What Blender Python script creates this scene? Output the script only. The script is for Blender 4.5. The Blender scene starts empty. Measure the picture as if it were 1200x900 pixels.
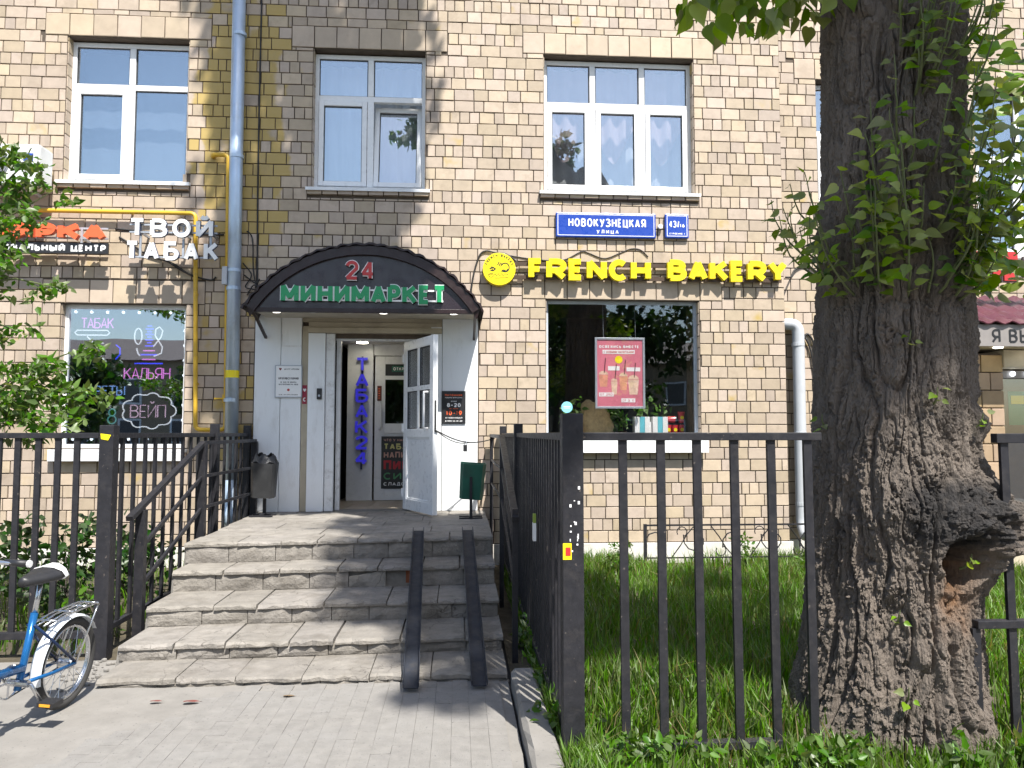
import bpy, bmesh, math, random
import numpy as np
from mathutils import Vector, Matrix
R = math.radians
rng = random.Random(11)
nrg = np.random.default_rng(5)
scene = bpy.context.scene
COL = scene.collection

# ------------------------------------------------------------------ camera, world, sun, exposure
cam_data = bpy.data.cameras.new('camera')
cam_data.sensor_width = 36.0
cam_data.lens = 27.0
cam_data.clip_end = 2000
cam = bpy.data.objects.new('camera', cam_data)
COL.objects.link(cam)
cam.location = (0, -9.6, 1.6)
cam.rotation_euler = (math.pi / 2 + math.atan(58 / 900), 0, -R(4.0))
scene.camera = cam

SUN_EL, SUN_AZ = 57.0, 22.0            # azimuth from the wall normal, towards +x
to_sun = Vector((math.sin(R(SUN_AZ)) * math.cos(R(SUN_EL)), -math.cos(R(SUN_AZ)) * math.cos(R(SUN_EL)), math.sin(R(SUN_EL))))
world = bpy.data.worlds.new('World')
scene.world = world
world.use_nodes = True
wn = world.node_tree
bg = wn.nodes['Background']
sky = wn.nodes.new('ShaderNodeTexSky')
sky.sky_type = 'NISHITA'
sky.sun_disc = False
sky.sun_elevation = R(SUN_EL)
sky.sun_rotation = R(180 - SUN_AZ)
sky.altitude = 150
sky.air_density = 1.2
sky.dust_density = 1.6
sky.ozone_density = 1.0
wn.links.new(sky.outputs[0], bg.inputs[0])
bg.inputs[1].default_value = 0.10
sun_data = bpy.data.lights.new('sun', 'SUN')
sun_data.energy = 4.8
sun_data.angle = R(0.53)
sun_data.color = (1.0, 0.96, 0.89)
sun = bpy.data.objects.new('sun', sun_data)
COL.objects.link(sun)
sun.rotation_euler = to_sun.to_track_quat('Z', 'Y').to_euler()
vs = scene.view_settings
vs.view_transform = 'Standard'
vs.look = 'None'
vs.exposure = 1.0
vs.gamma = 1.0
vs.use_curve_mapping = False
scene.cycles.max_bounces = 8
scene.cycles.transparent_max_bounces = 16
scene.cycles.use_denoising = True

# ------------------------------------------------------------------ materials
MATS = {}

def mat(name, col, rough=0.7, metal=0.0, var=0.12, scale=6.0, bump=0.15, bscale=40.0, dist=0.004, island=0.0,
        dirt=None, dirt_amt=0.0, dirt_scale=2.5, transl=0.0, emit=None, emit_s=0.0, coords='OBJ', stretch=(1, 1, 1), spec=0.5, spots=None, cracks=None):
    """procedural surface: base colour with two octaves of variation, per-piece tint, dirt patches, fine bump"""
    if name in MATS:
        return MATS[name]
    m = bpy.data.materials.new(name)
    MATS[name] = m
    m.use_nodes = True
    nt = m.node_tree
    N, L = nt.nodes, nt.links
    b = N['Principled BSDF']
    tc = N.new('ShaderNodeTexCoord')
    geo = N.new('ShaderNodeNewGeometry')
    mp = N.new('ShaderNodeMapping')
    mp.inputs['Scale'].default_value = stretch
    L.new(geo.outputs['Position'] if coords == 'POS' else tc.outputs['Object'], mp.inputs[0])
    P = mp.outputs[0]
    def noise(s, det=6, r=0.6):
        n = N.new('ShaderNodeTexNoise')
        n.inputs['Scale'].default_value = s
        n.inputs['Detail'].default_value = det
        n.inputs['Roughness'].default_value = r
        L.new(P, n.inputs[0])
        return n.outputs[0]
    def maprange(v, a, bb, c, d):
        n = N.new('ShaderNodeMapRange')
        n.inputs[1].default_value, n.inputs[2].default_value, n.inputs[3].default_value, n.inputs[4].default_value = a, bb, c, d
        L.new(v, n.inputs[0])
        return n.outputs[0]
    def math_(op, a, bb):
        n = N.new('ShaderNodeMath')
        n.operation = op
        for k, v in enumerate((a, bb)):
            if isinstance(v, (int, float)):
                n.inputs[k].default_value = v
            else:
                L.new(v, n.inputs[k])
        return n.outputs[0]
    v = maprange(noise(scale), 0.25, 0.75, 1 - var, 1 + var)
    if island > 0:
        oi = N.new('ShaderNodeObjectInfo')
        s = math_('FRACT', math_('ADD', math_('MULTIPLY', oi.outputs['Random'], 7.31), geo.outputs['Random Per Island']), 0.0)
        v = math_('MULTIPLY', v, maprange(s, 0, 1, 1 - island, 1 + island))
    hsv = N.new('ShaderNodeHueSaturation')
    hsv.inputs['Color'].default_value = (*col, 1)
    L.new(v, hsv.inputs['Value'])
    if island > 0:
        s2 = math_('FRACT', math_('MULTIPLY', s, 13.7), 0.0)
        L.new(maprange(s2, 0, 1, 0.5 - 0.09 * island, 0.5 + 0.05 * island), hsv.inputs['Hue'])
        L.new(maprange(s2, 0, 1, 1 - island, 1 + island), hsv.inputs['Saturation'])
    c = hsv.outputs[0]
    if dirt is not None:
        mx = N.new('ShaderNodeMixRGB')
        L.new(maprange(noise(dirt_scale, 8, 0.7), 0.62 - 0.25 * dirt_amt, 0.78 - 0.2 * dirt_amt, 0, min(1, dirt_amt * 1.3)), mx.inputs[0])
        L.new(c, mx.inputs[1])
        mx.inputs[2].default_value = (*dirt, 1)
        c = mx.outputs[0]
    if spots is not None:
        mx = N.new('ShaderNodeMixRGB')
        L.new(maprange(noise(spots[1], 3, 0.5), spots[2], spots[2] + 0.04, 0, 1), mx.inputs[0])
        L.new(c, mx.inputs[1])
        mx.inputs[2].default_value = (*spots[0], 1)
        c = mx.outputs[0]
    crk = None
    if cracks is not None:
        vr = N.new('ShaderNodeTexVoronoi')
        vr.feature = 'DISTANCE_TO_EDGE'
        vr.inputs['Scale'].default_value = cracks[0]
        wv = N.new('ShaderNodeVectorMath')
        wv.operation = 'MULTIPLY_ADD'
        nw = N.new('ShaderNodeTexNoise')
        nw.inputs['Scale'].default_value = 5
        nw.inputs['Detail'].default_value = 4
        L.new(P, nw.inputs[0])
        L.new(nw.outputs[1], wv.inputs[0])
        wv.inputs[1].default_value = (.22, .22, .22)
        L.new(P, wv.inputs[2])
        L.new(wv.outputs[0], vr.inputs[0])
        crk = math_('MULTIPLY', maprange(vr.outputs['Distance'], 0.0, cracks[1], 1, 0), maprange(noise(1.9, 3), .45, .6, 0, .75))
        mx = N.new('ShaderNodeMixRGB')
        L.new(crk, mx.inputs[0])
        L.new(c, mx.inputs[1])
        mx.inputs[2].default_value = (.06, .052, .044, 1)
        c = mx.outputs[0]
    L.new(c, b.inputs['Base Color'])
    b.inputs['Roughness'].default_value = rough
    b.inputs['Metallic'].default_value = metal
    b.inputs['Specular IOR Level'].default_value = spec
    if rough > 0.2:
        L.new(maprange(noise(scale * 2.3, 4), 0.3, 0.7, max(0.05, rough - 0.12), min(1, rough + 0.12)), b.inputs['Roughness'])
    if bump > 0:
        bp = N.new('ShaderNodeBump')
        bp.inputs['Strength'].default_value = bump
        bp.inputs['Distance'].default_value = dist
        L.new(noise(bscale, 8, 0.65), bp.inputs['Height'])
        L.new(bp.outputs[0], b.inputs['Normal'])
    if transl > 0:
        tr = N.new('ShaderNodeBsdfTranslucent')
        tcol = N.new('ShaderNodeMixRGB')
        tcol.blend_type = 'MULTIPLY'
        tcol.inputs[0].default_value = 1
        L.new(c, tcol.inputs[1])
        tcol.inputs[2].default_value = (1.6, 1.5, 0.5, 1)
        L.new(tcol.outputs[0], tr.inputs[0])
        ms = N.new('ShaderNodeMixShader')
        ms.inputs[0].default_value = transl
        L.new(b.outputs[0], ms.inputs[1])
        L.new(tr.outputs[0], ms.inputs[2])
        L.new(ms.outputs[0], N['Material Output'].inputs[0])
    if emit is not None:
        b.inputs['Emission Color'].default_value = (*emit, 1)
        b.inputs['Emission Strength'].default_value = emit_s
    return m

def glass(name, tint=(0.85, 0.93, 1.0), refl=0.35, thru=0.9, waver=0.02):
    """double glazing: a mirror-like share that grows at grazing angles, the rest passes through"""
    m = bpy.data.materials.new(name)
    m.use_nodes = True
    nt = m.node_tree
    N, L = nt.nodes, nt.links
    N.remove(N['Principled BSDF'])
    g = N.new('ShaderNodeBsdfGlossy')
    g.inputs['Roughness'].default_value = 0.01
    g.inputs[0].default_value = (*tint, 1)
    t = N.new('ShaderNodeBsdfTransparent')
    t.inputs[0].default_value = (thru, thru, thru, 1)
    lw = N.new('ShaderNodeLayerWeight')
    lw.inputs[0].default_value = 0.08
    mr = N.new('ShaderNodeMapRange')
    mr.inputs[3].default_value = refl
    mr.inputs[4].default_value = 1.0
    L.new(lw.outputs[1], mr.inputs[0])
    tc = N.new('ShaderNodeTexCoord')
    nz = N.new('ShaderNodeTexNoise')
    nz.inputs['Scale'].default_value = 1.7
    nz.inputs['Detail'].default_value = 1
    L.new(tc.outputs['Object'], nz.inputs[0])
    bp = N.new('ShaderNodeBump')
    bp.inputs['Strength'].default_value = waver
    bp.inputs['Distance'].default_value = 0.08
    L.new(nz.outputs[0], bp.inputs['Height'])
    L.new(bp.outputs[0], g.inputs['Normal'])
    ms = N.new('ShaderNodeMixShader')
    L.new(mr.outputs[0], ms.inputs[0])
    L.new(t.outputs[0], ms.inputs[1])
    L.new(g.outputs[0], ms.inputs[2])
    L.new(ms.outputs[0], N['Material Output'].inputs[0])
    MATS[name] = m
    return m

def emitter(name, col, s):
    m = bpy.data.materials.new(name)
    m.use_nodes = True
    b = m.node_tree.nodes['Principled BSDF']
    b.inputs['Base Color'].default_value = (*col, 1)
    b.inputs['Emission Color'].default_value = (*col, 1)
    b.inputs['Emission Strength'].default_value = s
    MATS[name] = m
    return m

# ------------------------------------------------------------------ mesh builder and object helpers
class MB:
    def __init__(s):
        s.v, s.f = [], []
    def add(s, vs_, fs):
        o = len(s.v)
        s.v.extend(tuple(p) for p in vs_)
        s.f.extend(tuple(i + o for i in f) for f in fs)
        return s
    def box(s, x0, x1, y0, y1, z0, z1):
        return s.add([(x0, y0, z0), (x1, y0, z0), (x1, y1, z0), (x0, y1, z0), (x0, y0, z1), (x1, y0, z1), (x1, y1, z1), (x0, y1, z1)],
                     [(0, 3, 2, 1), (4, 5, 6, 7), (0, 1, 5, 4), (1, 2, 6, 5), (2, 3, 7, 6), (3, 0, 4, 7)])
    def bar(s, p, q, w, h, up=(0, 0, 1)):
        """rectangular bar from p to q: w across, h along up"""
        p, q, up = Vector(p), Vector(q), Vector(up)
        d = (q - p).normalized()
        a = d.cross(up)
        if a.length < 1e-4:
            a = d.cross(Vector((0, 1, 0)))
        a.normalize()
        u = a.cross(d).normalized()
        c = [a * (w / 2) * i + u * (h / 2) * j for i, j in ((-1, -1), (1, -1), (1, 1), (-1, 1))]
        return s.add([p + k for k in c] + [q + k for k in c], [(0, 1, 2, 3), (7, 6, 5, 4), (0, 4, 5, 1), (1, 5, 6, 2), (2, 6, 7, 3), (3, 7, 4, 0)])
    def tube(s, pts, r, n=8, closed=False):
        pts = [Vector(p) for p in pts]
        m = len(pts)
        rs = r if isinstance(r, (list, tuple)) else [r] * m
        ref = None
        vv, ff = [], []
        for i, p in enumerate(pts):
            if closed:
                d = pts[(i + 1) % m] - pts[i - 1]
            else:
                d = pts[min(i + 1, m - 1)] - pts[max(i - 1, 0)]
            d.normalize()
            if ref is None:
                ref = d.cross(Vector((0.13, 0.31, 0.94)))
                if ref.length < 0.1:
                    ref = d.cross(Vector((1, 0, 0)))
            a = (ref - d * ref.dot(d)).normalized()
            ref = a
            b = d.cross(a)
            for k in range(n):
                t = 2 * math.pi * k / n
                vv.append(p + (a * math.cos(t) + b * math.sin(t)) * rs[i])
        rings = m if closed else m - 1
        for i in range(rings):
            j = (i + 1) % m
            for k in range(n):
                l = (k + 1) % n
                ff.append((i * n + k, i * n + l, j * n + l, j * n + k))
        if not closed:
            ff.append(tuple(range(n - 1, -1, -1)))
            ff.append(tuple(range((m - 1) * n, m * n)))
        return s.add(vv, ff)
    def cyl(s, p, q, r0, r1=None, n=12):
        return s.tube([p, q], [r0, r0 if r1 is None else r1], n)
    def prism(s, poly, frame):
        """poly: 2d points (counter-clockwise); frame(u, v, k) -> 3d point, k=0 back, 1 front"""
        n = len(poly)
        vv = [frame(u, v, 0) for u, v in poly] + [frame(u, v, 1) for u, v in poly]
        ff = [tuple(range(n - 1, -1, -1)), tuple(range(n, 2 * n))] + [(i, (i + 1) % n, n + (i + 1) % n, n + i) for i in range(n)]
        return s.add(vv, ff)
    def ball(s, c, r, n=8, m=6, sc=(1, 1, 1)):
        vv, ff = [], []
        for i in range(m + 1):
            t = math.pi * i / m
            for k in range(n):
                a = 2 * math.pi * k / n
                vv.append((c[0] + r * sc[0] * math.sin(t) * math.cos(a), c[1] + r * sc[1] * math.sin(t) * math.sin(a), c[2] + r * sc[2] * math.cos(t)))
        for i in range(m):
            for k in range(n):
                l = (k + 1) % n
                ff.append((i * n + k, (i + 1) * n + k, (i + 1) * n + l, i * n + l))
        return s.add(vv, ff)
    def mesh(s, name, smooth=False):
        me = bpy.data.meshes.new(name)
        me.from_pydata(s.v, [], s.f)
        me.validate()
        bm = bmesh.new()
        bm.from_mesh(me)
        bmesh.ops.recalc_face_normals(bm, faces=bm.faces)
        bm.to_mesh(me)
        bm.free()
        if smooth:
            me.shade_smooth()
        return me
    def build(s, name, m, parent=None, smooth=False, bevel=0.0, kind=None):
        me = s.mesh(name, smooth)
        o = link(name, me, m, parent)
        if bevel:
            bv = o.modifiers.new('bevel', 'BEVEL')
            bv.width = bevel
            bv.segments = 2
            bv.limit_method = 'ANGLE'
            bv.angle_limit = R(40)
        if kind:
            o['kind'] = kind
        return o

def M_(m):
    return MATS[m] if isinstance(m, str) else m

def link(name, me, m, parent=None, loc=None, rot=None, scale=None):
    o = bpy.data.objects.new(name, me)
    if m is not None and len(me.materials) == 0:
        me.materials.append(M_(m))
    COL.objects.link(o)
    if parent is not None:
        o.parent = parent
        o.matrix_parent_inverse = world_of(parent).inverted()
    if loc is not None:
        o.location = loc
    if rot is not None:
        o.rotation_euler = rot
    if scale is not None:
        o.scale = scale
    return o

def world_of(o):
    w = Matrix.LocRotScale(o.location, o.rotation_euler, o.scale)
    if o.parent is not None:
        return world_of(o.parent) @ o.matrix_parent_inverse @ w
    return w

def tag(o, label, cat, group=None):
    o['label'] = label
    o['category'] = cat
    if group:
        o['group'] = group
    return o

def thing(name, label, cat, loc=(0, 0, 0), group=None):
    o = bpy.data.objects.new(name, None)
    o.empty_display_size = 0.1
    COL.objects.link(o)
    o.location = loc
    return tag(o, label, cat, group)

def structure(o):
    o['kind'] = 'structure'
    return o

def np_mesh(name, V, F, smooth=False):
    """V (n,3), F (m,k) numpy -> mesh"""
    me = bpy.data.meshes.new(name)
    V = np.asarray(V, dtype=np.float32)
    F = np.asarray(F, dtype=np.int32)
    me.vertices.add(len(V))
    me.vertices.foreach_set('co', V.ravel())
    k = F.shape[1]
    me.loops.add(F.size)
    me.loops.foreach_set('vertex_index', F.ravel())
    me.polygons.add(len(F))
    me.polygons.foreach_set('loop_start', np.arange(0, F.size, k, dtype=np.int32))
    me.polygons.foreach_set('loop_total', np.full(len(F), k, dtype=np.int32))
    me.polygons.foreach_set('use_smooth', np.full(len(F), bool(smooth)))
    me.update(calc_edges=True)
    return me

# ------------------------------------------------------------------ leaves and grass
def leaf_arrays(C, D, U, size, width=0.62, fold=0.25, fine=False):
    """heart-ish leaves: C centres of the stalk ends, D unit direction, U unit normal, size array -> V, F(tri)"""
    n = len(C)
    S = np.cross(D, U)
    S /= np.linalg.norm(S, axis=1, keepdims=True) + 1e-9
    sz = size[:, None]
    def P(a, b, c):
        return C + sz * (a * D + b * S + c * U)
    w = width / 2
    if fine:
        ol = [(0, 0), (-.04, .35), (.06, .78), (.22, 1.0), (.38, .93), (.55, .66), (.72, .38), (.86, .17), (1.0, 0.0)]
        rows = [P(a, w * b, fold * w * b - .10 * a * a + .02 * math.sin(9 * a)) for a, b in ol] + [P(a, -w * b, fold * w * b - .10 * a * a - .02 * math.sin(8 * a)) for a, b in ol[-2:0:-1]] + [P(a, 0, -.10 * a * a) for a in (.25, .5, .75)]
        V = np.stack(rows, axis=1).reshape(-1, 3)
        nr = len(rows)
        T = [[0, 1, 16], [1, 2, 16], [2, 3, 16], [3, 4, 16], [4, 17, 16], [4, 5, 17], [5, 6, 17], [6, 18, 17], [6, 7, 18], [7, 8, 18],
             [15, 0, 16], [14, 15, 16], [13, 14, 16], [12, 13, 16], [17, 12, 16], [11, 12, 17], [10, 11, 17], [18, 10, 17], [9, 10, 18], [8, 9, 18]]
        return V, ((np.arange(n) * nr)[:, None, None] + np.array(T)[None]).reshape(-1, 3)
    V = np.stack([P(0, 0, 0), P(.28, w, fold * w), P(.62, w * .72, fold * w * .6), P(1, 0, -.08), P(.62, -w * .72, fold * w * .6), P(.28, -w, fold * w), P(.45, 0, -.02)], axis=1).reshape(-1, 3)
    base = (np.arange(n) * 7)[:, None, None]
    T = np.array([[0, 6, 1], [1, 6, 2], [2, 6, 3], [3, 6, 4], [4, 6, 5], [5, 6, 0]])[None]
    return V, (base + T).reshape(-1, 3)

def unit(a):
    return a / (np.linalg.norm(a, axis=-1, keepdims=True) + 1e-9)

def clump_leaves(clumps, per, size, width=0.7, droop=0.5, flat=0.5):
    """clumps: (x, y, z, r, squash). returns leaf arrays spread through the clumps' volume, denser outside"""
    Cs = []
    for (x, y, z, r, q) in clumps:
        n = max(3, int(per * r * r))
        d = unit(nrg.normal(size=(n, 3)))
        rr = r * nrg.random(n)[:, None] ** 0.45
        p = d * rr
        p[:, 2] *= q
        Cs.append(p + np.array([x, y, z]))
    C = np.concatenate(Cs)
    n = len(C)
    D = unit(nrg.normal(size=(n, 3)) + np.array([0, 0, -droop]))
    U = unit(nrg.normal(size=(n, 3)) * (1 - flat) + np.array([0.1, -0.2, 1.0]) * flat)
    U = unit(U - D * np.sum(U * D, axis=1, keepdims=True))
    sz = size * nrg.uniform(0.6, 1.3, n)
    return leaf_arrays(C, D, U, sz, width)

def blades(pts, h, w=0.006, lean=0.5):
    """grass blades at pts (n,3), height array -> V, F(quads as tris)"""
    n = len(pts)
    a = nrg.uniform(0, 2 * math.pi, n)
    side = np.stack([np.cos(a), np.sin(a), np.zeros(n)], 1)
    b = nrg.uniform(0, 2 * math.pi, n)
    ln = nrg.uniform(0.05, lean, n)[:, None] * np.stack([np.cos(b), np.sin(b), np.zeros(n)], 1)
    hh = h[:, None]
    up = np.array([0, 0, 1.0])
    ww = (w * nrg.uniform(0.6, 1.5, n))[:, None]
    p1 = pts + hh * (0.55 * up + 0.3 * ln)
    p2 = pts + hh * ((1.0 - 0.25 * np.linalg.norm(ln, axis=1, keepdims=True)) * up + 1.0 * ln)
    V = np.stack([pts - side * ww, pts + side * ww, p1 + side * ww * .8, p1 - side * ww * .8, p2], 1).reshape(-1, 3)
    base = (np.arange(n) * 5)[:, None, None]
    T = np.array([[0, 1, 2], [0, 2, 3], [3, 2, 4]])[None]
    return V, (base + T).reshape(-1, 3)

# smooth value noise on arrays, for shaping bark, stone and soil
def vnoise(x, y, seed=0):
    x = np.asarray(x, float); y = np.asarray(y, float)
    xi = np.floor(x).astype(np.int64); yi = np.floor(y).astype(np.int64)
    fx = x - xi; fy = y - yi
    fx = fx * fx * (3 - 2 * fx); fy = fy * fy * (3 - 2 * fy)
    def h(i, j):
        k = (i * 374761393 + j * 668265263 + seed * 974711) & 0x7fffffff
        k = ((k ^ (k >> 13)) * 1274126177) & 0x7fffffff
        return ((k ^ (k >> 16)) & 0xffff) / 65535.0
    return (h(xi, yi) * (1 - fx) + h(xi + 1, yi) * fx) * (1 - fy) + (h(xi, yi + 1) * (1 - fx) + h(xi + 1, yi + 1) * fx) * fy

def fbm(x, y, seed=0, o=4):
    s = 0; a = 0.5
    for k in range(o):
        s = s + a * vnoise(x * 2 ** k, y * 2 ** k, seed + k * 17)
        a *= 0.5
    return s
# ------------------------------------------------------------------ lettering: letters drawn as strokes of even width
def arc(cx, cy, rx, ry, a0, a1, n=10):
    return [(cx + rx * math.cos(R(a0 + (a1 - a0) * i / n)), cy + ry * math.sin(R(a0 + (a1 - a0) * i / n))) for i in range(n + 1)]

def bowl(y0, y1, x1=1.0, xs=0.0, k=0.45):
    rx = k
    return [(xs, y0)] + arc(x1 - rx, (y0 + y1) / 2, rx, (y1 - y0) / 2, -90, 90, 8) + [(xs, y1)]

def mirror(st):
    return [(1 - x, y) for x, y in st]

V_ = [(0, 0), (0, 1)]
GL = {
    'А': [[(0, 0), (.5, 1), (1, 0)], [(.2, .3), (.8, .3)]],
    'Б': [[(.9, 1), (0, 1), (0, 0)], bowl(0, .56)],
    'В': [V_, bowl(.53, 1, .92), bowl(0, .53, 1)],
    'Г': [[(0, 0), (0, 1), (.9, 1)]],
    'Д': [[(0, -.16), (0, .02), (1, .02), (1, -.16)], [(.14, .02), (.34, 1), (.84, 1), (.84, .02)]],
    'Е': [[(.9, 1), (0, 1), (0, 0), (.9, 0)], [(0, .5), (.78, .5)]],
    'З': [arc(.42, .76, .5, .24, 150, -90, 10) + [(.3, .52)], [(.3, .52)] + arc(.42, .26, .58, .26, 90, -150, 10)],
    'И': [[(0, 1), (0, 0), (1, 1), (1, 0)]],
    'Й': [[(0, 1), (0, 0), (1, 1), (1, 0)], [(.25, 1.3), (.4, 1.19), (.6, 1.19), (.75, 1.3)]],
    'К': [V_, [(.95, 1), (.05, .44)], [(.34, .6), (1, 0)]],
    'Л': [[(0, 0), (.16, .12), (.3, 1), (1, 1), (1, 0)]],
    'М': [[(0, 0), (0, 1), (.5, .2), (1, 1), (1, 0)]],
    'Н': [V_, [(1, 0), (1, 1)], [(0, .5), (1, .5)]],
    'О': [arc(.5, .5, .5, .5, 0, 360, 24)],
    'П': [[(0, 0), (0, 1), (1, 1), (1, 0)]],
    'Р': [V_, bowl(.42, 1)],
    'С': [arc(.52, .5, .52, .5, 48, 312, 18)],
    'Т': [[(0, 1), (1, 1)], [(.5, 1), (.5, 0)]],
    'У': [[(0, 1), (.5, .38)], [(1, 1), (.45, .1), (.3, 0), (.1, 0)]],
    'Ц': [[(0, 1), (0, 0), (.9, 0), (.9, 1)], [(.9, 0), (1.06, 0), (1.06, -.2)]],
    'Ч': [[(0, 1), (0, .55), (.2, .42), (1, .42)], [(1, 1), (1, 0)]],
    'Ш': [[(0, 1), (0, 0), (1, 0), (1, 1)], [(.5, 0), (.5, 1)]],
    'Ы': [V_, bowl(0, .52, .66, 0, .3), [(1, 0), (1, 1)]],
    'Ь': [V_, bowl(0, .56)],
    'Ж': [[(.5, 0), (.5, 1)], [(0, 1), (.5, .5), (0, 0)], [(1, 1), (.5, .5), (1, 0)]],
    'Я': [[(1, 0), (1, 1)], mirror(bowl(.42, 1)), [(.55, .42), (0, 0)]],
    'F': [[(0, 0), (0, 1), (.92, 1)], [(0, .5), (.8, .5)]],
    'R': [V_, bowl(.42, 1), [(.45, .42), (1, 0)]],
    'N': [[(0, 0), (0, 1), (1, 0), (1, 1)]],
    'Y': [[(0, 1), (.5, .45), (1, 1)], [(.5, .45), (.5, 0)]],
    '0': [arc(.5, .5, .5, .5, 0, 360, 20)],
    '1': [[(.2, .8), (.55, 1), (.55, 0)]],
    '2': [arc(.5, .7, .48, .3, 165, -20, 9) + [(0, 0), (1, 0)]],
    '3': [arc(.42, .76, .5, .24, 150, -90, 10) + [(.3, .52)], [(.3, .52)] + arc(.42, .26, .58, .26, 90, -150, 10)],
    '4': [[(.74, 0), (.74, 1)], [(.70, .98), (.04, .30)], [(0, .28), (1, .28)]],
    '6': [arc(.5, .3, .5, .3, 0, 360, 16), [(.02, .35), (.25, .8), (.75, 1)]],
    '8': [arc(.5, .76, .42, .24, 0, 360, 14), arc(.5, .26, .5, .26, 0, 360, 14)],
    '9': [arc(.5, .7, .5, .3, 0, 360, 16), [(.98, .65), (.75, .2), (.25, 0)]],
    '-': [[(0, .45), (1, .45)]],
    '/': [[(0, 0), (1, 1)]],
    '.': [[(.4, 0), (.6, 0)]],
}
for a_, b_ in zip('AEKMHOPCTB', 'АЕКМНОРСТВ'):
    GL[a_] = GL[b_]
WD = {'М': 1.18, 'M': 1.18, 'Ы': 1.2, 'Ж': 1.25, 'Ш': 1.2, 'О': 1.08, 'O': 1.08, ' ': .45, '1': .6, '-': .8, '/': .6, 'F': .78, 'Е': .8, 'E': .8, 'Р': .85, 'Г': .75, '.': .3, 'Ц': 1.02, 'Т': .92, 'T': .92, 'Ь': .85}

def stroke_poly(mb, pts, w, depth, yoff):
    """one stroke as an even-width prism in local (x, z), its front at y = -depth - yoff"""
    P = [Vector((x, z, 0)) for x, z in pts]
    closed = (P[0] - P[-1]).length < 1e-6 and len(P) > 3
    if closed:
        P = P[:-1]
    n = len(P)
    Lf, Rt = [], []
    for i in range(n):
        d0 = (P[i] - P[i - 1]) if (i > 0 or closed) else None
        d1 = (P[(i + 1) % n] - P[i]) if (i < n - 1 or closed) else None
        d0 = d0.normalized() if d0 is not None else d1.normalized()
        d1 = d1.normalized() if d1 is not None else d0
        n0, n1 = Vector((-d0.y, d0.x, 0)), Vector((-d1.y, d1.x, 0))
        m = (n0 + n1)
        if m.length < 0.2:
            m = n1
        m.normalize()
        k = min(1 / max(0.3, m.dot(n1)), 1.45)
        Lf.append(P[i] + m * (w / 2 * k))
        Rt.append(P[i] - m * (w / 2 * k))
    yf, yb = -depth - yoff, 0.0
    vv = []
    for a, b in zip(Lf, Rt):
        vv += [(a.x, yf, a.y), (b.x, yf, b.y), (a.x, yb, a.y), (b.x, yb, b.y)]
    ff = []
    for i in range(n if closed else n - 1):
        a, b = i * 4, ((i + 1) % n) * 4
        ff += [(a, a + 1, b + 1, b), (a + 2, b + 2, b + 3, a + 3), (a, b, b + 2, a + 2), (a + 1, a + 3, b + 3, b + 1)]
    if not closed:
        e = (n - 1) * 4
        ff += [(0, 2, 3, 1), (e, e + 1, e + 3, e + 2)]
    mb.add(vv, ff)

def glyph(mb, ch, x, z, W, H, w, depth):
    k = 0
    for st in GL.get(ch, []):
        pts = [(x + w / 2 + u * (W - w), z + w / 2 + v * (H - w)) for u, v in st]
        run = [pts[0]]
        for i in range(1, len(pts)):
            run.append(pts[i])
            if i < len(pts) - 1:
                a, b = Vector(pts[i]) - Vector(pts[i - 1]), Vector(pts[i + 1]) - Vector(pts[i])
                if a.length > 1e-6 and b.length > 1e-6 and a.angle(b) > R(100):      # sharp corner: two strokes that overlap
                    stroke_poly(mb, run, w, depth, k * 0.0006)
                    k += 1
                    run = [pts[i]]
        stroke_poly(mb, run, w, depth, k * 0.0006)
        k += 1

def layout(text, x0, x1, gap=0.22):
    """glyph boxes (char, x, width) filling x0..x1"""
    ws = [WD.get(c, 1.0) for c in text]
    tot = sum(ws) + gap * (len(text) - 1)
    k = (x1 - x0) / tot
    out, x = [], x0
    for c, w in zip(text, ws):
        if c != ' ':
            out.append((c, x, w * k))
        x += (w + gap) * k
    return out

def sign_letters(parent, text, x0, x1, z0, z1, y, w, depth, m, gap=0.22, outline=None, ow=0.012):
    """each letter a part of its own; with outline, a wider letter behind it is its sub-part"""
    for c, x, W in layout(text, x0, x1, gap):
        mb = MB()
        glyph(mb, c, 0, 0, W, z1 - z0, w, depth)
        o = link('letter', mb.mesh('letter'), m, parent, loc=(x, y, z0))
        if outline:
            mb = MB()
            glyph(mb, c, -ow, -ow, W + 2 * ow, z1 - z0 + 2 * ow, w + 2 * ow, depth * 0.6)
            link('outline', mb.mesh('outline'), outline, o, loc=(x, y, z0))

def print_text(parent, text, x0, x1, z0, z1, y, w, m, depth=0.0012, gap=0.22, name='lettering'):
    mb = MB()
    for c, x, W in layout(text, x0, x1, gap):
        glyph(mb, c, x, z0, W, z1 - z0, w, depth)
    o = mb.build(name, m, parent)
    o.location = (0, y, 0)
    return o
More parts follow.
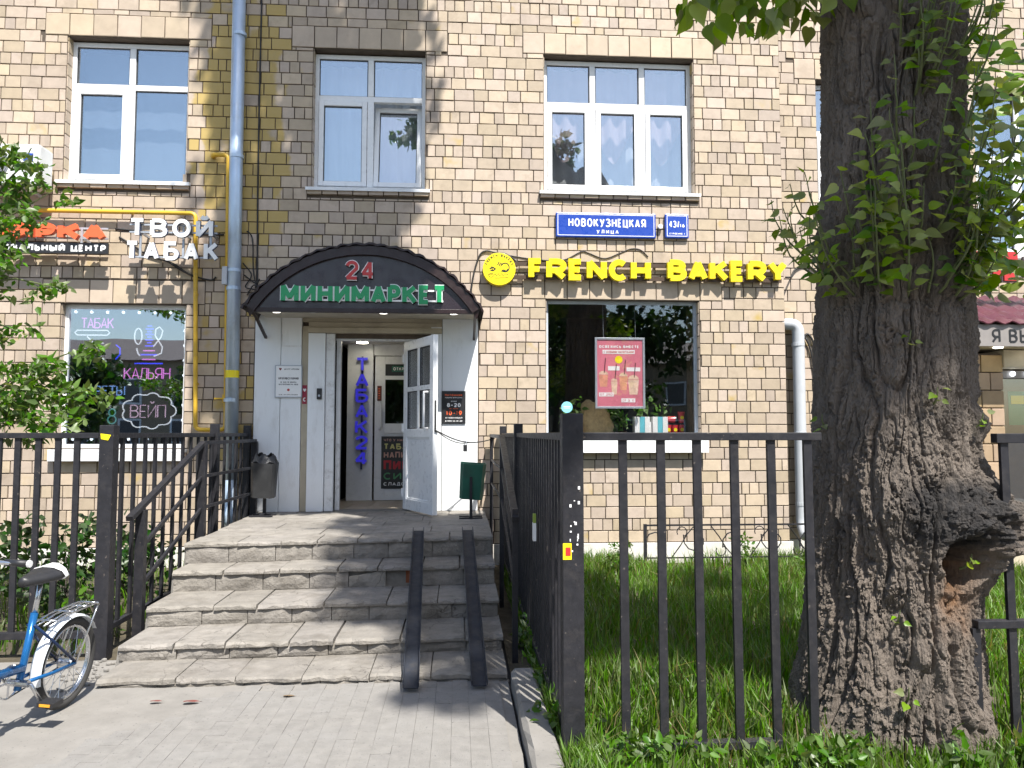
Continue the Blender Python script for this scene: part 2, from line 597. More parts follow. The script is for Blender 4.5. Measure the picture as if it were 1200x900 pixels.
# ================================================================== materials in use
def brick_material(name):
    m = mat(name, (0.432, 0.352, 0.268), rough=0.62, var=0.10, scale=9, bump=0.25, bscale=60, dist=0.003, island=0.15,
            dirt=(0.24, 0.185, 0.13), dirt_amt=0.36, dirt_scale=3.2, coords='POS')
    # ochre paint splashed over the bricks beside the downpipe: a stain with its own shape, brick by brick
    nt = m.node_tree
    N, L = nt.nodes, nt.links
    b = N['Principled BSDF']
    src = b.inputs['Base Color'].links[0].from_socket
    geo = N.new('ShaderNodeNewGeometry')
    sp = N.new('ShaderNodeSeparateXYZ')
    L.new(geo.outputs['Position'], sp.inputs[0])
    def mr(v, a, bb, c, d):
        n = N.new('ShaderNodeMapRange')
        n.interpolation_type = 'SMOOTHSTEP'
        n.inputs[1].default_value, n.inputs[2].default_value, n.inputs[3].default_value, n.inputs[4].default_value = a, bb, c, d
        L.new(v, n.inputs[0])
        return n.outputs[0]
    def mu(op, a, bb):
        n = N.new('ShaderNodeMath')
        n.operation = op
        for k, v in enumerate((a, bb)):
            if isinstance(v, (int, float)):
                n.inputs[k].default_value = v
            else:
                L.new(v, n.inputs[k])
        return n.outputs[0]
    band = mu('MULTIPLY', mr(sp.outputs['X'], -3.45, -3.0, 0, 1), mr(sp.outputs['X'], -2.45, -1.95, 1, 0))
    tall = mu('MULTIPLY', mr(sp.outputs['Z'], 3.2, 5.2, 0.22, 0.9), mr(sp.outputs['Z'], 6.4, 7.5, 1, 0.2))
    oi = N.new('ShaderNodeObjectInfo')
    rnd = mu('FRACT', mu('ADD', mu('MULTIPLY', oi.outputs['Random'], 3.7), mu('MULTIPLY', geo.outputs['Random Per Island'], 5.0)), 0)
    nz = N.new('ShaderNodeTexNoise')
    nz.inputs['Scale'].default_value = 5
    L.new(geo.outputs['Position'], nz.inputs[0])
    lim = mu('ADD', mu('MULTIPLY', band, tall), mu('MULTIPLY', mu('SUBTRACT', nz.outputs[0], 0.5), 0.5))
    f = mr(mu('SUBTRACT', lim, rnd), -0.02, 0.12, 0, 0.9)
    mx = N.new('ShaderNodeMixRGB')
    L.new(f, mx.inputs[0])
    L.new(src, mx.inputs[1])
    mx.inputs[2].default_value = (0.42, 0.30, 0.085, 1)
    soot = N.new('ShaderNodeTexNoise')
    soot.inputs['Scale'].default_value = 0.9
    soot.inputs['Detail'].default_value = 7
    soot.inputs['Roughness'].default_value = 0.7
    mps = N.new('ShaderNodeMapping')
    mps.inputs['Scale'].default_value = (1.6, 1, .55)
    L.new(geo.outputs['Position'], mps.inputs[0])
    L.new(mps.outputs[0], soot.inputs[0])
    m2 = N.new('ShaderNodeMixRGB')
    L.new(mr(mu('ADD', soot.outputs[0], mu('MULTIPLY', mu('SUBTRACT', rnd, .5), .12)), 0.56, .76, 0, .5), m2.inputs[0])
    L.new(mx.outputs[0], m2.inputs[1])
    m2.inputs[2].default_value = (.19, .16, .135, 1)
    L.new(m2.outputs[0], b.inputs['Base Color'])
    return m

BRICK = brick_material('glazed_brick')
mat('lintel_block', (0.455, 0.37, 0.275), rough=0.6, var=0.1, scale=6, bump=0.2, bscale=50, island=0.10, dirt=(0.30, 0.23, 0.17), dirt_amt=0.4, coords='POS')
mat('mortar', (0.10, 0.078, 0.06), rough=0.95, var=0.3, scale=8, bump=0.4, bscale=90, coords='POS')
mat('plinth_paint', (0.62, 0.60, 0.56), rough=0.8, var=0.08, dirt=(0.35, 0.31, 0.26), dirt_amt=0.5, dirt_scale=4)
mat('white_panel', (0.74, 0.76, 0.78), rough=0.45, var=0.04, scale=3, bump=0.08, bscale=14, dirt=(0.46, 0.45, 0.43), dirt_amt=0.32, dirt_scale=5, coords='POS', stretch=(1, 1, 0.35))
mat('white_plastic', (0.80, 0.81, 0.82), rough=0.32, var=0.03, bump=0.04, dirt=(0.55, 0.53, 0.50), dirt_amt=0.18, dirt_scale=7)
mat('white_worn', (0.70, 0.71, 0.72), rough=0.5, var=0.06, bump=0.15, dirt=(0.30, 0.28, 0.26), dirt_amt=0.42, dirt_scale=9)
mat('beige_trim', (0.42, 0.37, 0.28), rough=0.7, var=0.1, dirt=(0.25, 0.21, 0.16), dirt_amt=0.4)
mat('sill_metal', (0.72, 0.73, 0.74), rough=0.4, metal=0.1, var=0.06, dirt=(0.40, 0.38, 0.36), dirt_amt=0.3)
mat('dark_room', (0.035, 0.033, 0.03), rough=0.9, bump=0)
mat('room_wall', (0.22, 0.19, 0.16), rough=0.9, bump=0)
mat('curtain_pink', (0.68, 0.56, 0.58), rough=0.9, var=0.15, scale=3, bump=0.1)
mat('curtain_white', (0.72, 0.76, 0.80), rough=0.9, var=0.1, scale=3, bump=0.1)
mat('blind_blue', (0.20, 0.26, 0.34), rough=0.8, var=0.05, bump=0.03)
mat('rubber_seal', (0.03, 0.03, 0.033), rough=0.7, bump=0.05)
GL_UP = glass('window_glass', tint=(.84, .93, 1.0), refl=0.30, thru=0.95)
GL_SHOP = glass('shop_glass', refl=0.10, thru=0.97, waver=0.012)
GL_TOB = glass('tinted_glass', tint=(0.8, 0.9, 1.0), refl=0.36, thru=0.8, waver=0.012)
GL_IN = glass('door_glass', refl=0.12, thru=0.8)
mat('stone', (0.235, 0.217, 0.193), rough=0.88, var=0.22, scale=7, bump=0.8, bscale=26, dist=0.02, island=0.08,
    dirt=(0.135, 0.12, 0.10), dirt_amt=0.5, dirt_scale=4, coords='POS', cracks=(5.5, .022))
mat('stone_bed', (0.17, 0.155, 0.135), rough=0.95, var=0.3, scale=10, bump=0.6, bscale=30, dist=0.01, coords='POS')
mat('paver', (0.21, 0.20, 0.186), rough=0.92, var=0.16, scale=12, bump=0.7, bscale=120, dist=0.006, island=0.03,
    dirt=(0.225, 0.217, 0.205), dirt_amt=0.6, dirt_scale=2.2, coords='POS', spots=((.135, .13, .125), 70, .655))
mat('sand_joint', (0.235, 0.22, 0.20), rough=0.95, var=0.18, scale=9, bump=0.5, bscale=90, coords='POS')
mat('concrete', (0.215, 0.203, 0.186), rough=0.92, var=0.15, scale=4, bump=0.5, bscale=45, dist=0.006, dirt=(0.165, 0.155, 0.14), dirt_amt=0.45, coords='POS', spots=((.13, .125, .118), 60, .665))
mat('asphalt', (0.055, 0.055, 0.057), rough=0.95, var=0.25, scale=8, bump=0.5, bscale=140, coords='POS')
mat('soil', (0.075, 0.062, 0.04), rough=0.98, var=0.4, scale=6, bump=0.8, bscale=40, dist=0.02, dirt=(0.16, 0.13, 0.085), dirt_amt=0.5, coords='POS')
mat('interior_tile', (0.40, 0.34, 0.27), rough=0.5, var=0.1, dirt=(0.2, 0.17, 0.14), dirt_amt=0.4)
mat('black_iron', (0.018, 0.018, 0.022), rough=0.5, var=0.3, scale=14, bump=0.35, bscale=55, dist=0.003, dirt=(0.038, 0.035, 0.036), dirt_amt=0.5, dirt_scale=16, spec=.35, coords='POS', spots=((0.10, 0.085, 0.075), 34, 0.69))
mat('galvanised', (0.50, 0.60, 0.72), rough=0.42, metal=0.5, var=0.12, scale=3, bump=0.08, dirt=(0.30, 0.32, 0.33), dirt_amt=0.35)
mat('grey_paint', (0.46, 0.48, 0.51), rough=0.5, var=0.06, bump=0.1, dirt=(0.3, 0.3, 0.3), dirt_amt=0.3)
mat('gas_yellow', (0.62, 0.38, 0.03), rough=0.42, var=0.12, scale=5, bump=0.1, dirt=(0.33, 0.2, 0.05), dirt_amt=0.35, dirt_scale=8)
mat('black_cable', (0.018, 0.017, 0.017), rough=0.6, bump=0.05)

# ================================================================== ground, pavement, lawn
g = MB()
g.add([(-600, -600, -0.06), (600, -600, -0.06), (600, 600, -0.06), (-600, 600, -0.06)], [(0, 1, 2, 3)])
structure(g.build('ground', 'asphalt'))

def sheet(name, x0, x1, y0, y1, z, m, step=0.25, amp=0.01, seed=1):
    nx, ny = max(2, int((x1 - x0) / step)), max(2, int((y1 - y0) / step))
    X, Y = np.meshgrid(np.linspace(x0, x1, nx + 1), np.linspace(y0, y1, ny + 1), indexing='ij')
    Z = z + amp * (fbm(X * 1.7 + 31, Y * 1.7 + 17, seed) - 0.5) * 2
    V = np.stack([X, Y, Z], -1).reshape(-1, 3)
    i = np.arange((nx + 1) * (ny + 1)).reshape(nx + 1, ny + 1)
    F = np.stack([i[:-1, :-1], i[1:, :-1], i[1:, 1:], i[:-1, 1:]], -1).reshape(-1, 4)
    return structure(link(name, np_mesh(name, V, F, True), m))

# the dusty concrete apron and the bed that the pavers lie in
sheet('pavement', -14, 0.33, -16.0, -3.86, -0.004, 'concrete', 0.3, 0.006, 3)
sheet('pavement_bed', 0.33, 14, -16.0, -6.35, -0.03, 'concrete', 0.5, 0.004, 8)
sheet('lawn', 0.36, 12, -6.35, 0.1, -0.012, 'soil', 0.12, 0.028, 5)
sheet('planting_bed', -14, -2.40, -3.86, 0.1, -0.012, 'soil', 0.2, 0.03, 6)

# worn pavers: single pieces where they can be told apart, the rest one mass
pv = thing('paved_walk', 'worn grey brick pavers dusted with sand at the foot of the stairs', 'paving', (-0.9, -5.2, 0))
PV_L, PV_W = 0.2, 0.1
def paver_mesh():
    mb = MB()
    a, b, h, c = PV_W / 2 - 0.0005, PV_L / 2 - 0.0005, 0.008, 0.0007
    mb.add([(-a, -b, -h), (a, -b, -h), (a, b, -h), (-a, b, -h), (-a, -b, -c), (a, -b, -c), (a, b, -c), (-a, b, -c), (-a + c, -b + c, 0), (a - c, -b + c, 0), (a - c, b - c, 0), (-a + c, b - c, 0)],
           [(0, 1, 5, 4), (1, 2, 6, 5), (2, 3, 7, 6), (3, 0, 4, 7), (4, 5, 9, 8), (5, 6, 10, 9), (6, 7, 11, 10), (7, 4, 8, 11), (8, 9, 10, 11)])
    return mb.mesh('paver')
pme = paver_mesh()
pme.materials.append(MATS['paver'])
spots = []
for i in range(int(2.55 / PV_W)):
    x = 0.27 - (i + 0.5) * PV_W
    for j in range(18):
        y = -4.42 - (j + 0.5 + (0.5 if i % 2 else 0)) * PV_L
        if y > -4.6 and x < -0.6:
            continue                                 # dust covers the rows along the lowest step
        if x < -1.15 - 1.2 * (-(y + 4.3)) * 0.55 + 0.0:
            continue                                 # ... and the corner towards the bicycle
        spots.append((x, y))
spots.sort(key=lambda p: -p[1])
big = MB()
pv_src = [tuple(v.co) for v in pme.vertices], [tuple(p.vertices) for p in pme.polygons]
for k, (x, y) in enumerate(spots):
    z = 0.0035 + 0.0016 * math.sin(x * 9 + y * 5) + rng.uniform(-0.0006, 0.0006)
    if k < 290:
        o = link('paver', pme, None, pv, loc=(x, y, z), rot=(rng.uniform(-.006, .006), rng.uniform(-.006, .006), rng.uniform(-.006, .006)))
    else:
        big.add([(vx + x, vy + y, vz + z) for vx, vy, vz in pv_src[0]], pv_src[1])
big.build('paver_rest', 'paver', pv, kind='stuff')
MB().add([(-2.35, -8.2, -0.0005), (0.28, -8.2, -0.0005), (0.28, -4.36, -0.0005), (-2.35, -4.36, -0.0005)], [(0, 1, 2, 3)])

# kerb stones between walk and lawn strip
kb = thing('kerb', 'rough pale kerb stones edging the grass strip beside the walk', 'kerb', (0.42, -5.2, 0))
yy = -4.58
for L_ in (0.62, 0.98, 1.0, 1.0):
    mb = MB()
    n = 7
    x0, x1 = 0.345, 0.50
    rows = []
    for i in range(n):
        t = yy - L_ * i / (n - 1) * 0.995
        j = lambda a: rng.uniform(-a, a)
        rows.append([(x0 + j(.004), t, -0.05), (x0 + j(.004), t, 0.075 + j(.005)), (x0 + 0.02 + j(.006), t, 0.10 + j(.006)), (x1 - 0.02 + j(.008), t, 0.098 + j(.006)), (x1 + j(.006), t, 0.07 + j(.006)), (x1, t, -0.05)])
    vv = [p for r in rows for p in r]
    ff = [(i * 6 + k, i * 6 + k + 1, i * 6 + 7 + k, i * 6 + 6 + k) for i in range(n - 1) for k in range(5)]
    ff += [tuple(range(6)), tuple(range(6 * n - 1, 6 * n - 7, -1))]
    mb.add(vv, ff)
    mb.build('kerb_stone', 'concrete', kb)
    yy -= L_ + 0.012

# ================================================================== entrance stairs
st = thing('entrance_stairs', 'worn stone-clad entrance stairs of five steps with cracked slabs', 'stairs', (-1.0, -3.4, 0))
XL, XR = -2.36, 0.33
YL = [-4.47, -4.10, -3.60, -3.07, -2.70]
YR = [-4.50, -4.00, -3.45, -2.88, -2.38]
ZS = [0.05, 0.16, 0.305, 0.475, 0.65]
XLs = [-2.27, -2.31, -2.32, -2.33, -2.36]
def ylerp(k, x, off=0.0):
    t = (x - XL) / (XR - XL)
    return YL[k] + (YR[k] - YL[k]) * t + off
core = MB()
for k in range(5):
    zl, zb = ZS[k] - 0.03, (ZS[k - 1] - 0.06 if k else -0.05)
    xl = XLs[k] + 0.03
    a = [(xl, ylerp(k, xl, 0.04)), (XR - 0.01, ylerp(k, XR, 0.04)), (XR - 0.01, -0.002), (xl, -0.002)]
    core.add([(x, y, zb) for x, y in a] + [(x, y, zl) for x, y in a], [(0, 3, 2, 1), (4, 5, 6, 7), (0, 1, 5, 4), (1, 2, 6, 5), (2, 3, 7, 6), (3, 0, 4, 7)])
core.build('core', 'stone_bed', st)

def slab(name, quad, z0, z1, chip=0.006, n=8, drop=0.0, tilt=0.0, nose=0.0):
    """a stone slab over a quad (four xy corners, front-left, front-right, back-right, back-left) with an uneven edge"""
    fl, fr, br, bl = [Vector((*p, 0)) for p in quad]
    rows = []
    mb = MB()
    for i in range(n + 1):
        t = i / n
        f, b = fl.lerp(fr, t), bl.lerp(br, t)
        jj = rng.uniform(-chip, chip)
        f = f + (f - b).normalized() * jj
        dz = rng.uniform(-0.0025, 0.0025) + tilt * (t - 0.5)
        r = rng.uniform(0.005, 0.024)
        d = (f - b).normalized()
        rows.append([(f.x, f.y, z0), (f.x, f.y, z1 - r + dz), (f.x - d.x * r, f.y - d.y * r, z1 + dz), (b.x, b.y, z1 + dz * 0.5), (b.x, b.y, z0)])
    vv = [p for r in rows for p in r]
    ff = [(i * 5 + k, i * 5 + (k + 1) % 5, i * 5 + 5 + (k + 1) % 5, i * 5 + 5 + k) for i in range(n) for k in range(5)]
    ff += [(0, 1, 2, 3, 4), tuple(n * 5 + k for k in (4, 3, 2, 1, 0))]
    mb.add(vv, ff)
    return mb.build(name, 'stone', st)

def riser_slab(k, xa, xb, z0, z1, y_off, broken=False):
    """facing slab of a riser, with a faintly hewn face"""
    ya, yb = ylerp(k, xa, 0.006 + y_off), ylerp(k, xb, 0.006 + y_off)
    n, m = 5, 4
    vv, ff = [], []
    for j in range(m):
        for i in range(n):
            t, s = i / (n - 1), j / (m - 1)
            e = 0.004 if 0 < i < n - 1 and 0 < j < m - 1 else -0.004
            zz = z0 + (z1 - z0) * s
            if broken and j == m - 1:
                zz -= 0.045 * (1 - t)
            vv.append((xa + (xb - xa) * t, ya + (yb - ya) * t - e + rng.uniform(-.003, .003), zz))
    b0 = len(vv)
    for j in range(m):
        for i in range(n):
            x, y, z = vv[j * n + i]
            vv.append((x, ya + (yb - ya) * i / (n - 1) + 0.03, z))
    for j in range(m - 1):
        for i in range(n - 1):
            q = (j * n + i, j * n + i + 1, (j + 1) * n + i + 1, (j + 1) * n + i)
            ff += [q, tuple(b0 + v for v in reversed(q))]
    for i in range(n - 1):
        ff += [(i, b0 + i, b0 + i + 1, i + 1), ((m - 1) * n + i, (m - 1) * n + i + 1, b0 + (m - 1) * n + i + 1, b0 + (m - 1) * n + i)]
    for j in range(m - 1):
        ff += [(j * n, (j + 1) * n, b0 + (j + 1) * n, b0 + j * n), (j * n + n - 1, b0 + j * n + n - 1, b0 + (j + 1) * n + n - 1, (j + 1) * n + n - 1)]
    MB().add(vv, ff).build('riser_slab', 'stone', st)

for k in range(5):
    xl = XLs[k]
    # riser
    z0 = ZS[k - 1] + 0.002 if k else -0.02
    z1 = ZS[k] - 0.034
    x = xl + 0.012
    first = True
    while x < XR - 0.05:
        w = rng.uniform(0.26, 0.40) if k else rng.uniform(0.35, 0.55)
        xb = min(x + w, XR - 0.01)
        if XR - xb < 0.14:
            xb = XR - 0.01
        if k == 3 and x < -0.42 < xb:
            # the slab that has come off, showing the red brick inside
            mb = MB().box(x + 0.05, xb - 0.02, ylerp(3, x, 0.052), ylerp(3, x, 0.13), z0 + 0.02, z1 - 0.012)
            mb.build('core_brick', mat('red_core_brick', (0.22, 0.07, 0.03), rough=0.9, var=0.3, bump=0.5), st)
            x = xb + 0.008
            continue
        riser_slab(k, x, xb - 0.006, z0, z1, rng.uniform(-.002, .006), broken=(k == 3 and -1.0 < x < -0.6))
        x = xb
    # treads
    back = (lambda xx: ylerp(k + 1, xx, 0.06)) if k < 4 else (lambda xx: ylerp(4, xx, 0.42))
    x = xl
    while x < XR - 0.02:
        w = rng.uniform(0.30, 0.5)
        xb = min(x + w, XR)
        if XR - xb < 0.18:
            xb = XR
        g_ = 0.004 + rng.choice((0, 0, 0.004))
        skew = rng.uniform(-0.02, 0.05) if (x > xl and xb < XR) else 0
        slab('tread_slab', [(x + g_, ylerp(k, x, -0.010)), (xb - g_, ylerp(k, xb, -0.010)), (xb - g_ + skew * 0, back(xb)), (x + g_, back(x))],
             ZS[k] - 0.034, ZS[k] + rng.uniform(-0.004, 0.004), chip=0.011 if k else 0.014, tilt=rng.uniform(-.006, .006))
        x = xb
# landing slabs up to the door
ya = [0.42, 0.92, 1.42, 1.92]
for r_ in range(5):
    x = XLs[4] - (0.04 if r_ > 1 else 0)
    while x < XR - 0.02:
        w = rng.uniform(0.42, 0.56)
        xb = min(x + w, XR)
        if XR - xb < 0.2:
            xb = XR
        f0 = lambda xx: min(ylerp(4, xx, 0.42 + 0.5 * r_), -0.01)
        f1 = lambda xx: min(ylerp(4, xx, 0.42 + 0.5 * (r_ + 1)), -0.004)
        if f1(x) - f0(x) > 0.05 or f1(xb) - f0(xb) > 0.05:
            slab('landing_slab', [(x + .003, f0(x) + .003), (xb - .003, f0(xb) + .003), (xb - .003, f1(xb) - .003), (x + .003, f1(x) - .003)], ZS[4] - 0.034, ZS[4] + rng.uniform(-0.004, 0.003), chip=0.002, tilt=rng.uniform(-.004, .004))
        x = xb
# rough mortar flank and rubble at the foot
fl = MB()
for k in range(5):
    zt = ZS[k] - 0.036
    fl.add([(XLs[k] - 0.02, ylerp(k, XL, 0.02), -0.05), (XLs[k] + 0.028, ylerp(k, XL, 0.02), -0.05), (XLs[k] + 0.028, ylerp(k, XL, 0.02), zt), (XLs[k] - 0.0, ylerp(k, XL, 0.02), zt),
            (XLs[k] - 0.02, -0.05, -0.05), (XLs[k] + 0.028, -0.05, -0.05), (XLs[k] + 0.028, -0.05, zt), (XLs[k], -0.05, zt)],
           [(0, 1, 2, 3), (4, 7, 6, 5), (0, 3, 7, 4), (3, 2, 6, 7), (1, 5, 6, 2)])
fl.build('flank', 'concrete', st)
rb = thing('rubble', 'crumbled mortar and small stones at the foot of the stairs flank', 'rubble', (-2.4, -4.3, 0))
mb = MB()
for i in range(70):
    x, y = -2.42 + rng.gauss(0, .09), -4.15 + rng.gauss(0, .2)
    s = rng.uniform(.006, .022)
    mb.ball((x, y, s * .3), s, 5, 3, (1, rng.uniform(.6, 1.2), .6))
mb.build('rubble_bits', 'concrete', rb, kind='stuff')

# two steel channels as a ramp for prams
for nm, xa, xb, ya_, yb_ in (('a', -0.285, -0.36, -4.72, -2.42), ('b', 0.14, 0.09, -4.70, -2.40)):
    lab = 'dark steel ramp channel laid over the open red-brick gap in the stairs' if nm == 'a' else 'dark steel ramp channel along the stairs edge by the side fence'
    r_ = thing('ramp_channel', lab, 'ramp', (xa, ya_, 0), 'steel ramp channels on the stairs')
    p0, p1 = Vector((xa, ya_, 0.03)), Vector((xb, yb_, 0.705))
    d = (p1 - p0).normalized()
    a = d.cross(Vector((0, 0, 1))).normalized()
    u = a.cross(d)
    w = 0.044
    MB().bar(p0, p1, 2 * w, 0.006, u).build('web', mat('ramp_steel', (.022, .026, .036), rough=.62, var=.25, bump=.3, bscale=60, dirt=(.06, .055, .05), dirt_amt=.4, dirt_scale=9, coords='POS', spec=.3), r_)
    for s_ in (-1, 1):
        MB().bar(p0 + a * s_ * (w + 0.004) + u * 0.02, p1 + a * s_ * (w + 0.004) + u * 0.02, 0.006, 0.032, u).build('flange', 'ramp_steel', r_)
# ================================================================== the brick apartment building
bld = thing('apartment_building', 'cream glazed brick apartment house with shops on its ground floor', 'building', (0, 0, 0))
SEAM = 4.21                      # right of this the wall steps back
RY = 0.16
WX0, WX1, WZ1 = -7.6, 9.5, 8.1
OPEN = {'u1': (-4.85, -3.38, 4.70, 6.53), 'u2': (-1.85, -0.43, 4.68, 6.48), 'u3': (1.08, 3.05, 4.70, 6.50),
        'l1': (-4.81, -3.33, 1.42, 3.18), 'l2': (1.10, 3.08, 1.52, 3.30), 'u4': (4.78, 6.2, 4.62, 6.36), 'u5': (7.0, 8.4, 4.0, 6.3)}
DOOR = (-1.52, -0.34, 0.60, 2.78)
PORT = (-2.50, 0.25, 0.0, 3.12)

def wall_with_holes(x0, x1, z0, z1, y, holes, depth):
    """a wall skin with real reveals"""
    xs = sorted({x0, x1, *[h[0] for h in holes], *[h[1] for h in holes]})
    zs = sorted({z0, z1, *[h[2] for h in holes], *[h[3] for h in holes]})
    mb = MB()
    for a, b in zip(xs, xs[1:]):
        for c, d in zip(zs, zs[1:]):
            mx, mz = (a + b) / 2, (c + d) / 2
            if any(h[0] < mx < h[1] and h[2] < mz < h[3] for h in holes):
                continue
            mb.add([(a, y, c), (b, y, c), (b, y, d), (a, y, d)], [(0, 1, 2, 3)])
    for a, b, c, d in holes:
        Y = y + depth
        mb.add([(a, y, c), (b, y, c), (b, y, d), (a, y, d), (a, Y, c), (b, Y, c), (b, Y, d), (a, Y, d)], [(0, 4, 7, 3), (1, 2, 6, 5), (3, 7, 6, 2), (0, 1, 5, 4)])
    return mb
def no_recalc(mb, name, m, parent):
    me = bpy.data.meshes.new(name)
    me.from_pydata(mb.v, [], mb.f)
    return link(name, me, m, parent)
wl = no_recalc(wall_with_holes(WX0, SEAM, -0.1, WZ1, 0.0, [OPEN[k] for k in ('u1', 'u2', 'u3', 'l1', 'l2')] + [DOOR], 0.32), 'wall', 'mortar', bld)
wr = no_recalc(wall_with_holes(SEAM, WX1, -0.1, WZ1, RY, [OPEN['u4'], OPEN['u5']], 0.3), 'wall', 'mortar', bld)
MB().add([(SEAM, 0, -0.1), (SEAM, RY, -0.1), (SEAM, RY, WZ1), (SEAM, 0, WZ1)], [(0, 1, 2, 3)]).build('wall_return', 'mortar', bld)
# body of the house behind the skin: roof slab, back and ends, so that it is a closed volume
MB().box(WX0, WX1, 0.9, 11, WZ1 - 0.02, WZ1 + 0.3).box(WX0, WX1, 10.7, 11, -0.1, WZ1).box(WX0 - 0.3, WX0, 0.0, 11, -0.1, WZ1 + 0.3).box(WX1, WX1 + 0.3, 0.2, 11, -0.1, WZ1 + 0.3).box(WX0, WX1, 0.34, 0.9, WZ1 - 0.02, WZ1 + 0.3).build('shell', 'mortar', bld)

# ------------------------------------------------ bricks
CH = 0.1475
def lintel_rect(h, ext=0.27, hh=0.28):
    return (h[0] - ext, h[1] + ext, h[3], h[3] + hh)
RECT = [h for k, h in OPEN.items() if k not in ('u4', 'u5')] + [PORT]
LINT = [lintel_rect(OPEN[k]) for k in ('u1', 'u2', 'u3')] + [lintel_rect(OPEN['l1'], 0.22, 0.29), lintel_rect(OPEN['l2'], 0.30, 0.29)]
SILLC = [(OPEN[k][0] - 0.05, OPEN[k][1] + 0.05, OPEN[k][2] - 0.13, OPEN[k][2]) for k in ('u1', 'u2', 'u3', 'l1', 'l2')]
EXCL_L = RECT + LINT + SILLC
EXCL_R = [OPEN['u4'], OPEN['u5'], lintel_rect(OPEN['u4'], 0.3), (OPEN['u4'][0] - .05, OPEN['u4'][1] + .05, OPEN['u4'][2] - .1, OPEN['u4'][2])]

def brick_plan(x0, x1, zb, zt, excl, seed, groups):
    """(x0, x1, z0, z1) of every brick, cut to fit the openings"""
    rg = random.Random(seed)
    out = []
    n = int((zt - zb) / CH)
    row = 0
    heads = set()
    k = 1
    while k < n:
        heads.add(k)
        k += rg.choice(groups)
    for i in range(n):
        a, b = zb + i * CH, zb + (i + 1) * CH
        xs = sorted({x0, x1} | {v for e in excl for v in (e[0], e[1]) if x0 < v < x1 and e[2] < b and e[3] > a})
        segs = []
        for p, q in zip(xs, xs[1:]):
            m = (p + q) / 2
            lo, hi = a, b
            dead = False
            for e in excl:
                if e[0] < m < e[1] and e[2] < b and e[3] > a:
                    if e[2] <= a + 0.012 and e[3] >= b - 0.012:
                        dead = True
                    elif e[2] <= a + 0.012:
                        lo = max(lo, e[3])
                    elif e[3] >= b - 0.012:
                        hi = min(hi, e[2])
                    else:
                        dead = True
            if dead or hi - lo < 0.03:
                continue
            if segs and abs(segs[-1][1] - p) < 1e-6 and segs[-1][2:] == (lo, hi):
                segs[-1] = (segs[-1][0], q, lo, hi)
            else:
                segs.append((p, q, lo, hi))
        header = i in heads
        off = rg.uniform(0, 0.25)
        for p, q, lo, hi in segs:
            w0 = 0.125 if header else 0.25
            x = p - (off % w0) * (0 if p in (SEAM,) else 1)
            while x < q - 0.01:
                w = w0
                if header and rg.random() < 0.14:
                    w = rg.choice((0.155, 0.19, 0.10))
                if not header and rg.random() < 0.2:
                    w = rg.choice((0.125, 0.185, 0.185, 0.165))
                xa, xb = max(x, p), min(x + w, q)
                if q - xb < 0.05:
                    xb = q
                    w = xb - x
                if xb - xa > 0.035:
                    out.append((xa, xb, lo, hi))
                elif out and abs(out[-1][1] - xa) < 1e-6:
                    out[-1] = (out[-1][0], xb, lo, hi)
                x += w
                if xb >= q:
                    break
    return out
GAP = 0.0063
def brick_unit():
    """unit brick: front face at y=-1 (scaled by its projection), softened rim, open back"""
    c = 0.022
    mb = MB()
    mb.v = [(-.5, 0, -.5), (.5, 0, -.5), (.5, 0, .5), (-.5, 0, .5), (-.5, -.86, -.5), (.5, -.86, -.5), (.5, -.86, .5), (-.5, -.86, .5),
            (-.5 + c * .6, -1, -.5 + c), (.5 - c * .6, -1, -.5 + c), (.5 - c * .6, -1, .5 - c), (-.5 + c * .6, -1, .5 - c)]
    mb.f = [(0, 1, 5, 4), (1, 2, 6, 5), (2, 3, 7, 6), (3, 0, 4, 7), (4, 5, 9, 8), (5, 6, 10, 9), (6, 7, 11, 10), (7, 4, 8, 11), (8, 9, 10, 11)]
    return mb
BU = brick_unit()
bme = bpy.data.meshes.new('brick')
bme.from_pydata(BU.v, [], BU.f)
bme.materials.append(BRICK)
def brick_mass(lst, y, name, parent):
    """many bricks as one mesh, each with its own edges, depth and slight tilt"""
    U = np.array(BU.v)
    A = np.array([((a + b) / 2, (c + d) / 2, (b - a) - 2 * GAP, (d - c) - 2 * GAP) for a, b, c, d in lst])
    n = len(A)
    proj = nrg.uniform(0.009, 0.0155, n)
    V = np.empty((n, 12, 3))
    V[:, :, 0] = A[:, None, 0] + U[None, :, 0] * A[:, None, 2]
    V[:, :, 2] = A[:, None, 1] + U[None, :, 2] * A[:, None, 3] + (nrg.uniform(-0.012, 0.012, n)[:, None]) * U[None, :, 0] * A[:, None, 2]
    tx, tz = nrg.uniform(-0.004, 0.004, (2, n))
    V[:, :, 1] = y + U[None, :, 1] * proj[:, None] + (U[None, :, 1] < -0.1) * (tx[:, None] * U[None, :, 0] + tz[:, None] * U[None, :, 2])
    V += nrg.uniform(-0.0016, 0.0016, V.shape) * np.array([1, 0.2, 1])
    F = (np.arange(n)[:, None, None] * 12 + np.array(BU.f)[None]).reshape(-1, 4)
    o = link(name, np_mesh(name, V.reshape(-1, 3), F), BRICK, parent)
    o['kind'] = 'stuff'
    return o
plan = brick_plan(WX0, SEAM, 0.24, WZ1, EXCL_L, 3, (3, 3, 4))
near = []
rest = []
for b_ in plan:
    x, z = (b_[0] + b_[1]) / 2, (b_[2] + b_[3]) / 2
    seen = 0.45 < x < 4.15 and (z > 2.15 or (z > 0.5 and x > 3.2)) and (b_[3] - b_[2]) > 0.12
    (near if seen else rest).append((x * x + 9.6 ** 2 + (z - 1.6) ** 2, b_))
near.sort()
rest += near[300:]
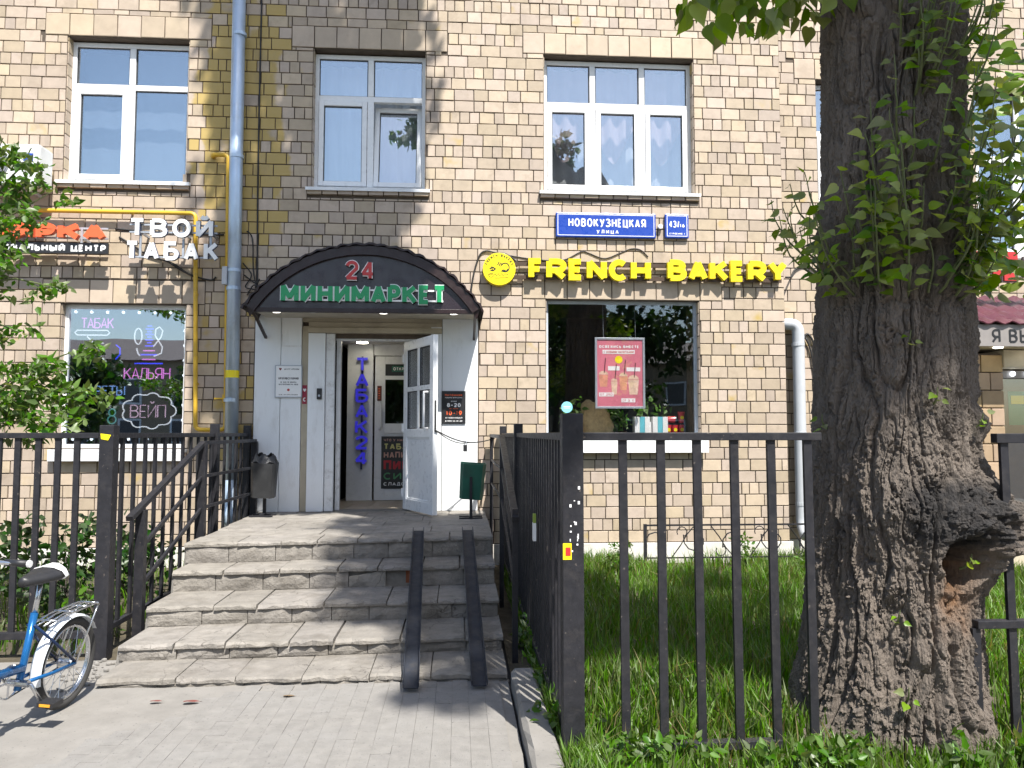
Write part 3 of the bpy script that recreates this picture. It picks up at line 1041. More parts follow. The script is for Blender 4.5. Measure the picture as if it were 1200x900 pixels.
for d_, (a, b, c, d) in near[:300]:
    o = link('brick', bme, None, wl, loc=((a + b) / 2, 0, (c + d) / 2), rot=(rng.uniform(-.0, .0), rng.uniform(-.006, .006), 0), scale=((b - a) - 2 * GAP, rng.uniform(.009, .0155), (d - c) - 2 * GAP))
brick_mass([b_ for d_, b_ in rest], 0.0, 'brick_rest', wl)
plan_r = brick_plan(SEAM + 0.02, WX1, 0.24, WZ1, EXCL_R, 9, (3, 2, 3))
brick_mass(plan_r, RY, 'brick_rest', wr)
# bricks of the window reveals (sides), one per course
rv = []
def reveal_bricks(h, y, depth):
    U = np.array(BU.v)
    mbx = MB()
    n = int((h[3] - h[2]) / CH)
    for side in (0, 1):
        for i in range(n + 1):
            c, d = h[2] + i * CH, min(h[2] + (i + 1) * CH, h[3])
            if d - c < 0.03:
                continue
            pr = rng.uniform(.006, .01)
            vv = []
            for ux, uy, uz in BU.v:
                yy_ = y + 0.004 + (ux + 0.5) * (depth - 0.012)
                zz = (c + d) / 2 + uz * ((d - c) - 2 * GAP)
                xx = h[0] - uy * pr if side == 0 else h[1] + uy * pr
                vv.append((xx, yy_, zz))
            mbx.add(vv, [tuple(reversed(f)) if side == 0 else f for f in BU.f])
    return mbx
for k in ('u1', 'u2', 'u3', 'l1', 'l2'):
    o = reveal_bricks(OPEN[k], 0.0, 0.16).build('reveal_brick', BRICK, wl, kind='stuff')

# lintel blocks and sill courses: single pieces
lbm = bpy.data.meshes.new('lintel_block')
lbm.from_pydata(BU.v, [], BU.f)
lbm.materials.append(MATS['lintel_block'])
def lintel(rect, y, parent, n):
    w = (rect[1] - rect[0]) / n
    for i in range(n):
        x = rect[0] + (i + 0.5) * w
        link('lintel_block', lbm, None, parent, loc=(x, y, (rect[2] + rect[3]) / 2), rot=(0, rng.uniform(-.008, .008), 0), scale=(w - 0.012, rng.uniform(.012, .02), rect[3] - rect[2] - 0.012))
for r_ in LINT:
    lintel(r_, 0.0, wl, max(4, round((r_[1] - r_[0]) / 0.29)))
lintel(lintel_rect(OPEN['u4'], 0.3), RY, wr, 7)
sbm = bpy.data.meshes.new('sill_brick')
sbm.from_pydata(BU.v, [], BU.f)
sbm.materials.append(BRICK)
for r_ in SILLC:
    n = round((r_[1] - r_[0]) / 0.185)
    w = (r_[1] - r_[0]) / n
    for i in range(n):
        link('sill_brick', sbm, None, wl, loc=(r_[0] + (i + .5) * w, 0, r_[3] - 0.062), rot=(rng.uniform(-.05, .02), 0, 0), scale=(w - 0.012, rng.uniform(.045, .055), 0.07))
# white plinth
MB().box(WX0, PORT[0] + 0.1, -0.035, -0.001, -0.1, 0.235).build('plinth', 'plinth_paint', wl, bevel=0.006)
MB().box(0.34, SEAM + 0.035, -0.035, -0.001, -0.1, 0.235).build('plinth', 'plinth_paint', wl, bevel=0.006)
MB().box(SEAM + 0.036, WX1, RY - 0.035, RY - 0.001, -0.1, 0.235).build('plinth', 'plinth_paint', wr, bevel=0.006)

# ------------------------------------------------ windows
def frame_ring(x0, x1, z0, z1, w, y0, y1):
    mb = MB()
    return mb.box(x0, x0 + w, y0, y1, z0, z1).box(x1 - w, x1, y0, y1, z0, z1).box(x0 + w, x1 - w, y0 + .001, y1 - .001, z0, z0 + w).box(x0 + w, x1 - w, y0 + .001, y1 - .001, z1 - w, z1)

def curtain(x0, x1, z0, z1, y, m, parent, amp=0.03, waves=9, hem=None):
    nx, nz = 60, 6
    V = []
    for i in range(nx + 1):
        x = x0 + (x1 - x0) * i / nx
        for j in range(nz + 1):
            z = z1 + (z0 - z1) * j / nz
            if hem:
                z = z1 + (z0 + hem(i / nx) - z1) * j / nz
            V.append((x, y + amp * math.sin(i / nx * waves * 2 * math.pi + 0.4 * math.sin(j)), z))
    F = [(i * (nz + 1) + j, (i + 1) * (nz + 1) + j, (i + 1) * (nz + 1) + j + 1, i * (nz + 1) + j + 1) for i in range(nx) for j in range(nz)]
    return link('curtain', np_mesh('curtain', V, F, True), m, parent)

def room(h, y, depth, parent, m='room_wall', extra=0.25):
    """the room behind a window: floor, ceiling, side and back walls"""
    a, b, c, d = h[0] - extra, h[1] + extra, h[2] - extra, h[3] + extra
    Y = y + depth
    MB().add([(a, y, c), (b, y, c), (b, y, d), (a, y, d), (a, Y, c), (b, Y, c), (b, Y, d), (a, Y, d)], [(4, 5, 6, 7), (0, 4, 7, 3), (1, 2, 6, 5), (3, 7, 6, 2), (0, 1, 5, 4)]).build('room', m, parent)

def upper_window(h, cols, y, sashes, transom=0.63, tilt=None, curt='curtain_white', dark=False):
    """white plastic window: cols columns, fixed lights over sashes"""
    win = bpy.data.objects.new('window', None)
    COL.objects.link(win)
    win.parent = bld
    x0, x1, z0, z1 = h
    yf = y + 0.12
    F = 0.055
    zt = z0 + (z1 - z0) * transom
    fr = frame_ring(x0, x1, z0, z1 - 0.02, F, yf, yf + 0.07)
    cw = (x1 - x0) / cols
    fr.box(x0 + F, x1 - F, yf + .002, yf + .068, zt - 0.035, zt + 0.035)
    for i in range(1, cols):
        xc = x0 + i * cw
        fr.box(xc - 0.04, xc + 0.04, yf - .001, yf + .066, z0 + F, zt - 0.036)
        fr.box(xc - 0.036, xc + 0.036, yf - .001, yf + .066, zt + 0.036, z1 - 0.02 - F)
    fr.build('frame', 'white_plastic', win, bevel=0.004)
    for i in range(cols):
        a, b = x0 + i * cw + 0.04, x0 + (i + 1) * cw - 0.04
        if i == 0:
            a = x0 + F
        if i == cols - 1:
            b = x1 - F
        # fixed upper light
        MB().box(a - .003, b + .003, yf + 0.03, yf + 0.036, zt + 0.033, z1 - 0.02 - F + .003).build('pane', 'window_glass', win)
        frame_ring(a, b, zt + 0.036, z1 - 0.02 - F, 0.008, yf + 0.018, yf + 0.03).build('seal', 'rubber_seal', win)
        if i in sashes:
            c, d = z0 + F + 0.004, zt - 0.04
            parts = []
            s_ = frame_ring(a + .004, b - .004, c, d, 0.062, yf - 0.018, yf + 0.05).build('sash', 'white_plastic', win, bevel=0.005)
            parts.append(s_)
            parts.append(frame_ring(a + .066, b - .066, c + .062, d - .062, 0.009, yf + 0.01, yf + 0.022).build('seal', 'rubber_seal', win))
            parts.append(MB().box(a + .06, b - .06, yf + 0.022, yf + 0.028, c + .056, d - .056).build('pane', 'window_glass', win))
            if tilt is not None and i == tilt:
                # tilted open inwards about its bottom edge
                M = Matrix.Translation((0, yf, c)) @ Matrix.Rotation(R(-8.0), 4, 'X') @ Matrix.Translation((0, -yf, -c))
                for p in parts:
                    p.data.transform(M)
        else:
            MB().box(a - .003, b + .003, yf + 0.03, yf + 0.036, z0 + F - .003, zt - 0.033).build('pane', 'window_glass', win)
            frame_ring(a, b, z0 + F, zt - 0.036, 0.008, yf + 0.018, yf + 0.03).build('seal', 'rubber_seal', win)
    # metal drip sill
    mb = MB()
    sx0, sx1 = x0 - 0.06, x1 + 0.06
    mb.add([(sx0, y - 0.075, z0 - 0.015), (sx1, y - 0.075, z0 - 0.015), (sx1, yf + 0.01, z0 + 0.035), (sx0, yf + 0.01, z0 + 0.035),
            (sx0, y - 0.075, z0 - 0.055), (sx1, y - 0.075, z0 - 0.055), (sx1, yf + .01, z0 - 0.012), (sx0, yf + .01, z0 - 0.012)],
           [(0, 1, 2, 3), (4, 7, 6, 5), (0, 4, 5, 1), (1, 5, 6, 2), (0, 3, 7, 4)])
    mb.build('sill', 'sill_metal', win)
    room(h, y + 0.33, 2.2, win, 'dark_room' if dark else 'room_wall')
    return win
w1 = upper_window(OPEN['u1'], 2, 0.0, (0,), 0.68)
curtain(OPEN['u1'][0], OPEN['u1'][1], OPEN['u1'][2] + .02, OPEN['u1'][3], 0.45, 'blind_blue', w1, 0.006, 5)
w2 = upper_window(OPEN['u2'], 2, 0.0, (0, 1), 0.67, tilt=1)
curtain(OPEN['u2'][0], OPEN['u2'][1], OPEN['u2'][2] + .02, OPEN['u2'][3], 0.50, 'curtain_white', w2, 0.025, 8)
w3 = upper_window(OPEN['u3'], 3, 0.0, (0, 1, 2), 0.66)
curtain(OPEN['u3'][0], OPEN['u3'][1], OPEN['u3'][2] + .02, OPEN['u3'][3], 0.42, 'curtain_pink', w3, 0.03, 10, hem=lambda t: 0.75 + 0.25 * math.cos(t * 6 * math.pi))
curtain(OPEN['u3'][0], OPEN['u3'][1], OPEN['u3'][2] + .02, OPEN['u3'][3] - .6, 0.55, 'curtain_white', w3, 0.02, 12)
w4 = upper_window(OPEN['u4'], 2, RY, (0,), 0.6)
curtain(OPEN['u4'][0], OPEN['u4'][1], OPEN['u4'][2] + .02, OPEN['u4'][3], RY + 0.45, 'curtain_white', w4, 0.02, 7)
w5 = upper_window(OPEN['u5'], 2, RY, (0,), 0.6, dark=True)

# ground floor: tobacco shop window
def shop_window(h, y, glass_m, frame_m, fw=0.045):
    win = bpy.data.objects.new('shop_window', None)
    COL.objects.link(win)
    win.parent = bld
    frame_ring(h[0], h[1], h[2], h[3], fw, y + 0.09, y + 0.15).build('frame', frame_m, win, bevel=0.004)
    MB().box(h[0] + fw - .003, h[1] - fw + .003, y + 0.112, y + 0.122, h[2] + fw - .003, h[3] - fw + .003).build('pane', glass_m, win)
    return win
mat('grey_frame', (0.45, 0.50, 0.56), rough=0.45, var=0.06, bump=0.05)
sw1 = shop_window(OPEN['l1'], 0.0, GL_TOB, 'white_plastic', 0.05)
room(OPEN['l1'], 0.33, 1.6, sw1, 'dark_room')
MB().box(OPEN['l1'][0] - 0.05, OPEN['l1'][1] + 0.05, -0.10, 0.10, OPEN['l1'][2] - 0.05, OPEN['l1'][2] - 0.012).box(OPEN['l1'][0] - .05, OPEN['l1'][1] + .05, -0.1, -0.085, OPEN['l1'][2] - 0.15, OPEN['l1'][2] - 0.05).build('sill', 'sill_metal', sw1, bevel=0.003)
sw2 = shop_window(OPEN['l2'], 0.0, GL_SHOP, 'grey_frame', 0.04)
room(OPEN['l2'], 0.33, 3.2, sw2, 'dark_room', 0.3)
MB().box(OPEN['l2'][0] - 0.1, OPEN['l2'][1] + 0.06, -0.13, 0.10, OPEN['l2'][2] - 0.03, OPEN['l2'][2] + 0.005).box(OPEN['l2'][0] - .1, OPEN['l2'][1] + .06, -0.13, -0.112, OPEN['l2'][2] - 0.16, OPEN['l2'][2] - 0.03).build('sill', 'white_plastic', sw2, bevel=0.003)
# inner display shelf and a few lit lamps deep in the room
MB().box(OPEN['l2'][0] - 0.2, OPEN['l2'][1] + 0.2, 0.34, 0.75, OPEN['l2'][2] + 0.02, OPEN['l2'][2] + 0.06).build('display_shelf', mat('shelf_wood', (0.12, 0.075, 0.04), rough=0.6), sw2)
MB().box(OPEN['l2'][1] - 0.02, OPEN['l2'][1] + 0.14, 0.34, 0.5, OPEN['l2'][2] - 0.05, OPEN['l2'][3]).build('wooden_post', 'shelf_wood', sw2)

# ------------------------------------------------ entrance portal: white cladding round the door
pt = bpy.data.objects.new('portal', None)
COL.objects.link(pt)
pt.parent = bld
LZ = 0.655
PY = -0.075
# side panels
mb = MB().box(-2.48, -2.17, PY, -0.001, LZ, 3.14)
mb.build('panel', 'white_panel', pt, bevel=0.004)
MB().box(-2.164, -1.92, PY - .003, -0.001, LZ, 3.14).build('panel', 'white_panel', pt, bevel=0.004)
MB().box(-0.20, 0.24, PY, -0.001, LZ, 3.14).build('panel', 'white_panel', pt, bevel=0.004)
MB().box(-0.34, -0.206, PY - .003, -0.001, LZ, 2.92).build('panel', 'white_panel', pt, bevel=0.004)
MB().box(-2.16, -1.925, PY - .012, PY - .004, 2.66, 2.675).box(-2.16, -2.15, PY - .012, PY - .004, 2.675, 3.1).build('joint_strip', 'white_worn', pt)
# beige strip, inner pilaster and worn door lining
MB().box(-1.915, -1.84, PY + .02, -0.001, LZ, 2.92).build('edge_strip', 'beige_trim', pt)
MB().box(-1.835, -1.63, PY - .02, 0.10, LZ, 2.83).build('pilaster', 'white_panel', pt, bevel=0.006)
MB().box(-1.625, -1.52, PY + .015, 0.14, LZ, 2.83).build('door_lining', 'white_worn', pt, bevel=0.005)
MB().box(-1.515, -1.46, 0.05, 0.13, LZ, 2.78).build('door_post', 'white_worn', pt, bevel=0.005)
# stepped header
for k, (za, zb, yo) in enumerate(((2.835, 2.90, 0.03), (2.902, 2.97, 0.0), (2.972, 3.04, -0.02), (3.042, 3.14, 0.01))):
    MB().box(-1.918 if k > 1 else -1.838, -0.207, PY - yo, -0.001 if k else 0.13, za, zb).build('header_band', 'beige_trim', pt, bevel=0.004)
MB().box(-1.62, -0.345, 0.04, 0.12, 2.755, 2.832).build('door_head', 'white_worn', pt, bevel=0.004)
# fixed half right of the opening
MB().box(-0.66, -0.60, 0.05, 0.12, LZ, 2.752).box(-0.60, -0.345, 0.07, 0.10, LZ, 2.752).build('fixed_leaf', 'white_plastic', pt, bevel=0.004)
MB().box(-1.515, -0.345, -0.004, 0.16, 0.60, LZ + 0.008).build('threshold', mat('threshold_steel', (0.25, 0.24, 0.22), rough=0.5, metal=0.6), pt)

# open door leaf: hinged at the middle post, swung out
leaf_w, dz0, dz1 = 0.92, LZ + 0.02, 2.735
hinge = Vector((-0.655, 0.045, 0))
fdir = Vector((-0.255, -0.80, 0)) - hinge
ang = math.atan2(fdir.y, fdir.x)
def to_leaf(o):
    o.data.transform(Matrix.Translation(hinge) @ Matrix.Rotation(ang, 4, 'Z'))
    return o
door = bpy.data.objects.new('door', None)
COL.objects.link(door)
door.parent = bld
T = 0.03
fr = MB().box(0, 0.10, -T, T, dz0, dz1).box(leaf_w - 0.10, leaf_w, -T, T, dz0, dz1)
fr.box(0.10, leaf_w - .10, -T + .001, T - .001, dz0, dz0 + 0.13).box(0.10, leaf_w - .10, -T + .001, T - .001, dz1 - 0.11, dz1)
zm = dz0 + 0.93
fr.box(0.10, leaf_w - .10, -T + .001, T - .001, zm - 0.05, zm + 0.05)
zq = (zm + dz1 - 0.06) / 2
fr.box(0.10, leaf_w - .10, -T + .004, T - .004, zq - 0.028, zq + 0.028)
fr.box(leaf_w / 2 - 0.03, leaf_w / 2 + 0.03, -T + .004, T - .004, zm + .05, zq - .0285).box(leaf_w / 2 - 0.03, leaf_w / 2 + 0.03, -T + .004, T - .004, zq + .0285, dz1 - .11)
to_leaf(fr.build('leaf_frame', 'white_plastic', door, bevel=0.004))
to_leaf(MB().box(0.1, leaf_w - .1, -.012, .012, dz0 + .13, zm - .05).build('leaf_panel', 'white_plastic', door))
to_leaf(frame_ring(.1, leaf_w - .1, dz0 + .13, zm - .05, .018, -.022, .022).build('bead', 'white_plastic', door, bevel=0.003))
for a, b in ((.1, leaf_w / 2 - .03), (leaf_w / 2 + .03, leaf_w - .1)):
    for c, d in ((zm + .05, zq - .028), (zq + .028, dz1 - .11)):
        to_leaf(MB().box(a - .003, b + .003, -.008, .008, c - .003, d + .003).build('pane', 'door_glass', door))
        to_leaf(frame_ring(a, b, c, d, .008, -.016, .016).build('seal', 'rubber_seal', door))
for s_ in (-1, 1):
    yh = s_ * (T + 0.05)
    xh = leaf_w - 0.05
    to_leaf(MB().tube([(xh - .10, s_ * T * .9, 1.66), (xh - .10, yh, 1.66), (xh - .10, yh, 1.69), (xh - .10, yh, 2.05), (xh - .10, yh, 2.08), (xh - .10, s_ * T * .9, 2.08)], 0.014, 8).build('handle', 'white_plastic', door, smooth=True))
to_leaf(MB().box(leaf_w, leaf_w + .004, -.012, .012, 1.62, 1.98).build('lock_plate', 'rubber_seal', door))
mb = MB()
for z in (dz0 + .2, dz0 + 1.0, dz1 - .2):
    mb = MB().cyl((-0.005, -0.035, z - .05), (-0.005, -0.035, z + .05), .012, n=8)
    to_leaf(mb.build('hinge', 'white_plastic', door))

# vestibule: floor, walls, ceiling, inner door
vb = bpy.data.objects.new('vestibule', None)
COL.objects.link(vb)
vb.parent = bld
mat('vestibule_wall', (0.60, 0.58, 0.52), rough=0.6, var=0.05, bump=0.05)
VX0, VX1, VY = -1.66, -0.345, 1.32
MB().box(VX0, VX1, 0.17, 3.0, 0.55, LZ + 0.004).build('floor', 'interior_tile', vb)
for i in range(5):
    for j in range(3):
        MB().box(VX0 + .004 + i * .265, VX0 + .261 + i * .265, 0.175 + j * .38, 0.55 + j * .38, LZ + .0045, LZ + .009).build('floor_tile', 'interior_tile', vb)
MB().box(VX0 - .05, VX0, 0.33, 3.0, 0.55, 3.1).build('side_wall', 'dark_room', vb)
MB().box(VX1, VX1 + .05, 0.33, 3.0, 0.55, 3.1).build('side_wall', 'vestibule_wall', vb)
MB().box(VX0, VX1, 0.33, 3.0, 2.86, 2.9).build('ceiling', 'vestibule_wall', vb)
MB().box(VX0, VX1, 3.0, 3.05, 0.55, 3.1).build('back_wall', mat('shop_far_wall', (0.16, 0.13, 0.1), rough=0.8), vb)
# partition with inner door
MB().box(-1.56, -1.20, VY, VY + .06, LZ + .01, 2.86).build('partition_panel', 'white_plastic', vb, bevel=.003)
MB().box(-1.19, VX1, VY, VY + .06, 2.70, 2.86).build('partition_panel', 'white_plastic', vb, bevel=.003)
idr = MB().box(-1.175, -1.03, VY + .003, VY + .055, LZ + .012, 2.69).box(-0.46, -0.35, VY + .003, VY + .055, LZ + .012, 2.69)
idr.box(-1.03, -0.46, VY + .004, VY + .054, LZ + .012, LZ + .17).box(-1.03, -.46, VY + .004, VY + .054, 2.58, 2.69).box(-1.03, -.46, VY + .004, VY + .054, 1.60, 1.74)
idr.build('inner_door_frame', 'white_plastic', vb, bevel=.004)
MB().box(-1.033, -.457, VY + .02, VY + .03, 1.735, 2.583).build('inner_pane', 'door_glass', vb)
MB().box(-1.033, -.457, VY + .02, VY + .04, LZ + .168, 1.602).build('inner_panel', 'white_plastic', vb)
MB().tube([(-1.10, VY, 1.66), (-1.10, VY - .06, 1.66), (-1.08, VY - .06, 1.70), (-1.08, VY - .06, 2.0), (-1.10, VY - .06, 2.04), (-1.10, VY, 2.04)], .016, 8).build('inner_handle', 'white_plastic', vb, smooth=True)
# ================================================================== canopy over the entrance
mat('canopy_brown', (0.020, 0.009, 0.009), rough=0.4, var=0.25, scale=6, bump=0.25, bscale=18, dist=0.008)
mat('tympanum_sheet', (0.028, 0.020, 0.026), rough=0.22, var=0.12, scale=3, bump=0.12, bscale=4, dist=0.02)
cn = thing('entrance_canopy', 'arched dark brown canopy above the white shop entrance', 'canopy', (-1.08, 0, 3.0))
CXc, CZ0, CHW, CRISE = -1.08, 3.03, 1.30, 0.70
CR = (CHW ** 2 + CRISE ** 2) / (2 * CRISE)
CZc = CZ0 + CRISE - CR
a_end = math.asin(CHW / CR)
def arch(t, r=0.0):
    a = a_end * t
    return CXc + (CR + r) * math.sin(a), CZc + (CR + r) * math.cos(a)
# roof shell: corrugated sheet with a ragged front edge
nT, nY = 72, 5
mb = MB()
vv = []
for i in range(nT + 1):
    t = -1.035 + 2.07 * i / nT
    rip = 0.010 * math.sin(i * 1.9)
    for j in range(nY + 1):
        y = -0.80 + 0.795 * j / nY - (rng.uniform(0, 0.012) if j == 0 else 0)
        for lay in (0, 1):
            x, z = arch(t, 0.035 + rip + (0.022 if lay else 0) + (rng.uniform(-.006, .006) if j == 0 else 0))
            vv.append((x, y, z))
ff = []
S = (nY + 1) * 2
for i in range(nT):
    for j in range(nY):
        for lay in (0, 1):
            ff.append((i * S + j * 2 + lay, (i + 1) * S + j * 2 + lay, (i + 1) * S + j * 2 + 2 + lay, i * S + j * 2 + 2 + lay))
    ff.append((i * S, i * S + 1, (i + 1) * S + 1, (i + 1) * S))
    ff.append((i * S + nY * 2, (i + 1) * S + nY * 2, (i + 1) * S + nY * 2 + 1, i * S + nY * 2 + 1))
mb.add(vv, ff).build('roof_sheet', 'canopy_brown', cn)
# front arch board and inset tympanum
def arch_ring(r0, r1, y0, y1, n=40):
    mb = MB()
    vv = []
    for i in range(n + 1):
        t = -1 + 2 * i / n
        for r, y in ((r0, y0), (r1, y0), (r1, y1), (r0, y1)):
            x, z = arch(t, r)
            vv.append((x, y, z))
    ff = [(i * 4 + k, i * 4 + (k + 1) % 4, i * 4 + 4 + (k + 1) % 4, i * 4 + 4 + k) for i in range(n) for k in range(4)]
    ff += [(0, 1, 2, 3), (n * 4 + 3, n * 4 + 2, n * 4 + 1, n * 4)]
    return mb.add(vv, ff)
arch_ring(-0.075, 0.028, -0.785, -0.735).build('arch_board', 'canopy_brown', cn)
poly = [arch(-1 + 2 * i / 40, -0.07) for i in range(41)]
mb = MB().prism(list(reversed(poly)), lambda u, v, k: (u, -0.72 - 0.02 * k, v))
mb.build('tympanum', 'tympanum_sheet', cn)
MB().box(CXc - CHW + .02, CXc + CHW - .02, -0.755, -0.70, CZ0 - 0.045, CZ0 + 0.004).build('front_rail', 'canopy_brown', cn, bevel=.003)
MB().box(CXc - CHW + .03, CXc + CHW - .03, -0.699, -0.085, CZ0 - 0.012, CZ0 + 0.004).build('soffit', mat('soffit_panel', (0.45, 0.42, 0.36), rough=0.6), cn)
for s_ in (-1, 1):
    x = CXc + s_ * (CHW - 0.03)
    MB().bar((x, -0.68, CZ0 - .03), (x, -0.08, CZ0 - 0.26), 0.03, 0.03).build('bracket', 'canopy_brown', cn)
    # torn flap of sheet at the corner
    MB().add([(x - .05, -.76, CZ0), (x + .06, -.77, CZ0 + .01), (x + .02 * s_, -.75, CZ0 - .11)], [(0, 1, 2)]).build('torn_flap', 'canopy_brown', cn)
LAMP = emitter('lamp_warm_white', (1.0, 0.96, 0.88), 6.0)
for i in range(6):
    x = CXc - 1.02 + i * 0.408
    lp = MB()
    lp.cyl((x, -0.66, CZ0 - 0.012), (x, -0.66, CZ0 - 0.03), 0.075, n=16)
    o = lp.build('spotlight', mat('lamp_rim', (0.5, 0.5, 0.52), rough=0.25, metal=0.8), cn)
    MB().cyl((x, -0.66, CZ0 - 0.0305), (x, -0.66, CZ0 - 0.034), 0.055, n=14).build('lamp_face', LAMP if i in (0, 3, 5) else MATS['white_plastic'], o)

# ================================================================== signs
mat('sign_green', (0.012, 0.28, 0.10), rough=0.35, var=0.05, bump=0.03)
mat('sign_red', (0.46, 0.03, 0.03), rough=0.35, var=0.05, bump=0.03)
mat('sign_white', (0.80, 0.80, 0.80), rough=0.35, var=0.02, bump=0.02)
mat('sign_yellow', (0.82, 0.66, 0.012), rough=0.35, var=0.04, bump=0.02)
mat('sign_blue', (0.018, 0.06, 0.36), rough=0.3, var=0.06, bump=0.03)
mat('sign_dark_blue', (0.012, 0.02, 0.09), rough=0.4)
mat('sign_orange', (0.72, 0.12, 0.04), rough=0.4, var=0.05, bump=0.03)
mat('sign_black', (0.018, 0.018, 0.02), rough=0.4, var=0.1, bump=0.02)
mat('sign_brown', (0.06, 0.035, 0.02), rough=0.5)
mat('rail_grey', (0.40, 0.43, 0.48), rough=0.4, metal=0.3)
mat('ink_grey', (0.12, 0.12, 0.13), rough=0.7, bump=0)

def rail(parent, x0, x1, z, y, h, m):
    MB().box(x0, x1, y, y + 0.02, z - h / 2, z + h / 2).build('rail', m, parent)

s = thing('shop_sign', 'red number 24 over green white-edged letters МИНИМАРКЕТ on the canopy front', 'sign', (-1.08, -0.78, 3.1))
sign_letters(s, 'МИНИМАРКЕТ', -2.02, -0.145, 3.085, 3.305, -0.765, 0.051, 0.028, 'sign_green', 0.12, 'sign_white', 0.010)
sign_letters(s, '24', -1.30, -0.97, 3.36, 3.58, -0.765, 0.036, 0.028, 'sign_red', 0.2, 'sign_white', 0.010)
rail(s, -1.98, -0.18, 3.245, -0.764, 0.02, 'sign_white')
rail(s, -1.98, -0.18, 3.125, -0.764, 0.02, 'sign_white')

s = thing('shop_sign', 'white block letters ТВОЙ ТАБАК on rails beside the yellow gas pipe', 'sign', (-3.4, -0.33, 3.65))
mat('letter_side_blue', (0.03, 0.05, 0.12), rough=0.4)
sign_letters(s, 'ТВОЙ', -3.905, -2.935, 3.93, 4.155, -0.30, 0.047, 0.035, 'sign_white', 0.30, 'letter_side_blue', 0.004)
sign_letters(s, 'ТАБАК', -3.945, -2.865, 3.652, 3.88, -0.30, 0.047, 0.035, 'sign_white', 0.34, 'letter_side_blue', 0.004)
for z in (4.09, 4.00, 3.70):
    rail(s, -3.92, -2.90, z, -0.285, 0.018, 'rail_grey')
for x in (-3.8, -3.3, -2.98):
    MB().box(x - .012, x + .012, -0.262, -0.004, 3.99, 4.014).build('stand_off', 'rail_grey', s)
    MB().box(x - .012, x + .012, -0.264, -0.262 + .02, 3.69, 4.10).build('upright', 'rail_grey', s)

s = thing('shop_sign', 'orange block letters above a black strip lettered РОВАЛЬНЫЙ ЦЕНТР', 'sign', (-4.8, -0.25, 3.74))
sign_letters(s, 'ИЯРКА', -5.56, -4.195, 3.885, 4.09, -0.24, 0.068, 0.06, 'sign_orange', 0.10)
MB().box(-5.9, -4.175, -0.25, -0.22, 3.735, 3.865).build('strip', 'sign_black', s, bevel=.003)
print_text(s, 'РОВАЛЬНЫЙ ЦЕНТР', -5.46, -4.20, 3.758, 3.842, -0.2502, 0.022, 'sign_white', 0.003)
rail(s, -5.8, -4.2, 4.05, -0.215, 0.02, 'rail_grey')
rail(s, -5.8, -4.2, 3.93, -0.215, 0.02, 'rail_grey')
for x in (-5.4, -4.5):
    MB().box(x - .012, x + .012, -0.195, -0.004, 3.915, 3.94).build('stand_off', 'rail_grey', s)
    MB().box(x - .012, x + .012, -0.219, -0.1955, 3.74, 4.06).build('upright', 'rail_grey', s)

s = thing('shop_sign', 'big yellow box letters FRENCH BAKERY on brown rails above the bakery window', 'sign', (2.5, -0.1, 3.5))
sign_letters(s, 'FRENCH', 0.868, 2.425, 3.522, 3.795, -0.075, 0.072, 0.065, 'sign_yellow', 0.10)
sign_letters(s, 'BAKERY', 2.64, 4.20, 3.532, 3.805, -0.075, 0.072, 0.065, 'sign_yellow', 0.10)
rail(s, 0.55, 4.15, 3.735, -0.074, 0.05, 'sign_brown')
rail(s, 0.55, 4.15, 3.565, -0.074, 0.05, 'sign_brown')
for x in (0.9, 1.7, 2.5, 3.3, 4.05):
    MB().box(x - .015, x + .015, -0.053, -0.006, 3.72, 3.75).build('stand_off', 'sign_brown', s)
    MB().box(x - .015, x + .015, -0.0535, -0.006, 3.55, 3.58).build('stand_off', 'sign_brown', s)

s = thing('round_sign', 'round yellow roundel sign with dark ornament left of bakery letters', 'sign', (0.5, -0.1, 3.45))
s['label'] = 'round yellow bakery emblem with dark ring lettering and baker drawing'
LC = (0.502, 3.652)
MB().cyl((LC[0], -0.13, LC[1]), (LC[0], -0.02, LC[1]), 0.205, n=48).build('disc', 'sign_yellow', s, bevel=.003)
MB().cyl((LC[0], -0.019, LC[1]), (LC[0], -0.005, LC[1]), 0.12, n=20).build('mount', 'sign_brown', s)
mb = MB()
word = 'FRENCH BAKERY'
for i, ch in enumerate(word):
    if ch == ' ':
        continue
    a = R(158 - 136 * i / (len(word) - 1))
    t = MB()
    glyph(t, ch, -0.011, -0.016, 0.022, 0.032, 0.006, 0.0012)
    rot = a - math.pi / 2
    for_k = [(LC[0] + 0.172 * math.cos(a) + x * math.cos(rot) - z * math.sin(rot), -0.1302 + y, LC[1] + 0.172 * math.sin(a) + x * math.sin(rot) + z * math.cos(rot)) for x, y, z in t.v]
    mb.add(for_k, t.f)
mb.build('ring_lettering', 'sign_black', s)
mb = MB()
def mark(pts, w):
    stroke_poly(mb, [(LC[0] + x, LC[1] + z) for x, z in pts], w, 0.0014 + 0.0003 * (len(mb.f) % 5), 0)
mark([(-.12, .00), (-.08, .02), (-.05, .0), (-.07, -.02), (-.11, -.02)], .016)
mark([(-.10, .03), (-.075, -.03)], .01)
mark([(-.02, .05), (.0, .09)], .012); mark([(.0, .04), (.02, .08)], .012); mark([(.02, .03), (.035, .075)], .010)
mark(arc(.075, .02, .05, .055, 150, -150, 14), .012)
mark([(.05, -.01), (.09, -.03), (.11, .0)], .016)
mark([(.02, -.03), (.07, -.035)], .006)
mark([(-.14, -.075)] + arc(-.1, -.08, .03, .025, 30, 330, 10) + [(-.05, -.06), (-.03, -.09), (-.01, -.06), (.01, -.09), (.03, -.055), (.05, -.09), (.08, -.06), (.12, -.075)], .005)
mark([(-.06, -.115), (.08, -.11), (.12, -.1)], .004)
o = mb.build('drawing', 'sign_black', s)
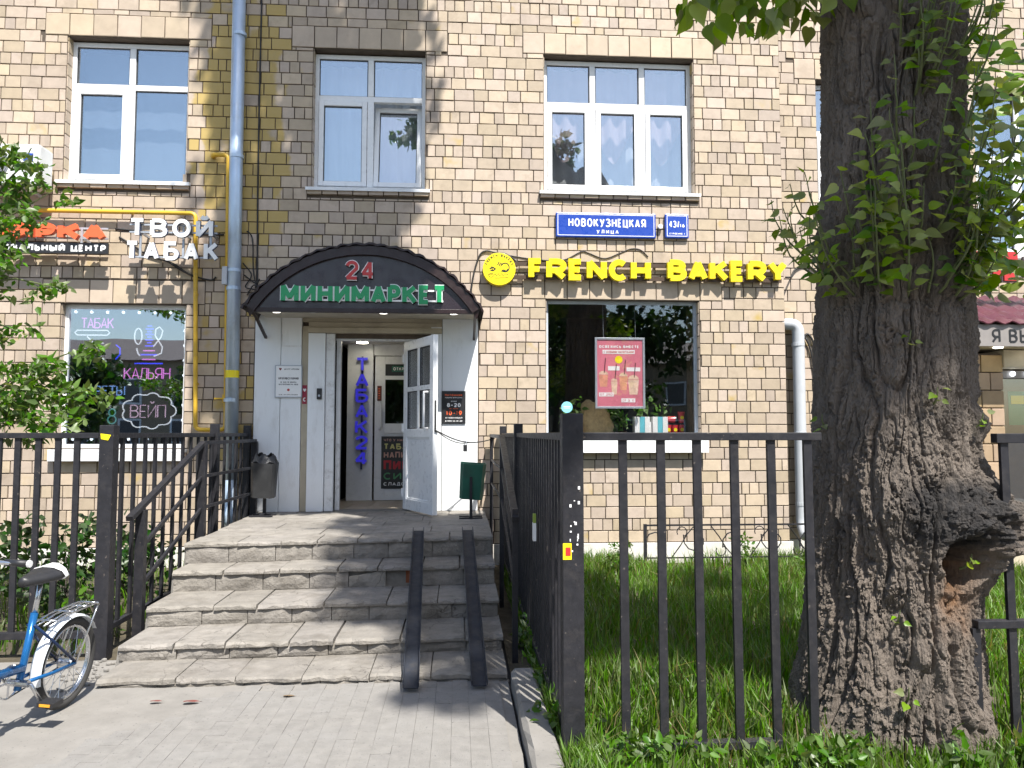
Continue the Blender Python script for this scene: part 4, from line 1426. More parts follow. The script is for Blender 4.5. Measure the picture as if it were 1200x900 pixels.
o.location = (0, -0.13, 0)

def blue_plate(name, label, x0, x1, z0, z1, d):
    p = thing(name, label, 'sign', ((x0 + x1) / 2, 0, z0), 'blue enamel address plates')
    MB().box(x0, x1, -d, -0.012, z0, z1).build('box', 'sign_blue', p, bevel=.012)
    mb = frame_ring(x0 + .022, x1 - .022, z0 + .022, z1 - .022, 0.008, -d - .0015, -d + .004)
    mb.build('border', 'sign_white', p)
    MB().box(x0 + .06, x0 + .10, -0.014, -0.004, (z0 + z1) / 2 - .02, (z0 + z1) / 2 + .02).build('mount', 'rail_grey', p)
    return p
s = blue_plate('street_name_plate', 'long blue street name plate reading НОВОКУЗНЕЦКАЯ УЛИЦА', 1.225, 2.515, 4.09, 4.41, 0.065)
print_text(s, 'НОВОКУЗНЕЦКАЯ', 1.385, 2.385, 4.225, 4.335, -0.0652, 0.019, 'sign_white', 0.002)
print_text(s, 'УЛИЦА', 1.745, 2.03, 4.140, 4.190, -0.0652, 0.011, 'sign_white', 0.002, 0.5)
s = blue_plate('house_number_plate', 'small square blue house number plate reading 43/16', 2.635, 2.945, 4.10, 4.415, 0.065)
print_text(s, '43/', 2.685, 2.82, 4.235, 4.325, -0.0652, 0.016, 'sign_white', 0.002)
print_text(s, '16', 2.825, 2.89, 4.24, 4.285, -0.0652, 0.010, 'sign_white', 0.002)
print_text(s, 'СТРОЕНИЕ 1', 2.69, 2.89, 4.145, 4.168, -0.0652, 0.006, 'sign_white', 0.002)
MB().cyl((2.575, -.02, 4.25), (2.575, -.07, 4.25), .03, n=10).build('junction_box', 'white_plastic', s)

# plaques by the door
s = thing('wall_plaque', 'white framed notice plaque on the white panel above the dark bin', 'sign', (-2.07, -.08, 2.0))
MB().box(-2.225, -1.905, -0.097, -0.0785, 2.04, 2.43).build('plate', 'sign_white', s, bevel=.006)
frame_ring(-2.228, -1.902, 2.037, 2.433, .012, -.101, -.08).build('frame', 'rail_grey', s, bevel=.002)
print_text(s, 'ЦЕНТР АРЕНДЫ', -2.12, -1.94, 2.375, 2.392, -.0972, .004, 'ink_grey')
print_text(s, 'КРУГЛОСУТОЧНО', -2.185, -1.945, 2.255, 2.285, -.0972, .008, 'ink_grey')
print_text(s, 'ВХОД СО ДВОРА', -2.16, -1.97, 2.215, 2.232, -.0972, .004, 'ink_grey')
print_text(s, 'БЕЗ ПЕРЕРЫВА НА ОБЕД', -2.18, -1.95, 2.188, 2.205, -.0972, .004, 'ink_grey')
MB().cyl((-2.065, -.0968, 2.13), (-2.065, -.0985, 2.13), .016, n=14).build('red_dot', 'sign_red', s)
print_text(s, 'ТЕЛЕФОН ДЛЯ СПРАВОК', -2.18, -1.95, 2.065, 2.078, -.0972, .003, 'ink_grey')
h_ = MB()
hp = [(0, -.018), (.016, .002), (.014, .014), (.006, .016), (0, .009), (-.006, .016), (-.014, .014), (-.016, .002)]
h_.prism([(-2.165 + u, 2.383 + v) for u, v in hp], lambda u, v, k: (u, -.0965 - .002 * k, v)).build('heart', mat('dark_red', (.16, .01, .02), rough=.5), s)
s = thing('sticker', 'narrow red sticker with white heart and handset on the door strip', 'sticker', (-1.875, -.06, 1.96))
MB().box(-1.905, -1.85, -0.058, -0.0545, 1.96, 2.19).build('backing', mat('sticker_red', (.30, .02, .05), rough=.5), s)
MB().prism([(-1.8775 + u * 1.2, 2.13 + v * 1.2) for u, v in hp], lambda u, v, k: (u, -.0582 - .001 * k, v)).build('heart', 'sign_white', s)
print_text(s, 'С', -1.895, -1.86, 1.99, 2.04, -.0582, .012, 'sign_white')
s = thing('door_bell', 'small black doorbell on the white door pilaster', 'bell', (-1.69, -.1, 2.02))
MB().box(-1.722, -1.662, -.118, -.0955, 2.015, 2.15).build('housing', 'sign_black', s, bevel=.006)
MB().cyl((-1.692, -.117, 2.06), (-1.692, -.122, 2.06), .014, n=12).build('button', 'rail_grey', s)
s = thing('opening_hours_sign', 'black opening hours board reading 8-20 and 10-19 behind the open door', 'sign', (-.06, -.08, 1.7))
MB().box(-0.205, 0.09, -.094, -.0785, 1.72, 2.125).build('board', 'sign_black', s, bevel=.005)
print_text(s, 'ПИТОМНИК', -.165, .05, 2.06, 2.085, -.0942, .007, 'sign_orange')
print_text(s, 'ТОВАРЫ ДЛЯ ДОМА', -.165, .05, 2.035, 2.048, -.0942, .003, 'sign_white')
print_text(s, 'БУДНИ', -.09, -.02, 1.99, 2.003, -.0942, .003, 'sign_white')
print_text(s, '8-20', -.14, .03, 1.925, 1.975, -.0942, .012, 'sign_white')
print_text(s, 'ВЫХОДНЫЕ', -.11, .0, 1.90, 1.912, -.0942, .003, 'sign_orange')
print_text(s, '10-19', -.15, .045, 1.825, 1.88, -.0942, .012, 'sign_orange')
print_text(s, 'УЛ. НОВОКУЗНЕЦКАЯ', -.16, .05, 1.785, 1.80, -.0942, .003, 'sign_white')
print_text(s, '8 903 10-19-20', -.16, .05, 1.745, 1.762, -.0942, .004, 'sign_white')

# inside the vestibule
s = thing('shop_sign', 'vertical blue box letters ТАБАК24 just inside the doorway', 'sign', (-1.38, 1.2, 1.1))
NEON_B = emitter('blue_lit_letter', (0.03, 0.025, 0.5), 0.3)
MB().box(-1.36, -1.335, 1.27, 1.30, 1.1, 2.68).build('mount_rail', 'sign_dark_blue', s)
for i, ch in enumerate('ТАБАК24'):
    z = 2.47 - i * 0.218
    mb = MB()
    glyph(mb, ch, 0, 0, 0.175, 0.19, 0.032, 0.04)
    o = link('letter', mb.mesh('letter'), NEON_B, s, loc=(-1.43, 1.255, z))
    mb = MB()
    glyph(mb, ch, -.009, -.009, 0.183, 0.203, 0.046, 0.02)
    link('outline', mb.mesh('outline'), 'rail_grey', o, loc=(-1.43, 1.268, z))
s = thing('door_poster', 'black poster on the inner door lettered ТАБАК НАПИТКИ ПИВО СИДР СЛАДОСТИ', 'poster', (-.75, 1.3, .8))
MB().box(-1.075, -.47, 1.314, 1.318, 0.83, 1.56).build('sheet', 'sign_black', s)
mat('poster_yellow', (.62, .58, .22), rough=.5); mat('poster_pink', (.55, .30, .24), rough=.5); mat('poster_red', (.5, .02, .03), rough=.5); mat('poster_green', (.08, .30, .12), rough=.5)
for txt, x1, z0, z1, w, m in (('ЧТО У НАС', -.75, 1.49, 1.525, .007, 'poster_pink'), ('ТАБАК', -.62, 1.375, 1.46, .02, 'poster_yellow'), ('НАПИТКИ', -.50, 1.255, 1.345, .018, 'poster_pink'), ('ПИВО', -.54, 1.085, 1.225, .032, 'poster_red'), ('СИДР', -.54, .955, 1.055, .02, 'poster_green'), ('СЛАДОСТИ', -.56, .87, .92, .011, 'sign_white')):
    print_text(s, txt, -1.04, x1, z0, z1, 1.3138, w, m)
s = thing('open_sign', 'small sign lettered ОТКРЫТО at the top of the inner door glass', 'sign', (-.85, 1.3, 2.48))
MB().box(-1.03, -.46, 1.326, 1.332, 2.42, 2.578).build('plate', 'sign_black', s)
MB().box(-.94, -.62, 1.322, 1.326, 2.47, 2.555).build('field', mat('open_green', (.02, .12, .08), rough=.5), s)
print_text(s, 'ОТКРЫТО', -.92, -.64, 2.49, 2.535, 1.3218, .009, 'sign_white')
MB().box(-1.03, -.46, 1.327, 1.333, 2.36, 2.415).build('cat_strip', 'sign_white', s)
s = thing('push_plate', 'narrow brown lettered strip on the inner door frame', 'sign', (-1.13, 1.3, 2.05))
MB().box(-1.14, -1.08, 1.314, 1.3225, 2.06, 2.27).build('strip', mat('push_brown', (.13, .03, .015), rough=.5), s)
for i in range(5):
    MB().box(-1.125, -1.10, 1.312, 1.3142, 2.09 + i * .033, 2.105 + i * .033).build('letter', 'sign_orange', s)
vl = thing('ceiling_lamp', 'small lit round lamp on the vestibule ceiling above the inner door', 'lamp', (-1.3, .8, 2.84))
MB().cyl((-1.3, .85, 2.83), (-1.3, .85, 2.859), .09, n=16).build('rim', 'lamp_rim', vl)
MB().cyl((-1.3, .85, 2.822), (-1.3, .85, 2.8295), .075, n=16).build('lamp_face', emitter('lamp_vestibule', (1.0, .93, .72), 22.0), vl)

# cord with a padlock tying the open door to the side railing
s = thing('padlocked_rope', 'black cord with a small padlock tying the open door to the railing', 'cord', (0, -.5, 1.5))
pts = [(-0.262, -0.80, 1.64)]
for i in range(1, 13):
    t = i / 12
    pts.append((-0.262 + t * 0.70, -0.80 + t * 0.45, 1.64 - 0.10 * t - 0.09 * math.sin(math.pi * t)))
MB().tube(pts, .007, 6).build('cord', 'black_cable', s, smooth=True)
MB().tube([(p[0], p[1] - .012, p[2] - .03 * math.sin(math.pi * i / 7)) for i, p in enumerate(pts[:8])], .005, 6).build('loop', 'black_cable', s, smooth=True)
MB().box(.06, .105, -.60, -.57, 1.39, 1.47).build('padlock', 'sign_black', s, bevel=.005)
MB().tube([(.07, -.585, 1.465), (.07, -.585, 1.505), (.083, -.585, 1.515), (.096, -.585, 1.505), (.096, -.585, 1.465)], .005, 6).build('shackle', 'rail_grey', s)

# ================================================================== tobacco window: neon-tube drawings
def neon(name, label, cat, strokes, mats, group='neon window drawings'):
    p = thing(name, label, cat, (strokes[0][0][0], .2, strokes[0][0][1]), group)
    for st_, m in zip(strokes, mats):
        MB().tube([(x, .22, z) for x, z in st_], .008, 6).build('tube', m, p, smooth=True)
    return p
NP = emitter('neon_pink', (.75, .22, .75), 1.1)
NB = emitter('neon_blue', (.03, .05, .9), 1.6)
NW = emitter('neon_white', (.75, .8, .85), .9)
NC = emitter('neon_pale_blue', (.2, .38, .8), .9)
def neon_word(label, word, x0, x1, z0, z1, m):
    p = thing('neon_word', label, 'neon sign', ((x0 + x1) / 2, .22, z0), 'neon words in the tobacco window')
    for c, x, W in layout(word, x0, x1, .25):
        for st_ in GL[c]:
            MB().tube([(x + u * W, .22, z0 + v * (z1 - z0)) for u, v in st_], .0065, 6).build('tube', m, p)
neon_word('pink neon word КАЛЬЯН under the hookah drawing', 'КАЛЬЯН', -4.14, -3.59, 2.28, 2.41, NP)
neon_word('pale pink neon word ВЕЙП inside the cloud outline', 'ВЕЙП', -4.05, -3.63, 1.80, 1.95, emitter('neon_pale_pink', (.72, .5, .66), .7))
neon_word('pink neon word ТАБАК half hidden by leaves', 'ТАБАК', -4.67, -4.29, 2.91, 3.03, NP)
neon_word('pale blue neon word ending РЕТЫ beside the leaves', 'РЕТЫ', -4.48, -4.13, 2.075, 2.185, NC)
cl = []
for i in range(9):
    a = i / 9 * 2 * math.pi
    cx_, cz_ = -3.83 + .245 * math.cos(a), 1.88 + .15 * math.sin(a)
    cl += [(cx_ + .085 * math.cos(b), cz_ + .075 * math.sin(b)) for b in [a - 1.0 + k * .34 for k in range(7)]]
cl.append(cl[0])
cl += []
neon('neon_cloud', 'white neon speech-cloud outline around a vape word', 'neon sign', [cl], [NW])
hk = [[(-4.02, 2.47), (-3.68, 2.47)], [(-3.93, 2.52), (-3.77, 2.52)], [(-3.95, 2.58), (-3.75, 2.58)], [(-3.92, 2.63), (-3.78, 2.63)], [(-3.9, 2.69), (-3.8, 2.69)]]
hm = [NB, NP, NB, NP, NB]
for i in range(7):
    hk.append([(-3.875 - .02 * (i % 2), 2.73 + i * .035), (-3.825 + .02 * (i % 2), 2.73 + i * .035)])
    hm.append(NB)
hk.append(arc(-3.985, 2.81, .045, .10, 0, 360, 16)); hm.append(NW)
hk.append([(-4.0, 2.66), (-3.985, 2.60), (-3.96, 2.565)]); hm.append(NW)
hk.append([(-3.79, 2.56), (-3.70, 2.60), (-3.69, 2.68), (-3.78, 2.82), (-3.775, 2.90), (-3.73, 2.93), (-3.69, 2.88), (-3.71, 2.80), (-3.80, 2.68)]); hm.append(NW)
neon('neon_hookah', 'blue and white neon hookah drawing with a curled hose', 'neon sign', hk, hm)
neon('neon_outline', 'white and blue neon drawing half hidden by leaves', 'neon sign', [[(-4.72, 2.82), (-4.36, 2.82), (-4.33, 2.85), (-4.36, 2.88), (-4.72, 2.88), (-4.75, 2.85), (-4.72, 2.82)], [(-4.6, 2.80), (-4.52, 2.72), (-4.40, 2.72)], [(-4.25, 2.70), (-4.2, 2.66), (-4.2, 2.58), (-4.25, 2.52)]], [NW, NW, NB])
neon('neon_glyph', 'small teal neon figure left of the cloud outline', 'neon sign', [arc(-4.27, 1.86, .04, .045, 0, 360, 12), arc(-4.27, 1.77, .05, .05, 0, 360, 12)], [emitter('neon_teal', (.1, .35, .35), .7)] * 2)
BULB = emitter('garland_bulb', (.85, .92, 1.0), 2.2)
gar = thing('bulb_garland', 'garland of small round bulbs around the tobacco window', 'garland', (-4.07, .16, 3.1))
bpos = [(-4.72 + i * .19, 3.10) for i in range(8)] + [(-3.40, 3.06 - i * .185) for i in range(9)] + [(-4.70 + i * .22, 1.53) for i in range(7)]
for x, z in bpos:
    MB().ball((x, .165, z), .019, 8, 6).build('bulb', BULB, gar, smooth=True)
MB().tube([(-4.72, .172, 3.10), (-3.40, .172, 3.10), (-3.40, .172, 1.53), (-4.72, .172, 1.53)], .003, 5).build('wire', 'black_cable', gar)

# ================================================================== bakery window: poster and goods
s = thing('framed_poster', 'pink framed poster of iced drinks hanging in the bakery window', 'poster', (2.07, .2, 1.93))
PX0, PX1, PZ0, PZ1, PYp = 1.765, 2.385, 1.935, 2.82, .14
MB().box(PX0, PX1, PYp, PYp + .02, PZ0, PZ1).build('sheet', mat('poster_pink_sheet', (.60, .17, .23), rough=.5, var=.18, scale=2.2, bump=0), s)
frame_ring(PX0 - .015, PX1 + .015, PZ0 - .015, PZ1 + .015, .028, PYp - .012, PYp + .022).build('frame', 'rail_grey', s, bevel=.002)
print_text(s, 'ОСВЕЖИСЬ ВМЕСТЕ', PX0 + .04, PX1 - .06, 2.70, 2.735, PYp - .0003, .009, 'sign_white')
def lbl(x0, x1, z0, z1, t=None):
    MB().box(x0, x1, PYp - .002, PYp - .0004, z0, z1).build('label_field', 'sign_white', s)
    if t:
        print_text(s, t, x0 + .015, x1 - .015, z0 + .01, z1 - .012, PYp - .0022, .004, 'poster_red')
lbl(1.85, 2.27, 2.625, 2.675, 'С НОВЫМИ НАПИТКАМИ')
lbl(1.92, 2.07, 2.41, 2.465); lbl(2.16, 2.34, 2.40, 2.45); lbl(1.80, 1.99, 2.075, 2.125, 'ОТ 290'); lbl(2.09, 2.27, 2.0, 2.05, 'ОТ 350')
MB().cyl((2.06, PYp - .0008, 2.55), (2.06, PYp - .002, 2.55), .05, n=20).build('emblem', 'sign_yellow', s)
mat('drink_peach', (.66, .30, .20), rough=.4, var=.3, scale=18, bump=0); mat('drink_cream', (.70, .50, .38), rough=.4, var=.3, scale=18, bump=0); mat('straw_dark', (.10, .02, .04), rough=.5)
for (x, z, w, h, m) in ((1.86, 2.20, .12, .15, 'drink_peach'), (2.0, 2.10, .08, .17, 'drink_cream'), (2.12, 2.16, .11, .17, 'drink_peach'), (2.25, 2.10, .14, .19, 'drink_cream')):
    MB().prism([(x - w * .38, z), (x + w * .38, z), (x + w * .5, z + h), (x - w * .5, z + h)], lambda u, v, k: (u, PYp - .0003 - .0014 * k, v)).build('printed_cup', m, s)
    MB().prism([(x + w * .5 * math.cos(R(t_)), z + h + .006 + w * .4 * math.sin(R(t_))) for t_ in range(0, 181, 20)], lambda u, v, k: (u, PYp - .0004 - .0012 * k, v)).build('printed_lid', 'drink_cream', s)
    MB().prism([(x + .004, z + h + .03), (x + .016, z + h + .03), (x + .034, z + h + .22), (x + .022, z + h + .22)], lambda u, v, k: (u, PYp - .0006 - .0016 * k, v)).build('printed_straw', 'straw_dark', s)
MB().tube([(PX0 + .1, PYp + .01, PZ1), (PX0 + .1, PYp + .05, 3.29)], .002, 5).tube([(PX1 - .1, PYp + .01, PZ1), (PX1 - .1, PYp + .05, 3.29)], .002, 5).build('hanging_wire', 'rail_grey', s)
s = thing('sticker', 'round pale blue sticker on the bakery window glass', 'sticker', (1.38, .1, 1.86))
MB().cyl((1.38, .108, 1.935), (1.38, .111, 1.935), .072, n=24).build('disc', mat('sticker_cyan', (.22, .55, .66), rough=.5), s)
MB().box(1.335, 1.425, .1055, .1078, 1.94, 1.947).box(1.34, 1.42, .1055, .1078, 1.92, 1.927).build('lines', 'sign_white', s)

SH = OPEN['l2'][2] + 0.06
mat('burlap', (.60, .43, .21), rough=.95, var=.25, scale=25, bump=.7, bscale=90, dist=.006)
s = thing('burlap_sack', 'slumped tan burlap sack in the bakery window display', 'sack', (1.82, .55, SH))
nU, nV = 24, 12
V = []
for j in range(nV + 1):
    v = j / nV
    for i in range(nU):
        a = 2 * math.pi * i / nU
        r = (0.2 * (1 - .35 * v ** 1.5) + .02 * math.sin(3 * a + 5 * v) + .012 * math.sin(7 * a - 9 * v)) * (1 if v < .97 else .8)
        V.append((1.83 + r * 1.15 * math.cos(a), .56 + r * .7 * math.sin(a), SH + .40 * v - .06 * v * math.cos(a - .6) + .015 * math.sin(4 * a)* v))
F = [(j * nU + i, j * nU + (i + 1) % nU, (j + 1) * nU + (i + 1) % nU, (j + 1) * nU + i) for j in range(nV) for i in range(nU)]
V.append((1.81, .56, SH + .36)); 
me = np_mesh('sack_body', V, F, True)
link('sack_body', me, 'burlap', s)
V2 = [(1.83 + .13 * math.cos(2 * math.pi * i / 14), .56 + .085 * math.sin(2 * math.pi * i / 14), SH + .37 + .02 * math.sin(i * 2.1)) for i in range(14)] + [(1.82, .56, SH + .40)]
MB().add(V2, [(i, (i + 1) % 14, 14) for i in range(14)]).build('folded_mouth', 'burlap', s, smooth=True)
mat('planter_cyan', (.12, .48, .58), rough=.5); mat('plant_leaf', (.12, .26, .05), rough=.5, transl=.3, island=.25)
for k, x in enumerate((2.42, 2.66)):
    s = thing('gift_box', ('blue and white striped box holding a small plant' if k == 0 else 'blue and white striped box next to the red cups'), 'box', (x, .45, SH), 'striped boxes in the bakery window')
    for j in range(3):
        MB().box(x - .10 + j * .068, x - .10 + j * .068 + .066, .39, .52, SH, SH + .24).build('stripe_panel', 'planter_cyan' if j == 1 else 'sign_white', s, bevel=.002)
s = thing('box', 'white carton between the two striped boxes', 'box', (2.55, .48, SH))
s.name = 'white_carton'
MB().box(2.52, 2.55, .42, .52, SH, SH + .17).build('side', 'sign_white', s, bevel=.002)
MB().box(2.5505, 2.556, .42, .52, SH, SH + .17).build('edge', 'rail_grey', s)
def small_plant(x, y, z, n, size, label, hgt=.2):
    p = thing('potted_plant', label, 'plant', (x, y, z), 'small plants in the bakery window')
    MB().tube([(x, y, z), (x, y, z + .05), (x, y, z + .0501)], [.045, .055, .05], 12).build('pot', 'shelf_wood', p)
    V, F = clump_leaves([(x, y, z + .05 + hgt * .6, hgt * .7, .9)], n / (hgt * hgt * .49), size)
    link('foliage', np_mesh('foliage', V, F), 'plant_leaf', p)
    MB().tube([(x, y, z + .04), (x + .01, y, z + .05 + hgt * .6)], .004, 5).build('stem', 'plant_leaf', p)
small_plant(2.42, .455, SH + .2, 26, .10, 'small leafy plant growing out of a striped box', .24)
small_plant(2.20, .60, SH, 60, .06, 'low grey-green plant beside the burlap sack', .2)
small_plant(2.06, .72, SH, 90, .08, 'bushy dark plant behind the burlap sack', .32)
small_plant(2.70, .68, SH, 60, .08, 'leafy plant behind the striped boxes and cups', .36)
small_plant(1.55, .70, SH, 70, .09, 'tall dark plant between sack and window jamb', .40)
mat('cup_red', (.55, .025, .035), rough=.4, var=.05)
for k, (x, z, lay) in enumerate(((2.78, 0, 0), (2.87, 0, 0), (2.96, 0, 0), (2.96, .16, 0), (2.80, .17, 1), (2.83, .0, 0))):
    lab = ('red paper cup lying on its side on top of the cups' if lay else 'red paper cup with yellow emblem standing on another cup' if z else ('red paper cup touching the striped box', 'red paper cup in the middle of the bottom row', 'red paper cup carrying another cup on its lid', '', '', 'red paper cup half hidden behind the bottom row')[k])
    s = thing('paper_cup', lab, 'cup', (x, .45 if k < 5 else .56, SH + z), 'red paper cups')
    y0 = .45 if k < 5 else .56
    if lay:
        MB().tube([(x - .07, y0, SH + .205), (x + .07, y0, SH + .205)], [.036, .046], 16).build('body', 'cup_red', s, smooth=False)
        MB().tube([(x + .07, y0, SH + .205), (x + .082, y0, SH + .205)], .049, 16).build('lid', 'sign_black', s)
    else:
        MB().tube([(x, y0, SH + z), (x, y0, SH + z + .135)], [.034, .046], 16).build('body', 'cup_red', s)
        MB().tube([(x, y0, SH + z + .135), (x, y0, SH + z + .15)], .048, 16).build('lid', 'sign_black' if k != 3 else 'cup_red', s)
        MB().tube([(x, y0 - .042, SH + z + .07), (x, y0 - .046, SH + z + .07)], .024, 14).build('emblem', 'sign_yellow', s)

# ================================================================== pipes, cables, air conditioner
s = thing('downpipe', 'tall galvanised downpipe running down the brick wall left of the canopy', 'pipe', (-2.72, -.14, .3))
MB().cyl((-2.755, -.13, 8.0), (-2.72, -.13, 1.05), .078, n=18).build('pipe', 'galvanised', s, smooth=True)
MB().tube([(-2.72, -.13, 1.08), (-2.72, -.13, .85), (-2.71, -.17, .66), (-2.70, -.26, .52)], .076, 16).build('shoe', 'galvanised', s, smooth=True)
for z in (6.55, 5.0, 3.58, 3.36, 2.0):
    MB().cyl((-2.735, -.13, z - .02), (-2.735, -.13, z + .02), .085, n=18).build('collar', 'galvanised', s)
    MB().box(-2.75, -2.72, -.055, -.006, z - .012, z + .012).build('bracket', 'galvanised', s)
MB().box(-2.86, -2.80, -.2, -.1, 3.40, 3.62).build('junction_box', 'grey_paint', s, bevel=.004)
MB().cyl((-2.727, -.13, 2.27), (-2.727, -.13, 2.36), .0795, n=18).build('yellow_sticker', 'sign_yellow', s)
s = thing('gas_pipe', 'yellow gas pipe looping down the wall beside the galvanised downpipe', 'pipe', (-3.0, -.12, 1.6))
def bend(P, r=.06, n=5):
    P = [Vector(p) for p in P]
    out = [P[0]]
    for i in range(1, len(P) - 1):
        a, b = (P[i - 1] - P[i]).normalized(), (P[i + 1] - P[i]).normalized()
        p0, p1 = P[i] + a * r, P[i] + b * r
        for k in range(n + 1):
            t = k / n
            out.append(p0 * (1 - t) ** 2 + P[i] * 2 * t * (1 - t) + p1 * t * t)
    return out + [P[-1]]
MB().tube(bend([(-3.05, -.004, 5.03), (-3.05, -.10, 5.03), (-2.845, -.10, 5.03), (-2.80, -.10, 1.645), (-3.155, -.10, 1.645), (-3.22, -.10, 4.29), (-5.12, -.10, 4.29), (-5.12, -.004, 4.29)], .07), .026, 10).build('pipe', 'gas_yellow', s, smooth=True)
for x, z in ((-2.83, 3.9), (-2.81, 2.4), (-3.20, 3.3), (-3.17, 2.2), (-4.0, 4.29)):
    MB().box(x - .012, x + .012, -.078, -.004, z - .012, z + .012).build('clip', 'gas_yellow', s)
vlv = MB().cyl((-2.807, -.10, 1.97), (-2.807, -.10, 2.07), .040, n=8).build('valve', 'gas_yellow', s)
MB().bar((-2.81, -.145, 2.02), (-2.93, -.145, 2.02), .012, .02).cyl((-2.81, -.10, 2.02), (-2.81, -.15, 2.02), .014, n=8).build('valve_handle', 'gas_yellow', vlv)
s = thing('downpipe', 'short grey painted pipe with an elbow at the brick wall corner', 'pipe', (4.41, .0, .3))
MB().tube(bend([(4.14, .08, 3.02), (4.40, .03, 3.02), (4.39, .03, .42), (4.39, -.10, .30)], .12, 7), .076, 16).build('pipe', 'grey_paint', s, smooth=True)
for z in (2.75, 1.6, .7):
    MB().cyl((4.394, .03, z - .02), (4.394, .03, z + .02), .082, n=16).build('collar', 'grey_paint', s)
    MB().box(4.385, 4.405, .105, RY - .01, z - .01, z + .01).build('bracket', 'grey_paint', s)

def cable(label, paths, r=.009, m='black_cable'):
    c = thing('wall_cable', label, 'cable', paths[0][0])
    for P in paths:
        sm = [Vector(p) for p in P]
        out = []
        for i in range(len(sm) - 1):
            p0, p1, p2, p3 = sm[max(i - 1, 0)], sm[i], sm[i + 1], sm[min(i + 2, len(sm) - 1)]
            for k in range(6):
                t = k / 6
                out.append(0.5 * ((2 * p1) + (p2 - p0) * t + (2 * p0 - 5 * p1 + 4 * p2 - p3) * t * t + (3 * p1 - p0 - 3 * p2 + p3) * t ** 3))
        out.append(sm[-1])
        MB().tube(out, r, 6).build('strand', m, c, smooth=True)
    return c
cable('thin black cable hanging straight down right of the downpipe', [[(-2.50, -.022, 7.9), (-2.505, -.022, 6), (-2.50, -.022, 4.6), (-2.49, -.022, 3.9), (-2.48, -.03, 3.4)]], .011)
cable('tangle of black wires between downpipe and canopy corner', [[(-2.62, -.03, 4.1), (-2.55, -.03, 4.0), (-2.53, -.03, 3.6), (-2.46, -.05, 3.3)], [(-2.66, -.03, 3.7), (-2.55, -.04, 3.55), (-2.62, -.04, 3.4), (-2.48, -.05, 3.35), (-2.55, -.05, 3.2)], [(-2.64, -.03, 3.55), (-2.5, -.03, 3.45), (-2.45, -.05, 3.5)], [(-2.6, -.03, 3.3), (-2.52, -.05, 3.42), (-2.44, -.06, 3.38)]], .008)
cable('black cable looping from canopy up to the round yellow emblem', [[(.14, -.03, 3.30), (.19, -.03, 3.62), (.26, -.03, 3.84), (.34, -.03, 3.90), (.45, -.03, 3.88), (.60, -.03, 3.86), (.75, -.03, 3.75)]], .011)
cable('thin loose wires running along the top of the bakery letters', [[(.62, -.02, 3.85), (1.0, -.02, 3.80), (1.32, -.02, 3.80), (1.55, -.02, 3.91), (1.64, -.02, 3.90), (1.85, -.02, 3.83), (2.05, -.02, 3.90), (2.2, -.02, 3.96), (2.32, -.02, 3.95), (2.42, -.02, 3.86)]], .007)
cable('black cable arching from the last bakery letter towards the tree', [[(4.22, -.03, 3.62), (4.30, -.02, 3.63), (4.40, .1, 3.74), (4.50, .13, 3.80), (4.62, .13, 3.80), (4.78, .13, 3.70), (4.95, .13, 3.72)]], .012)
cable('two black cables hanging beside the grey corner pipe', [[(4.52, .13, 2.85), (4.58, .13, 2.9), (4.66, .12, 2.7), (4.68, .12, 2.0), (4.60, .13, 1.4)], [(4.54, .12, 2.85), (4.62, .12, 2.6), (4.70, .12, 1.8)]], .014)
cable('loose dark wires behind the white tobacco letters', [[(-4.15, -.02, 4.0), (-3.95, -.03, 3.88), (-3.8, -.03, 3.78), (-3.5, -.03, 3.68), (-3.3, -.03, 3.55), (-3.05, -.03, 3.48), (-2.98, -.03, 3.52)], [(-4.2, -.02, 4.1), (-3.6, -.02, 4.06), (-2.9, -.02, 4.05)], [(-3.55, -.03, 3.7), (-3.4, -.04, 3.60), (-3.2, -.04, 3.5)]], .011)

mat('fascia_dark', (.16, .165, .17), rough=.6)
s = thing('air_conditioner', 'white outdoor air conditioner unit on the wall above the orange sign', 'air conditioner', (-5.3, -.3, 4.55))
MB().box(-5.75, -4.90, -.44, -.14, 4.50, 4.98).build('housing', mat('ac_white', (.66, .67, .67), rough=.5, var=.06, dirt=(.4, .38, .35), dirt_amt=.35), s, bevel=.015)
for i in range(9):
    MB().tube([(-5.44 + (.02 + .022 * i) * math.cos(a), -.448, 4.74 + (.02 + .022 * i) * math.sin(a)) for a in [k * math.pi / 12 for k in range(24)]], .003, 5, closed=True).build('fan_grille_ring', 'rail_grey', s)
MB().cyl((-5.44, -.4415, 4.74), (-5.44, -.443, 4.74), .2, n=28).build('fan_shadow', 'fascia_dark', s)
MB().box(-5.08, -4.97, -.4435, -.4405, 4.78, 4.87).build('blue_label', 'sign_blue', s)
for x in (-5.6, -5.1):
    MB().bar((x, -.42, 4.485), (x, -.004, 4.485), .03, .03).bar((x, -.40, 4.47), (x, -.01, 4.22), .02, .02).build('bracket', 'grey_paint', s)

